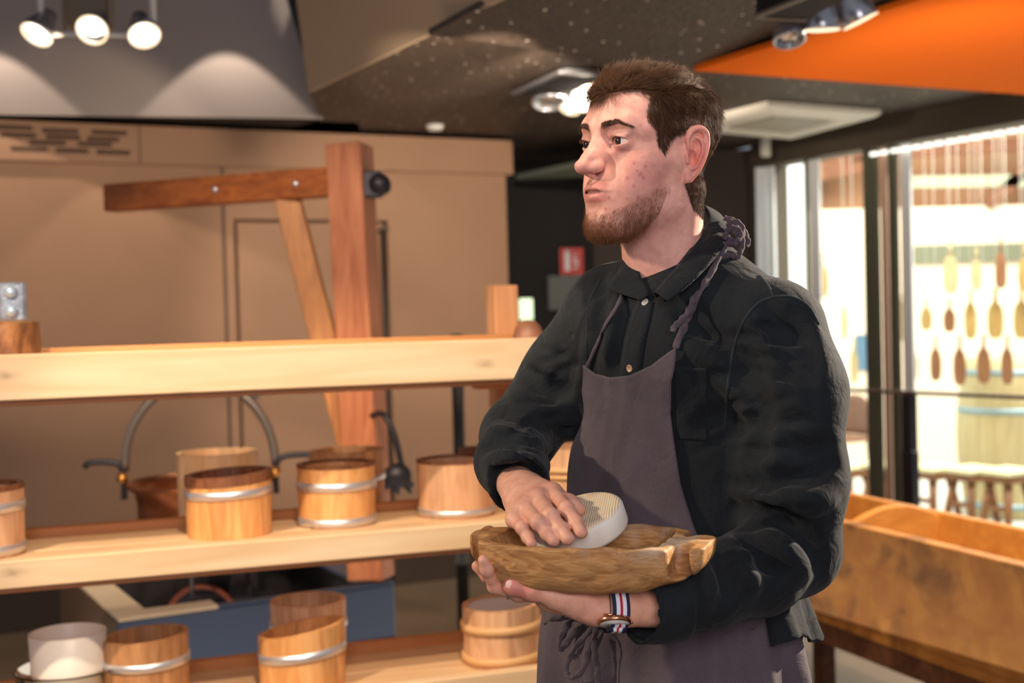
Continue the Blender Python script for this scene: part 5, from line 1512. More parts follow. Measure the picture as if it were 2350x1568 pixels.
def bowl_mat():
    m, nt, b = new_mat('bowl_wood'); L = nt.links
    tc = nt.nodes.new('ShaderNodeTexCoord')
    mp = nd(nt, 'ShaderNodeMapping'); mp.inputs['Scale'].default_value = (5, 26, 34); mp.inputs['Rotation'].default_value = (0, .3, -.35); L.new(tc.outputs['Object'], mp.inputs[0])
    n1 = nd(nt, 'ShaderNodeTexNoise', Scale=2.2, Detail=7.0, Distortion=3.0); L.new(mp.outputs[0], n1.inputs['Vector'])
    r = ramp(nt, n1.outputs['Fac'], [(0.30, srgb(150, 104, 60)), (0.48, srgb(174, 126, 78)), (0.58, srgb(188, 142, 92)), (0.74, srgb(162, 114, 66))])
    wv = nd(nt, 'ShaderNodeTexWave', Scale=9.0, Distortion=9.0, Detail=3.0); wv.inputs['Detail Scale'].default_value = 1.2; wv.bands_direction = 'Z'; L.new(tc.outputs['Object'], wv.inputs['Vector'])
    wr = ramp(nt, wv.outputs['Fac'], [(0.0, (.80, .76, .70, 1)), (0.35, (1, 1, 1, 1)), (1, (1.05, 1.04, 1.02, 1))])
    mx0 = nd(nt, 'ShaderNodeMix', data_type='RGBA', blend_type='MULTIPLY'); mx0.inputs[0].default_value = .9; L.new(r.outputs[0], mx0.inputs[6]); L.new(wr.outputs[0], mx0.inputs[7])
    n2 = nd(nt, 'ShaderNodeTexNoise', Scale=14.0, Detail=6.0); L.new(tc.outputs['Object'], n2.inputs['Vector'])
    gr = ramp(nt, n2.outputs['Fac'], [(0.47, (0, 0, 0, 1)), (0.66, (.65, .65, .65, 1))])
    sx = nd(nt, 'ShaderNodeSeparateXYZ'); L.new(tc.outputs['Object'], sx.inputs[0])
    sr = nd(nt, 'ShaderNodeMapRange'); sr.inputs['From Min'].default_value = -.02; sr.inputs['From Max'].default_value = .05; L.new(sx.outputs['X'], sr.inputs['Value'])
    mm = nd(nt, 'ShaderNodeMath', operation='MULTIPLY'); L.new(gr.outputs[0], mm.inputs[0]); L.new(sr.outputs[0], mm.inputs[1])
    mx = nd(nt, 'ShaderNodeMix', data_type='RGBA'); L.new(mm.outputs[0], mx.inputs[0]); L.new(mx0.outputs[2], mx.inputs[6]); mx.inputs[7].default_value = srgb(196, 182, 164)
    n3 = nd(nt, 'ShaderNodeTexNoise', Scale=22.0, Detail=5.0); L.new(tc.outputs['Object'], n3.inputs['Vector'])
    dr = ramp(nt, n3.outputs['Fac'], [(0.60, (0, 0, 0, 1)), (0.75, (.6, .6, .6, 1))])
    mx2 = nd(nt, 'ShaderNodeMix', data_type='RGBA'); L.new(dr.outputs[0], mx2.inputs[0]); L.new(mx.outputs[2], mx2.inputs[6]); mx2.inputs[7].default_value = srgb(104, 66, 36)
    L.new(mx2.outputs[2], b.inputs['Base Color']); b.inputs['Roughness'].default_value = .55; b.inputs['Specular IOR Level'].default_value = .3
    bp = nd(nt, 'ShaderNodeBump', Strength=.5, Distance=.0025); L.new(n1.outputs['Fac'], bp.inputs['Height'])
    n4 = nd(nt, 'ShaderNodeTexNoise', Scale=60.0, Detail=3.0); L.new(tc.outputs['Object'], n4.inputs['Vector'])
    bp2 = nd(nt, 'ShaderNodeBump', Strength=.35, Distance=.0025); L.new(n4.outputs['Fac'], bp2.inputs['Height']); L.new(bp.outputs[0], bp2.inputs['Normal']); L.new(bp2.outputs[0], b.inputs['Normal'])
    return m
bv_ = bowl_local(); V_, F_ = bv_.mesh(); V_ = relax(V_, F_, 2, .4)
r_ = np.random.default_rng(4)
V_ = V_ + vnormals(V_, F_) * (.0006 * (np.sin(V_[:, 0] * 160 + 2 * np.sin(V_[:, 2] * 90)) + np.sin(V_[:, 1] * 190 + V_[:, 0] * 70)))[:, None]
me = mesh_from('wooden_bowl', V_, F_, True); bowl = bpy.data.objects.new('wooden_bowl', me); COL.objects.link(bowl); me.materials.append(bowl_mat())
bowl.matrix_world = Matrix([list(BRM[i]) + [BC[i]] for i in range(3)] + [[0, 0, 0, 1]])
tag(bowl, 'hand-carved oblong wooden bowl with lug handles, held in one hand', 'bowl')

# cheese: a small round tomme leaning in the bowl
cxx = nzv(np.cross((0.25, 1, 0), CN)); CRM = np.stack([cxx, np.cross(CN, cxx), CN], 1)
prof = [(0, -.0165)]; R0, hz = .0575, .0165
for a in np.linspace(-PI / 2, PI / 2, 25): prof.append((R0 - .010 + .010 * cos(a), (hz - .008) * (1 if a > 0 else -1) * (1 if abs(a) > 1e-6 else 0) + .008 * sin(a)))
prof.append((0, hz))
mb = MB(); 
pr2 = [(r, z) for r, z in prof]; pr2 = pr2[:1] + [(R0 * k, -hz) for k in (.3, .6)] + pr2[1:-1] + [(R0 * k, hz) for k in (.6, .3)] + pr2[-1:]
mb.lathe(pr2, (0, 0, 0), 96)
m, nt, b = new_mat('cheese_rind'); L = nt.links
tc = nt.nodes.new('ShaderNodeTexCoord'); sx = nd(nt, 'ShaderNodeSeparateXYZ'); L.new(tc.outputs['Object'], sx.inputs[0])
fr = ramp(nt, sx.outputs['Z'], [(0.0, (0, 0, 0, 1)), (1.0, (1, 1, 1, 1))]); 
mr = nd(nt, 'ShaderNodeMapRange'); mr.inputs['From Min'].default_value = .0115; mr.inputs['From Max'].default_value = .0150; L.new(sx.outputs['Z'], mr.inputs['Value'])
n = nd(nt, 'ShaderNodeTexNoise', Scale=30.0, Detail=5.0); L.new(tc.outputs['Object'], n.inputs['Vector'])
wv = nd(nt, 'ShaderNodeTexWave', Scale=105.0, Distortion=1.2, Detail=2.0); wv.bands_direction = 'X'; L.new(tc.outputs['Object'], wv.inputs['Vector'])
tr = ramp(nt, wv.outputs['Fac'], [(0.1, srgb(216, 190, 150)), (0.6, srgb(236, 218, 186))])
sr = ramp(nt, n.outputs['Fac'], [(0.35, srgb(222, 214, 200)), (0.65, srgb(238, 233, 222))])
mx = nd(nt, 'ShaderNodeMix', data_type='RGBA'); L.new(mr.outputs[0], mx.inputs[0]); L.new(sr.outputs[0], mx.inputs[6]); L.new(tr.outputs[0], mx.inputs[7])
n2 = nd(nt, 'ShaderNodeTexNoise', Scale=20.0, Detail=5.0); L.new(tc.outputs['Object'], n2.inputs['Vector'])
dr = ramp(nt, n2.outputs['Fac'], [(0.60, (0, 0, 0, 1)), (0.72, (.35, .35, .35, 1))]); mm = nd(nt, 'ShaderNodeMath', operation='MULTIPLY'); L.new(dr.outputs[0], mm.inputs[0]); L.new(mr.outputs[0], mm.inputs[1])
mx2 = nd(nt, 'ShaderNodeMix', data_type='RGBA'); L.new(mm.outputs[0], mx2.inputs[0]); L.new(mx.outputs[2], mx2.inputs[6]); mx2.inputs[7].default_value = srgb(150, 128, 104)
L.new(mx2.outputs[2], b.inputs['Base Color']); b.inputs['Roughness'].default_value = .8; b.inputs['Subsurface Weight'].default_value = .15; b.inputs['Subsurface Scale'].default_value = .01
wb = nd(nt, 'ShaderNodeMath', operation='MULTIPLY'); L.new(wv.outputs['Fac'], wb.inputs[0]); L.new(mr.outputs[0], wb.inputs[1])
bp = nd(nt, 'ShaderNodeBump', Strength=.6, Distance=.0012); L.new(wb.outputs[0], bp.inputs['Height']); L.new(bp.outputs[0], b.inputs['Normal'])
cheese = mb.build('cheese', m)
cheese.matrix_world = Matrix([list(CRM[i]) + [CCN[i]] for i in range(3)] + [[0, 0, 0, 1]])
tag(cheese, 'small round cheese with a white rind and ribbed top under the hand', 'cheese')
# casein mark: little dark grains set in the rind
mb = MB(); rr_ = np.random.default_rng(9)
for i in range(46):
    q = rr_.normal(0, 1, 2) * (.010, .004); mb.box((q[0] - .005, q[1] - .010, hz + .0001), (rr_.uniform(.0008, .0025), rr_.uniform(.0006, .0016), .0004))
o = mb.build('casein_mark', plain('mark_blue_grey', srgb(96, 98, 122), .7), cheese, world=False)
# ================================================================== shelf unit with the cheese moulds
SA = math.radians(19); SD = np.array([cos(SA), sin(SA), 0]); SNb = np.array([-sin(SA), cos(SA), 0])   # along, towards the back
S0 = np.array([-1175 / FPX * 2.55, 2.55, 0]); RS = np.stack([SD, SNb, np.array([0, 0, 1.0])], 1)
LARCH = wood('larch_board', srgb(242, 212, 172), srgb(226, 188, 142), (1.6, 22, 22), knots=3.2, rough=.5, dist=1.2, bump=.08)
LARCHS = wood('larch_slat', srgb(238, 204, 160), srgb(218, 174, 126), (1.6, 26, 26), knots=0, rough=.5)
shelf = thing('wooden_shelf', 'long three-tier shelf of pale larch boards carrying wooden moulds', 'shelf', S0 + SD * .6)
def sbox(name, s0, s1, d0, d1, z0, z1, mat, bev=.003):
    c = S0 + SD * (s0 + s1) / 2 + SNb * (d0 + d1) / 2; c[2] = (z0 + z1) / 2
    o_ = bpy.data.meshes.new(name); mb = MB(); mb.box((0, 0, 0), (s1 - s0, d1 - d0, z1 - z0), None, bev); ob = mb.build(name, mat, shelf, world=False)
    ob.location = Vector(list(c)); ob.rotation_euler = (0, 0, SA); ob.matrix_parent_inverse = parent_inv(shelf); return ob
SE = 1.62; SS = -.55
TIERS = [(1.385, 1.310, 1.403), (.972, .932, .989), (.625, .588, .645)]
for zt, f0_, f1_ in TIERS:
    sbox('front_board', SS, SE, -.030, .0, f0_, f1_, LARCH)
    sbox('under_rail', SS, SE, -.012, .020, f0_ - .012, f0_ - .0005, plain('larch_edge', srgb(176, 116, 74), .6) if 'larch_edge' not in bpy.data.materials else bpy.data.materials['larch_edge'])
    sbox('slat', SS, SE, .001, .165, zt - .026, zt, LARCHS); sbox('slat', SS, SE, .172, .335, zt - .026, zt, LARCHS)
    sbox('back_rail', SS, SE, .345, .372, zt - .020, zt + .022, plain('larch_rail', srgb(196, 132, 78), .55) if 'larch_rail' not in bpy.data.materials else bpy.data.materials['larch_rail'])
pu = lambda px, d: float(np.dot((lambda v: CAM + v * (np.dot(S0 + SNb * d - CAM, SNb) / np.dot(v, SNb)))(CF + CR * (px - 1175) / FPX) - S0, SD))
sx_ = pu(1167, .36)
POSTM = wood('larch_post', srgb(222, 164, 118), srgb(196, 134, 88), (30, 30, 3))
sbox('upright', sx_ - .030, sx_ + .035, .375, .445, 0, 1.535, POSTM)
sbox('bracket', sx_ - .10, sx_ + .16, .33, .375, 1.268, 1.298, POSTM)
for s_ in (SS + .05, SE - .08):
    sbox('upright', s_, s_ + .065, .375, .445, 0, 1.40, POSTM); sbox('upright', s_, s_ + .065, .002, .067, 0, 1.35, POSTM) if s_ > 1 else None
    for zt, f0_, f1_ in TIERS: sbox('cross_rail', s_, s_ + .05, .0, .375, f0_ - .0, zt - .027, POSTM) if zt - .027 - f0_ > .005 else None

# ---- cheese moulds
HOOPS = plain('hoop_steel', srgb(222, 220, 222), .38, .8); HOOPW = plain('hoop_wood', srgb(222, 176, 122), .5)
MW = {'o': wood('mould_orange', srgb(236, 178, 114), srgb(204, 138, 76), (34, 34, 5), rough=.5, stave=.28), 'p': wood('mould_pink', srgb(226, 182, 142), srgb(196, 144, 104), (34, 34, 5), rough=.5, stave=.30),
      'b': wood('mould_brown', srgb(204, 150, 100), srgb(162, 108, 64), (34, 34, 5), rough=.5, stave=.30), 'l': wood('mould_pale', srgb(250, 212, 160), srgb(234, 182, 124), (34, 34, 5), rough=.5, stave=.22)}
RIM = wood('mould_rim', srgb(150, 96, 60), srgb(96, 56, 34), (34, 34, 5))
def mould(x0, x1, ybase, z, hgt, label, wd='o', hoops=(), slant=0.0, sdir=0.0, taper=.02, dfront=None, group='wooden cheese moulds on the middle shelf', dark=0.0, n_st=14, name='cheese_mould', rim=None):
    xm = (x0 + x1) / 2; hz = 720 + .025 * (1175 - xm)
    Df = dfront if dfront else (CAM[2] - z) * FPX / (ybase - hz)
    r = (x1 - x0) / 2 / FPX * Df; r = (x1 - x0) / 2 * (Df + r) / FPX; Dc = Df + r
    c = U(xm - .025 * (hz + (CAM[2] - z - hgt / 2) * FPX / Dc - 760), 760, Dc); c[2] = z + .0005
    o = thing(name, label, 'mould', c, 0, group); rr = np.random.default_rng(int(x0 * 7 + ybase) % 9999)
    per = 6; n = n_st * per; t = .012; V, S = [], []; prof_in = 5
    sv = rr.random(n_st); 
    def top(a): return hgt + slant * cos(a - sdir)
    zs = np.linspace(0, 1, 7)
    rings = []
    for k, u in enumerate(zs): rings.append((1, u))
    for u in (1.0, .10): rings.append((0, u))
    for i in range(n):
        a = 2 * PI * i / n; st = i // per; ph = (i % per + .5) / per - .5
        fac = 1 - .006 * (abs(ph) * 2) ** 4 - .0015 * (1 if i % per in (0,) else 0)
        for (outer, u) in rings:
            R_ = (r * (1 + taper * (u - .5) * 2 * .5)) * fac if outer else r - t
            V.append((R_ * cos(a), R_ * sin(a), top(a) * u if outer or u == 1.0 else .012)); S.append(sv[st])
    m = len(rings); F = []
    for i in range(n):
        j = (i + 1) % n
        for k in range(m - 1): F.append((i * m + k, j * m + k, j * m + k + 1, i * m + k + 1))
    F.append(tuple(i * m for i in range(n))[::-1]); F.append(tuple(i * m + m - 1 for i in range(n)))
    me = mesh_from('staves', np.array(V), F); set_attr(me, 'stave', np.array(S)); ob = link_mesh('staves', me, MW[wd], o, world=False)
    ob.location = (0, 0, 0)
    for (f, hh, kind) in hoops:
        mb = MB(); zc = hgt * f; th = .0030 if kind == 's' else .006
        prof = [(r * (1 + taper * (f - .5)) - .002, -hh / 2), (r * (1 + taper * (f - .5)) + th, -hh / 2 + .001), (r * (1 + taper * (f - .5)) + th, hh / 2 - .001), (r * (1 + taper * (f - .5)) - .002, hh / 2)]
        mb.lathe(prof, (0, 0, 0), 64, closed=True); hb_ = mb.build('hoop', HOOPS if kind == 's' else HOOPW, o, world=False); hb_.location = (0, 0, zc); hb_.rotation_euler = (slant * 1.3 * math.sin(sdir) / max(r, .01) * .5, -slant * 1.3 * math.cos(sdir) / max(r, .01) * .5, 0)
    if rim:
        mb = MB(); V = []
        for i in range(n):
            a = 2 * PI * i / n
            for (R_, dz) in ((r * (1 + taper / 2) + .0006, -rim), (r * (1 + taper / 2) + .0012, .0008), (r - t - .0006, .0008), (r - t - .0004, -rim)): V.append((R_ * cos(a), R_ * sin(a), top(a) + dz))
        F = [(i * 4 + k, ((i + 1) % n) * 4 + k, ((i + 1) % n) * 4 + (k + 1) % 4, i * 4 + (k + 1) % 4) for i in range(n) for k in range(4)]
        mb.add(V, F, False); mb.build('rim', RIM, o, world=False)
    return o, r, c
Z2, Z3 = .972, .625
mould(-134, 47, 1292, Z2, .150, 'wooden mould cut off by the left edge, white hoops', 'p', ((.70, .022, 's'), (.10, .022, 's')), rim=.010)
mould(427, 620, 1243, Z2, .140, 'orange wooden mould with a slanted dark rim and one bright hoop', 'o', ((.70, .020, 's'),), slant=.005, sdir=.3, rim=.022)
mould(408, 590, 1196, Z2, .158, 'plain pale mould half hidden behind the slanted-rim one', 'l', (), rim=None)
mould(683, 860, 1217, Z2, .143, 'straight orange mould with two steel hoops in the middle of the shelf', 'o', ((.66, .022, 's'), (.08, .020, 's')), rim=.006)
mould(713, 882, 1180, Z2, .150, 'brown mould standing behind the one with two steel hoops', 'b', ((.55, .016, 's'),), rim=None)
mould(958, 1134, 1196, Z2, .136, 'pale worn mould with a single hoop at its foot', 'p', ((.10, .016, 's'),), rim=.005, taper=.03)
mould(1054, 1158, 1168, Z2, .145, 'small dark-rimmed mould behind the worn one beside the forearm', 'b', ((.82, .012, 'w'),), rim=.008)
mould(1232, 1400, 1196, Z2, .165, 'pinkish tub seen between the forearm and the apron', 'p', ((.70, .014, 'w'), (.60, .010, 'w')), rim=None)
G3 = 'wooden cheese moulds on the lowest shelf'
mould(237, 427, 1640, Z3, .145, 'mould with a bright hoop right of the white plastic one', 'b', ((.62, .020, 's'),), group=G3, rim=None, slant=.004)
mould(593, 790, 1604, Z3, .130, 'yellow mould with a steeply slanted rim on the lowest shelf', 'o', ((.60, .022, 's'),), slant=.016, sdir=-.2, group=G3, rim=None, taper=.03)
mould(620, 792, 1545, Z3, .150, 'pinkish mould behind the slanted yellow one', 'p', ((.62, .018, 's'),), group=G3, rim=None)
m_, mr_, mc_ = mould(1062, 1240, 1546, Z3, .140, 'mould with wooden hoops and a white lined inside near the apron', 'p', ((.66, .020, 'w'), (.14, .020, 'w')), slant=.004, sdir=.5, group=G3, rim=None)
mb = MB(); mb.lathe([(0, .02), (mr_ - .014, .022), (mr_ - .0125, .132), (mr_ - .0135, .136), (mr_ - .015, .13), (mr_ - .016, .025), (0, .024)], (0, 0, 0), 48); mb.build('cloth_lining', plain('lining_white', srgb(226, 214, 204), .8), m_, world=False)
# white plastic mould in a glass dish
PL = plain('plastic_white', srgb(240, 228, 214), .4)
xm = 132; hz = 745.6; r = 86 * 2.74 / FPX; c = U(xm, 760, 2.745); c[2] = Z3 + .018
wm = thing('plastic_mould', 'white plastic cheese mould standing in a glass dish', 'mould', c)
mb = MB(); mb.lathe([(0, 0), (r * .93, 0), (r * .94, .06), (r * .965, .063), (r * .97, .069), (r * .955, .072), (r, .147), (r - .003, .148), (r - .005, .145), (r * .90, .006), (0, .006)], (0, 0, 0), 64); mb.build('shell', PL, wm, world=False)
dg = thing('glass_dish', 'round clear glass dish under the white plastic mould', 'dish', (c[0], c[1], Z3 + .0005))
glassm = bpy.data.materials['glass']
R2 = 118 * 2.74 / FPX; mb = MB(); mb.lathe([(0, .0), (R2 * .9, .0), (R2 * .97, .006), (R2, .085), (R2 + .003, .088), (R2 + .001, .091), (R2 - .004, .088), (R2 * .965 - .004, .010), (R2 * .9, .006), (0, .006)], (0, 0, 0), 64); mb.build('dish', glassm, dg, world=False)

# log and little block with shiny plate on the top shelf
lg = U(16, 760, 2.72); lg[2] = 1.3855
o = thing('wooden_log', 'short rough-barked log at the left end of the top shelf', 'log', lg)
BARK = wood('bark_wood', srgb(196, 132, 78), srgb(98, 56, 30), (16, 16, 6), dist=3, bump=.8, stain=.8)
mb = MB(); n = 40; V = []; rl_ = .0665
for k, (zz, kk) in enumerate(((0, 1), (.02, 1.01), (.05, .99), (.075, 1.0), (.082, .985))):
    for i in range(n): a = 2 * PI * i / n; rr = rl_ * kk * (1 + .03 * sin(5 * a + k) + .02 * sin(11 * a)); V.append((rr * cos(a), rr * sin(a), zz))
F = [(k * n + i, k * n + (i + 1) % n, (k + 1) * n + (i + 1) % n, (k + 1) * n + i) for k in range(4) for i in range(n)] + [tuple(range(n))[::-1], tuple(4 * n + i for i in range(n))]
mb.add(V, F, True); mb.build('bark', BARK, o, world=False)
mb = MB(); mb.lathe([(0, .0822), (rl_ * .9, .0822), (rl_ * .9, .0835), (0, .0835)], (0, 0, 0), 32); mb.build('cut_face', plain('log_end', srgb(214, 160, 104), .6), o, world=False)
pl_ = lg + np.array([.018, -.01, .0845])
o = thing('steel_plate', 'small upright galvanised plate with two round knobs standing on the log', 'plate', pl_)
GALV = plain('galvanised', srgb(176, 184, 200), .35, .7, bump=.3, bscale=90, var=.35, vscale=50)
mb = MB(); mb.box((0, 0, .042), (.058, .012, .084), None, .005); mb.build('sheet', GALV, o, world=False)
for zz in (.022, .063):
    mb = MB(); mb.lathe([(0, 0), (.012, 0), (.014, .004), (.010, .010), (0, .012)], (0, -.0062, zz), 24, rotm('x', PI / 2)); mb.build('knob', plain('knob_blue', srgb(196, 216, 232), .2, .4) if 'knob_blue' not in bpy.data.materials else bpy.data.materials['knob_blue'], o, world=False)
mb = MB(); q = lg + np.array([-.032, .0, .0845]); tb_ = MB(); tb_.box(q + up * .16, (.010, .010, .32), None, .001)
tag(tb_.build('metal_rod', plain('rod_grey', srgb(170, 160, 148), .4, .6)), 'thin grey rod standing on the log at the left edge', 'rod')
# small wooden bowl, upside down, next to the end post
q = U(1212, 760, 3.16); q[2] = 1.3855
mb = MB(); mb.lathe([(0, .058), (.018, .056), (.032, .040), (.040, .012), (.040, 0), (0, 0)], q, 32); tag(mb.build('wooden_cup', wood('cup_wood', srgb(168, 116, 88), srgb(130, 84, 60), (10, 10, 10))), 'small rounded brown wooden piece behind the end post of the shelf', 'wooden cup')
# ================================================================== hearth, crane and kettle
HZ = .60
h0, h1, h2 = Uz(270, 1420, HZ), Uz(905, 1333, HZ), Uz(85, 1340, HZ)
hd = nzv2 = (h1 - h0) / np.linalg.norm(h1 - h0); hn = np.array([-hd[1], hd[0], 0]); HW_ = np.linalg.norm(h1 - h0); HDp = .95
RH = np.stack([hd, hn, np.array([0, 0, 1.0])], 1)
BLUE = plain('hearth_steel_blue', srgb(64, 78, 104), .4, .35, var=.06, vscale=4); IRONL = plain('inner_black', srgb(34, 30, 32), .8); RIMM = plain('hearth_rim', srgb(196, 176, 150), .5); HBR = plain('hearth_side', srgb(92, 66, 44), .6)
hearth = thing('hearth', 'box hearth with blue grey front and pale rim behind the shelf', 'hearth', h0 * np.array([1, 1, 0]) + hd * .4 + hn * .4)
def hbox(name, s0, s1, d0, d1, z0, z1, mat, bev=.004, par=None):
    c = h0 + hd * (s0 + s1) / 2 + hn * (d0 + d1) / 2; c[2] = (z0 + z1) / 2; mb = MB(); mb.box(c, (s1 - s0, d1 - d0, z1 - z0), RH, bev); return mb.build(name, mat, par or hearth)
hbox('front_panel', 0, HW_, 0, .02, .0, HZ - .012, BLUE); hbox('side_panel', -.001, .02, .02, HDp, 0, HZ - .012, HBR); hbox('side_panel', HW_ - .02, HW_ + .001, .02, HDp, 0, HZ - .012, BLUE); hbox('back_panel', 0, HW_, HDp - .02, HDp, 0, HZ - .012, BLUE)
hbox('rim', 0, .30, -.004, .085, HZ - .012, HZ, RIMM); hbox('rim', .30, HW_, -.004, .022, HZ - .012, HZ, BLUE); hbox('rim', 0, .10, .085, HDp, HZ - .012, HZ, RIMM); hbox('rim', HW_ - .10, HW_, .085, HDp, HZ - .012, HZ, BLUE); hbox('rim', .1, HW_ - .1, HDp - .1, HDp, HZ - .012, HZ, RIMM)
hbox('inner_sheet', .021, HW_ - .021, .023, .030, .30, HZ - .013, IRONL); hbox('inner_sheet', .021, HW_ - .021, HDp - .034, HDp - .022, .30, HZ - .013, IRONL); hbox('inner_sheet', HW_ - .034, HW_ - .022, .03, HDp - .04, .30, HZ - .013, IRONL)  # dark sheets added over the blue panels to keep the inside dark
hbox('fire_bed', .02, HW_ - .02, .02, HDp - .02, .36, .40, plain('ash_dark', srgb(44, 34, 38), .9, bump=.8, bscale=25))
CHAR = plain('charred_log', srgb(36, 30, 40), .8, bump=1.0, bscale=30); 
for i, (a, b_, r) in enumerate((((.25, .26), (.62, .40), .05), ((.34, .66), (.72, .56), .045), ((.45, .25), (.60, .70), .05))):
    pa = h0 + hd * a[0] + hn * a[1]; pb = h0 + hd * b_[0] + hn * b_[1]; pa[2] = .452 + .095 * (i == 2); pb[2] = pa[2]
    mb = MB(); mb.cyl(pa, pb, r, 14, r * .9)
    tag(mb.build('charred_log', CHAR), ['charred log at the left of the hearth bed', 'charred log lying crosswise in the hearth', 'charred log on top of the two others in the hearth'][i], 'log')
rg = h0 + hd * .30 + hn * .22; rg[2] = .50
mb = MB(); mb.tube([rg + np.array([.11 * cos(t), .03, .11 * sin(t)]) for t in np.linspace(.3, 3.0, 18)], .008, 8); mb.cyl(rg + np.array([-.109, .03, -.10]), rg + np.array([-.109, .03, .02]), .008, 8)
tag(mb.build('iron_hoop', plain('iron_red', srgb(132, 62, 38), .5)), 'rusty red iron hoop in the hearth', 'hoop')

PW = wood('crane_wood', srgb(196, 124, 82), srgb(160, 88, 54), (26, 26, 3), rough=.5); AW = wood('crane_arm_wood', srgb(176, 98, 40), srgb(128, 62, 20), (3, 26, 26), rough=.5); BW = wood('crane_brace_wood', srgb(198, 130, 66), srgb(160, 96, 44), (26, 26, 3), rough=.5)
crane = thing('kettle_crane', 'wooden kettle crane with a thick post, arm and diagonal brace', 'crane', Uz(850, 1336, HZ))
pt, pb = U(802, 334, 4.17), Uz(852, 1330, HZ); 
pb2 = pb.copy(); pb2[2] = HZ + .004
ps_ = math.radians(14); pup = nzv(np.array([sin(ps_), -cos(ps_), 0]) * -1)
mb = MB(); d = pt - pb2; d /= np.linalg.norm(d); ey = np.array([sin(ps_), cos(ps_), 0]); ey = nzv(ey - d * (ey @ d)); ex = np.cross(ey, d)
mb.box((pt + pb2) / 2, (.122, .122, np.linalg.norm(pt - pb2)), np.stack([ex, ey, d], 1), .004); mb.build('post', PW, crane)
ar, al = U(770, 418, 4.17), U(252, 456, 4.50)
mb = MB(); mb.beam(al, ar, .075, .095, bev=.004); arm = mb.build('arm', AW, crane)
for q in ((518, 441), (697, 424)):
    t = (q[0] - 252) / (770 - 252); p = al + (ar - al) * t; nn = nzv(np.cross(ar - al, up)); nn = nn if nn @ (CAM - p) > 0 else -nn; Dp = p + nn * .0385; mb = MB(); mb.lathe([(0, .006), (.009, .004), (.011, 0), (0, 0)], Dp, 16, np.stack([up, np.cross(nn, up), nn], 1)); mb.build('bolt', HOOPS, arm)
mb = MB(); mb.beam(U(660, 455, 4.24), U(806, 1020, 4.20), .085, .05, up=CF, bev=.003); mb.build('brace', BW, crane)
IRON = plain('iron_black', srgb(48, 46, 50), .45, .6)
p = U(864, 424, 4.13); mb = MB(); mb.box(p - CR * .012, (.060, .05, .085), np.stack([CR, CF, CU], 1), .004); mb.lathe([(0, -.03), (.034, -.03), (.036, 0), (.034, .03), (0, .03)], p + CR * .012, 24, np.stack([CR, CU, -CF], 1)); mb.build('hinge', IRON, crane)

# copper kettle with iron bail
COP = plain('copper_dark', srgb(150, 86, 52), .32, .85, var=.35, vscale=9); BR = plain('brass', srgb(200, 140, 70), .3, .9)
kc = U(462, 1110, 4.02); kc[2] = .745; rk = 176 * 4.02 / FPX * .90
kt = thing('copper_kettle', 'copper cheese kettle with a tall iron bail over the hearth', 'kettle', kc)
HK = .955 - .745
mb = MB(); mb.lathe([(0, 0), (rk * .45, .008), (rk * .76, .035), (rk * .90, .09), (rk * .90, .14), (rk * .93, .18), (rk * 1.04, HK - .010), (rk * 1.06, HK), (rk * 1.0, HK + .004), (rk * .88, .17), (rk * .86, .09), (rk * .6, .03), (0, .014)], (0, 0, 0), 56); mb.build('bowl', COP, kt, world=False)
ang = .12; kx = np.array([cos(ang), sin(ang), 0])
mb = MB(); rb = 170 * 4.0 / FPX
bp = [np.array(kx) * rb * cos(t) + np.array([0, 0, HK + .03 + .285 * sin(t) ** .9]) for t in np.linspace(0.02, PI - .02, 48)]
mb.tube(bp, .014, 12); mb.lathe([(0, -.014), (.016, -.01), (.018, .0), (.014, .02), (0, .024)], (0, 0, HK + .305), 16); mb.build('bail', plain('iron_bail', srgb(140, 128, 118), .35, .75), kt, world=False)
for s in (-1, 1):
    b0 = kx * s * (rb + .002) + np.array([0, 0, HK + .0]); 
    pts = [b0 + np.array([0, -.01, -.05]), b0 + np.array([0, -.01, .03]), b0 + kx * s * .022 + np.array([0, -.01, .065]), b0 + kx * s * .10 + np.array([0, -.01, .070]), b0 + kx * s * .118 + np.array([0, -.01, .055])]
    mb = MB(); mb.tube(catmull(pts, 6), .010, 10); mb.build('side_handle', IRON, kt, world=False)
    mb = MB(); mb.lathe([(0, -.02), (.016, -.014), (.018, 0), (.016, .014), (0, .02)], b0 + np.array([0, -.02, .02]), 16, rotm('x', PI / 2)); mb.build('rivet', BR, kt, world=False)

tv_ = thing('iron_trivet', 'low iron trivet under the copper kettle in the hearth', 'trivet', (kc[0], kc[1], .40))
mb = MB(); mb.lathe([(.12, -.006), (.14, -.006), (.14, .006), (.12, .006)], (0, 0, .337), 32, closed=True); mb.build('ring', IRON, tv_, world=False)
for k in range(3):
    a = 2 * PI * k / 3 + .5; mb = MB(); mb.cyl((.13 * cos(a), .13 * sin(a), .335), (.17 * cos(a), .17 * sin(a), .0), .008, 8); mb.build('leg', IRON, tv_, world=False)

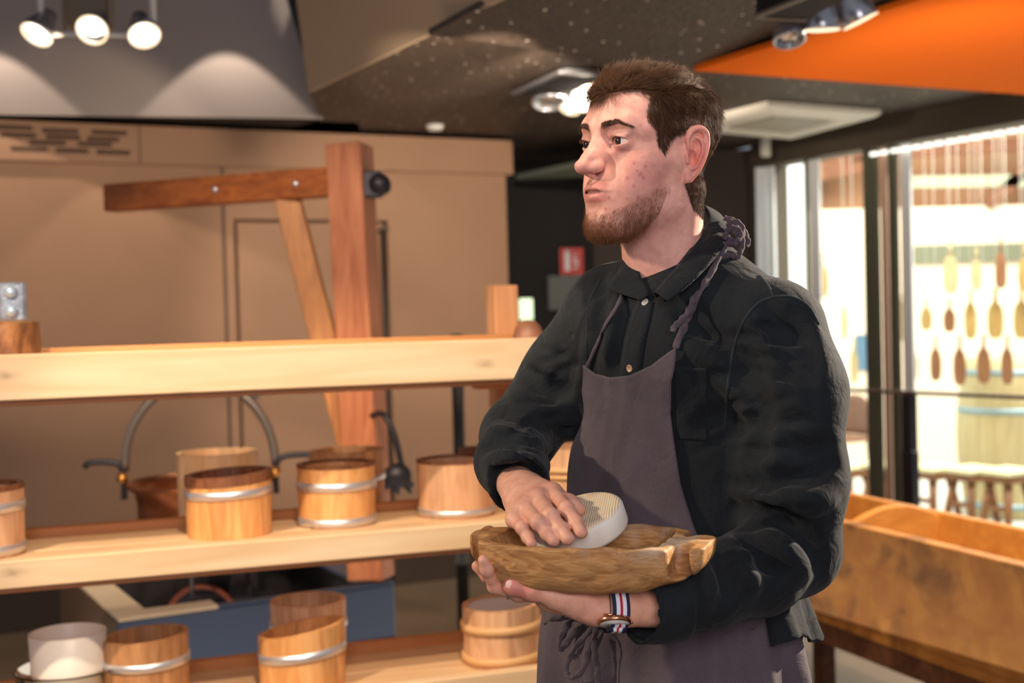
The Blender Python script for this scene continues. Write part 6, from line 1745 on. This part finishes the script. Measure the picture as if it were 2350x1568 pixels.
# tools behind: black broom-like tool hanging on the post, poles by the wall
p = U(868, 955, 4.05); o = thing('fire_broom', 'black long-handled fire broom hanging beside the crane post', 'broom', U(915, 1130, 4.0))
mb = MB(); mb.tube(catmull([U(850, 955, 4.10), U(880, 952, 4.02), U(905, 1000, 4.0), U(922, 1070, 4.0)], 6), .010, 8); mb.build('handle', IRON, o)
hv = Vol(U(918, 1100, 4.0) - .12, U(918, 1100, 4.0) + .12, .005); rr = np.random.default_rng(2)
cc0 = U(912, 1092, 4.0); hv.ell(cc0, (.045, .035, .040), 0)
for k in range(26):
    a = rr.uniform(0, 2 * PI); q = cc0 + np.array([.055 * cos(a) * rr.uniform(.5, 1), rr.uniform(-.02, .02), -.02 + .04 * sin(a) * rr.uniform(.4, 1) - .01]); hv.cap(cc0, q, .014, .006, .006)
V_, F_ = hv.mesh(); link_mesh('head', mesh_from('head', V_, F_, True), IRON, o)
mb = MB(); mb.beam(U(852, 892, 4.12), U(858, 1060, 4.10), .018, .024); tag(mb.build('iron_bar', IRON), 'black iron bar standing against the crane post', 'bar')
mb = MB(); a, b_ = WP(1050, 0, .12), WP(1050, 2.0, .12); a = U(1050, 870, 5.6); b_ = a.copy(); b_[2] = 0.0; a = a + up * .2; mb.cyl(b_, a, .027, 14); tag(mb.build('black_pole', plain('pole_black', srgb(28, 26, 28), .5)), 'black vertical pole in front of the beige wall', 'pole')

# signs in the dark passage
SB = float(9.84)
p0 = U(1312, 600, 8.24); o = thing('safety_sign', 'red and white square safety sign on the black wall', 'sign', p0)
RB_ = np.stack([np.array([1.0, 0, 0]), np.array([0, 1.0, 0]), up], 1)
hw = 27 * 8.24 / FPX
mb = MB(); mb.box(p0, (hw * 2, .008, hw * 2.3), None, .002); mb.build('plate', plain('sign_red', srgb(196, 40, 36), .5), o)
WHT = plain('sign_white', srgb(232, 232, 236), .5)
mb = MB(); mb.box(p0 + np.array([-hw * .38, -.006, .0]), (hw * .42, .004, hw * 1.6), None, .001); mb.lathe([(0, 0), (hw * .16, 0), (hw * .16, .004), (0, .004)], p0 + np.array([-hw * .38, -.004, hw * .85]), 14, rotm('x', PI / 2)); mb.build('extinguisher_symbol', WHT, o)
mb = MB()
for k, (dx, dz, w_, h_) in enumerate(((.30, .50, .30, .18), (.22, .05, .16, .5), (.45, -.1, .16, .5), (.30, -.55, .36, .16))): mb.box(p0 + np.array([hw * dx, -.006, hw * dz]), (hw * w_, .004, hw * h_), None, .001)
mb.build('flame_symbol', WHT, o)
p1 = U(1300, 672, 8.24); mb = MB(); mb.box(p1, (84 * 8.24 / FPX, .01, 80 * 8.24 / FPX), None, .003); tag(mb.build('notice_board', plain('board_grey', srgb(82, 86, 84), .5)), 'plain dark grey board on the black wall below the red sign', 'board')
EXM = bpy.data.materials.new('sign_lit_green'); EXM.use_nodes = True; eb = EXM.node_tree.nodes['Principled BSDF']; eb.inputs['Emission Color'].default_value = (.72, 1.0, .55, 1); eb.inputs['Emission Strength'].default_value = .6
p2 = U(1207, 710, 7.7); mb = MB(); mb.box(p2, (32 * 7.7 / FPX, .03, 50 * 7.7 / FPX), None, .006); mb2 = tag(mb.build('lit_sign', EXM), 'small glowing pale green sign beside the shelf post', 'sign')
mb = MB(); mb.beam(p2 + np.array([0, .02, 0]), p2 + np.array([0, .70, 0]), .02, .02); mb.build('bracket', IRON, mb2)

# ================================================================== wooden trough
TZ = .75
t0, t1 = Uz(1895, 1190, TZ), Uz(2350, 1300, TZ)
td = (t1 - t0) / np.linalg.norm(t1 - t0); td[2] = 0; tn = np.array([-td[1], td[0], 0]); tn = tn if tn[0] > 0 else -tn
RT = np.stack([td, tn, np.array([0, 0, 1.0])], 1)
TW = wood('trough_wood', srgb(198, 138, 62), srgb(164, 102, 38), (1.6, 10, 10), knots=0, rough=.6, dist=.6, stain=.95, staincol=srgb(66, 36, 16)); TIN = wood('trough_inner', srgb(214, 150, 70), srgb(186, 120, 48), (2.2, 12, 12), rough=.5)
tr = thing('wooden_trough', 'long amber wooden trough with a curved partition on a low stand', 'trough', t0 * np.array([1, 1, 0]) + td * .3 + tn * .2)
S_0, S_1, WT = -.62, 1.75, .43
def tpoly(name, s0, s1, P, mat):
    """section polygon P in (across, z) swept along the trough"""
    k = len(P); V = [t0 * np.array([1, 1, 0]) + td * s + tn * a + up * z for s in (s0, s1) for (a, z) in P]
    F = [tuple(range(k))[::-1], tuple(range(k, 2 * k))] + [(i, (i + 1) % k, k + (i + 1) % k, k + i) for i in range(k)]
    mb = MB(); mb.add(V, F); o = mb.build(name, mat, tr)
    import bmesh
    bm = bmesh.new(); bm.from_mesh(o.data); bmesh.ops.recalc_face_normals(bm, faces=bm.faces); bmesh.ops.bevel(bm, geom=bm.edges[:], offset=.005, segments=2, affect='EDGES', profile=.5); bm.to_mesh(o.data); bm.free(); return o
tpoly('front_board', S_0, S_1, [(0, TZ), (.048, TZ), (.082, TZ - .34), (.035, TZ - .34)], TW)
tpoly('back_board', S_0, S_1, [(WT - .035, TZ), (WT, TZ), (WT - .035, TZ - .34), (WT - .075, TZ - .34)], TIN)
tpoly('bottom_board', S_0, S_1, [(.04, TZ - .34), (WT - .04, TZ - .34), (WT - .04, TZ - .375), (.04, TZ - .375)], TW)
arc = [(.035 + (WT - .07) * t, TZ - .012 + .050 * sin(PI * t)) for t in np.linspace(0, 1, 12)]
tpoly('partition', .06, .095, arc + [(WT - .072, TZ - .335), (.072, TZ - .335)], TIN)
tpoly('end_board', S_0, S_0 + .035, [(.035, TZ - .01), (WT - .035, TZ - .01), (WT - .072, TZ - .335), (.072, TZ - .335)], TIN)
STAND = wood('stand_wood', srgb(120, 74, 44), srgb(72, 42, 26), (3, 20, 20), stain=.6)
for a in (.05, WT - .11):
    tpoly('stand_rail', S_0 - .05, S_1, [(a, .375), (a + .06, .375), (a + .06, .30), (a, .30)], STAND)
    for s in (S_0 + .05, .42, 1.4): tpoly('stand_leg', s, s + .07, [(a, .30), (a + .06, .30), (a + .06, .0), (a, .0)], STAND)
tpoly('foot_board', S_0, S_1, [(-.02, .11), (.02, .11), (.02, .03), (-.02, .03)], STAND)
# ================================================================== things behind the glass
PADW = [wood('paddle_wood', srgb(190, 160, 96), srgb(150, 118, 64), (40, 40, 4)), wood('paddle_brown', srgb(150, 104, 66), srgb(112, 72, 44), (40, 40, 4)), wood('paddle_pale', srgb(204, 186, 140), srgb(170, 150, 106), (40, 40, 4))]
def PPt(px, py, off=-1.25):
    v = CF + CR * (px - 1175) / FPX - CU * (py - 784) / FPX; q = G0 + gnn * off; return CAM + v * (np.dot(q - CAM, gnn) / np.dot(v, gnn))
def paddle(px, y0, y1, wpx, mi, label, group):
    of_ = {'top': -1.25, 'mid': -1.34, 'bot': -1.16}[group.split()[5][:3]]; a, b_ = PPt(px, y0, of_), PPt(px, y1, of_); D = float((a - CAM) @ CF); h = a[2] - b_[2]; w2 = wpx * D / FPX / 2
    o = thing('wooden_paddle', label, 'paddle', (b_[0], b_[1], b_[2]), 0, group)
    bl = .76 * h; prof = [(0, .45), (.05, .70), (.18, .92), (.40, 1.0), (.65, .98), (.84, .80), (.94, .5), (1.0, .24)]
    n = len(prof); V = []; ux = CR * .97 - np.array([0, .2, 0]); ux[2] = 0; ux /= np.linalg.norm(ux); uy = np.cross(ux, up)
    for t, k in prof:
        for s in (-1, 1):
            for d in (-1, 1): V.append(b_ + up * bl * t + ux * s * w2 * k + uy * d * .009)
    F = []
    for i in range(n - 1):
        q = i * 4; F += [(q, q + 4, q + 6, q + 2), (q + 1, q + 3, q + 7, q + 5), (q, q + 1, q + 5, q + 4), (q + 2, q + 6, q + 7, q + 3)]
    F += [(0, 2, 3, 1), (4 * n - 4, 4 * n - 3, 4 * n - 1, 4 * n - 2)]
    mb = MB(); mb.add(V, F); mb.build('blade', PADW[mi], o)
    mb = MB(); mb.cyl(b_ + up * bl * .97, a, w2 * .26, 10, w2 * .22); mb.lathe([(0, -w2 * .4), (w2 * .4, 0), (0, w2 * .4)], a, 10); mb.build('grip', PADW[mi], o)
    mb = MB(); top = a + up * (2.31 + .9 - a[2]); mb.cyl(a, top, .0016, 6); mb.build('string', plain('string_pale', srgb(240, 236, 224), .8) if 'string_pale' not in bpy.data.materials else bpy.data.materials['string_pale'], o)
rows = [('top', 'wooden paddles hanging in the top row', [(1887, 583, 684, 27, 0, 'olive yellow paddle hanging alone beside the pale door frame'), (2182, 556, 674, 32, 2, 'first paddle from the left in the top hanging row right of the posts'), (2241, 572, 666, 22, 2, 'narrow pale paddle, second in the top hanging row'), (2297, 552, 662, 24, 1, 'third paddle in the top hanging row, dark edged'), (2352, 566, 668, 28, 0, 'paddle cut by the right edge, top hanging row')]),
        ('middle', 'wooden paddles hanging in the middle row', [(1938, 680, 778, 14, 2, 'thin pale green paddle hanging left of the wide olive post'), (2071, 678, 782, 20, 2, 'paddle hanging in front of the pale post, middle row'), (2126, 690, 758, 24, 0, 'short amber paddle, first right of the pale post, middle row'), (2179, 692, 762, 26, 1, 'short reddish brown paddle in the middle row'), (2228, 668, 778, 26, 0, 'olive paddle with a pointed blade in the middle row'), (2285, 666, 777, 34, 0, 'widest tan paddle of the middle row'), (2345, 664, 777, 34, 0, 'tan paddle at the right edge, middle row')]),
        ('bottom', 'wooden paddles hanging in the bottom row', [(1961, 778, 880, 18, 2, 'pale green paddle left of the olive post, bottom row'), (2046, 762, 886, 20, 2, 'cream paddle hanging between the two posts, bottom row'), (2092, 774, 878, 28, 0, 'brown olive paddle in front of the pale post, bottom row'), (2148, 776, 874, 24, 1, 'narrow brown paddle second in the bottom row'), (2203, 774, 884, 28, 1, 'grey brown paddle third in the bottom row, over the railing'), (2258, 772, 880, 30, 1, 'dark brown paddle fourth in the bottom row'), (2312, 774, 882, 26, 1, 'dark brown pointed paddle last in the bottom row')])]
for rn, grp, L_ in rows:
    for (px, y0, y1, w_, mi, lb) in L_: paddle(px, y0, y1, w_, mi, lb, grp)

mb = MB(); pa, pb = G0 - gd * 1.6, GP(2600, 0); gbox(mb, pa, pb, 3.205, 3.27, -1.40, -1.10); structure(mb.build('beam_12', BEAMM))

# railing inside the glass
RAILM = plain('rail_black', srgb(36, 32, 38), .45, .3)
rl = thing('railing', 'black metal railing with a thin handrail in front of the glass', 'railing', GP(2090, 0, .25))
mb = MB(); mb.beam(GP(1800, 1.0, .25), GP(2430, 1.02, .25), .035, .018); mb.build('handrail', wood('rail_wood', srgb(120, 96, 80), srgb(70, 52, 46), (3, 40, 40)), rl)
mb = MB(); p = GP(2084, 0, .25); mb.box(p + up * .5, (.065, .05, 1.0), RG_, .004); mb.build('post', RAILM, rl)
mb = MB(); mb.box(p + gd * .03 + gnn * .03 + up * .36, (.075, .05, .72), RG_, .004); mb.lathe([(0, -.004), (.012, 0), (0, .004)], p + up * .62 + gnn * .06, 12); mb.build('bracket', RAILM, rl)

# stools in a row
STW = wood('stool_wood', srgb(150, 100, 58), srgb(104, 62, 34), (4, 30, 30)); STT = plain('stool_top', srgb(226, 216, 170), .5)
def stool(px, py, wpx, label, first=None, off=-1.1):
    p = PPt(px, py, off); D = float((p - CAM) @ CF); z = p[2]; w2 = wpx * D / FPX / 2
    o = thing('wooden_stool', label, 'stool', (p[0], p[1], 0.025), 0, 'row of stools behind the glass')
    mb = MB(); mb.box((p[0], p[1], z - .005), (w2 * 2, .26, .035), RG_, .012); mb.build('seat', STT, o)
    mb = MB(); mb.box((p[0], p[1], z - .045), (w2 * 1.9, .22, .045), RG_, .006); mb.build('apron', STW, o)
    for sx in (-1, 1):
        for sy in (-1, 1):
            a = np.array([p[0], p[1], z - .05]) + gd * sx * w2 * .55 + gnn * sy * .07; b2 = np.array([p[0], p[1], .026]) + gd * sx * w2 * .95 + gnn * sy * .13
            mb = MB(); mb.cyl(a, b2, .026, 10, .020); mb.build('leg', STW, o)
    mb = MB(); c = np.array([p[0], p[1], z * .52]) + gnn * .10; mb.beam(c - gd * w2 * .8, c + gd * w2 * .8, .02, .03); mb.build('stretcher', STW, o)
for (px, py, w_, lb) in ((1948, 1068, 88, 'leftmost stool, half hidden by the dark sleeve'), (2034, 1066, 82, 'stool between the olive posts and the railing post'), (2140, 1072, 88, 'stool just right of the black railing post'), (2228, 1076, 86, 'stool in front of the pale barrel'), (2312, 1080, 86, 'rightmost stool at the edge of the picture')):
    stool(px, py, w_, lb)
# barrel
BRW = wood('barrel_wood', srgb(206, 190, 142), srgb(176, 156, 110), (22, 22, 2), stave=.0)
bp_ = PPt(2318, 1060, -1.95); o = thing('barrel', 'large pale barrel with metal hoops behind the stools', 'barrel', (bp_[0], bp_[1], .025))
mb = MB(); H_ = 1.05; R_ = .34; mb.lathe([(0, .0)] + [(R_ * (.84 + .16 * sin(PI * t)), H_ * t) for t in np.linspace(0, 1, 14)] + [(R_ * .78, H_), (R_ * .78, H_ - .04), (0, H_ - .04)], (bp_[0], bp_[1], .025), 40); mb.build('staves', BRW, o)
for t in (.08, .3, .68, .92):
    r = R_ * (.84 + .16 * sin(PI * t)) + .003; mb = MB(); mb.lathe([(r - .004, -.02), (r + .003, -.02), (r + .003, .02), (r - .004, .02)], (bp_[0], bp_[1], .025 + H_ * t), 40, closed=True); mb.build('hoop', plain('hoop_blue_grey', srgb(150, 172, 180), .4, .6) if 'hoop_blue_grey' not in bpy.data.materials else bpy.data.materials['hoop_blue_grey'], o)
# brown chair
ch = PPt(1962, 960, -1.75); D = float((ch - CAM) @ CF); o = thing('chair', 'brown shell chair in the hall left of the olive post', 'chair', (ch[0], ch[1], .025))
SHELL = plain('shell_brown', srgb(132, 92, 70), .45)
V, F = loft_ = None, None
mb = MB(); zb = ch[2] - .12
P = []; 
for i in range(9):
    for j in range(9):
        u, v_ = i / 4 - 1, j / 8; w2 = .20 * (1 - .18 * v_) ; P.append(np.array([ch[0], ch[1], zb + .30 * v_ - .04 * u * u * v_]) + gd * u * w2 + gnn * (.05 * u * u))
F = [(i * 9 + j, (i + 1) * 9 + j, (i + 1) * 9 + j + 1, i * 9 + j + 1) for i in range(8) for j in range(8)]
mb.add(P, F, True); s_ = mb.build('backrest', SHELL, o); md = s_.modifiers.new('t', 'SOLIDIFY'); md.thickness = .012
mb = MB(); mb.box((ch[0] + gnn[0] * .2, ch[1] + gnn[1] * .2, zb - .02), (.40, .42, .03), RG_, .012); mb.build('seat', SHELL, o)
for sx in (-1, 1):
    for sy in (-1, 1):
        c = np.array([ch[0], ch[1], 0]) + gnn * .2 + gd * sx * .16 + gnn * sy * .17; mb = MB(); mb.cyl(c + up * (zb - .03), c + gd * sx * .03 + up * .026, .011, 8); mb.build('leg', RAILM, o)
ps = HW(1981, 0, .02); DD = float((ps - CAM) @ CF)
mb = MB(); mb.box((ps[0], HY - .012, zat(809, HY, 1981)), (32 * HY / FPX, .02, 82 * HY / FPX), None, .002)
tag(mb.build('wall_poster', plain('poster_blue', srgb(92, 124, 146), .5)), 'small blue grey panel on the hall wall left of the olive post', 'poster')
# ================================================================== ceiling lamps
ALU = plain('lamp_silver', srgb(200, 200, 206), .25, .8); ALUW = plain('lamp_white', srgb(216, 212, 208), .4)
def emis(name, col, s):
    m = bpy.data.materials.new(name); m.use_nodes = True; b = m.node_tree.nodes['Principled BSDF']; b.inputs['Base Color'].default_value = (0, 0, 0, 1)
    b.inputs['Emission Color'].default_value = (*col, 1); b.inputs['Emission Strength'].default_value = s; return m
LENS = emis('lamp_lens', (1, .88, .68), 9); RIMG = emis('lamp_glow_ring', (1, .74, .46), .9)
OFFL = plain('lamp_reflector_off', srgb(190, 180, 170), .15, .9)
def lamp_head(parent, p, d, r, lit=True, ln=.10):
    z = nzv(d); x = nzv(np.cross(z, (0, 0, 1)) if abs(z[2]) < .95 else np.array([1.0, 0, 0])); R = np.stack([x, np.cross(z, x), z], 1)
    mb = MB(); mb.lathe([(0, -ln), (r * .45, -ln), (r * .55, -ln * .8), (r * .92, -ln * .25), (r, 0), (r * .97, .004), (r * .90, 0), (r * .80, -ln * .2), (0, -ln * .5)], p, 36, R); h = mb.build('lamp_head', ALU, parent)
    mb = MB(); mb.lathe([(r * .84, -.002), (r * .97, .001), (r * .97, .005), (r * .84, .004)], p, 36, R, closed=True); mb.build('rim', RIMG if lit else ALU, h)
    mb = MB(); mb.lathe([(0, -.002), (r * .40, -.004), (r * .62, -.012), (r * .60, -.018), (0, -.02)], p, 36, R); mb.build('lens', LENS if lit else OFFL, h)
    return h
# left cluster, hung on two rods with a cross bar
DL = 4.3
cl = thing('spotlight_cluster', 'three lit spotlights on a rod frame at the top left', 'spotlights', U(210, 75, DL))
mb = MB(); mb.cyl(U(100, 78, DL), U(345, 82, DL), .010, 12); mb.build('cross_bar', ALUW, cl)
for px in (95, 352):
    mb = MB(); a = U(px, 60, DL); mb.cyl(a, a + up * .95, .011, 12); mb.build('rod', ALUW, cl)
for px in (150, 252):
    mb = MB(); a = U(px, 70, DL + .06); mb.cyl(a, a + up * .95, .008, 10); mb.build('wire_rod', plain('wire_brown', srgb(120, 104, 90), .5) if 'wire_brown' not in bpy.data.materials else bpy.data.materials['wire_brown'], cl)
mb = MB(); a = U(205, 30, DL + .10); a2 = a + up * .10; mb.box(a2, (.15, .08, .30), None, .004); mb.build('ballast_box', plain('ballast', srgb(120, 104, 84), .5), cl)
for (px, py, d) in ((84, 78, (-.28, -.55, -.80)), (212, 68, (0, -.80, -.62)), (331, 80, (.32, -.60, -.78))):
    lamp_head(cl, U(px, py, DL - .03), d, .056)
# right cluster in a ceiling recess
DR = 4.2
rc_ = thing('spotlight_cluster', 'three silver spotlights in a ceiling recess at the top right', 'spotlights', U(1880, 20, DR))
mb = MB(); c4 = [CZ(1735, 38, ZC - .13), CZ(1850, -8, ZC - .13), CZ(2010, -40, ZC - .13), CZ(1850, 45, ZC - .13)]
mb.add([p_ for p_ in c4] + [p_ + up * .06 for p_ in c4], [(0, 1, 2, 3), (7, 6, 5, 4)] + [(i, 4 + i, 4 + (i + 1) % 4, (i + 1) % 4) for i in range(4)]); mb.build('recess', plain('recess_black', srgb(14, 12, 12), .8), rc_)
mb = MB(); mb.beam(c4[0], c4[3], .02, .01); mb.beam(c4[0], c4[1], .02, .01); mb.build('recess_frame', plain('recess_frame', srgb(110, 98, 84), .5), rc_)
lamp_head(rc_, U(1812, 92, 3.95), (.05, -.35, -1), .052, False, .10)
lamp_head(rc_, U(1886, 66, 3.95), (.05, .10, -1), .058, True, .13)
lamp_head(rc_, U(1974, 46, 3.95), (.45, .0, -1), .060, True, .14)
# middle cluster behind the head
DM = 5.75
mc = thing('spotlight_cluster', 'ceiling spotlights glowing behind his forehead', 'spotlights', U(1290, 200, DM))
c4 = [Uz(1180, 215, ZC - .02), Uz(1290, 165, ZC - .02), Uz(1400, 170, ZC - .02), Uz(1290, 222, ZC - .02)]
mb = MB(); mb.add([p_ for p_ in c4] + [p_ + up * .04 for p_ in c4], [(0, 1, 2, 3), (7, 6, 5, 4)] + [(i, 4 + i, 4 + (i + 1) % 4, (i + 1) % 4) for i in range(4)]); mb.build('recess', bpy.data.materials['recess_black'], mc)
mb = MB(); mb.beam(c4[0], c4[1], .03, .012); mb.beam(c4[1], c4[2], .05, .02); mb.build('recess_frame', ALU, mc)
lamp_head(mc, U(1262, 236, DM), (0, -.3, -1), .085, False, .12)
lamp_head(mc, U(1338, 228, DM - .05), (0, -1, -.35), .060, True, .10)
lamp_head(mc, U(1308, 250, DM), (-.3, -.4, -1), .050, True, .09)
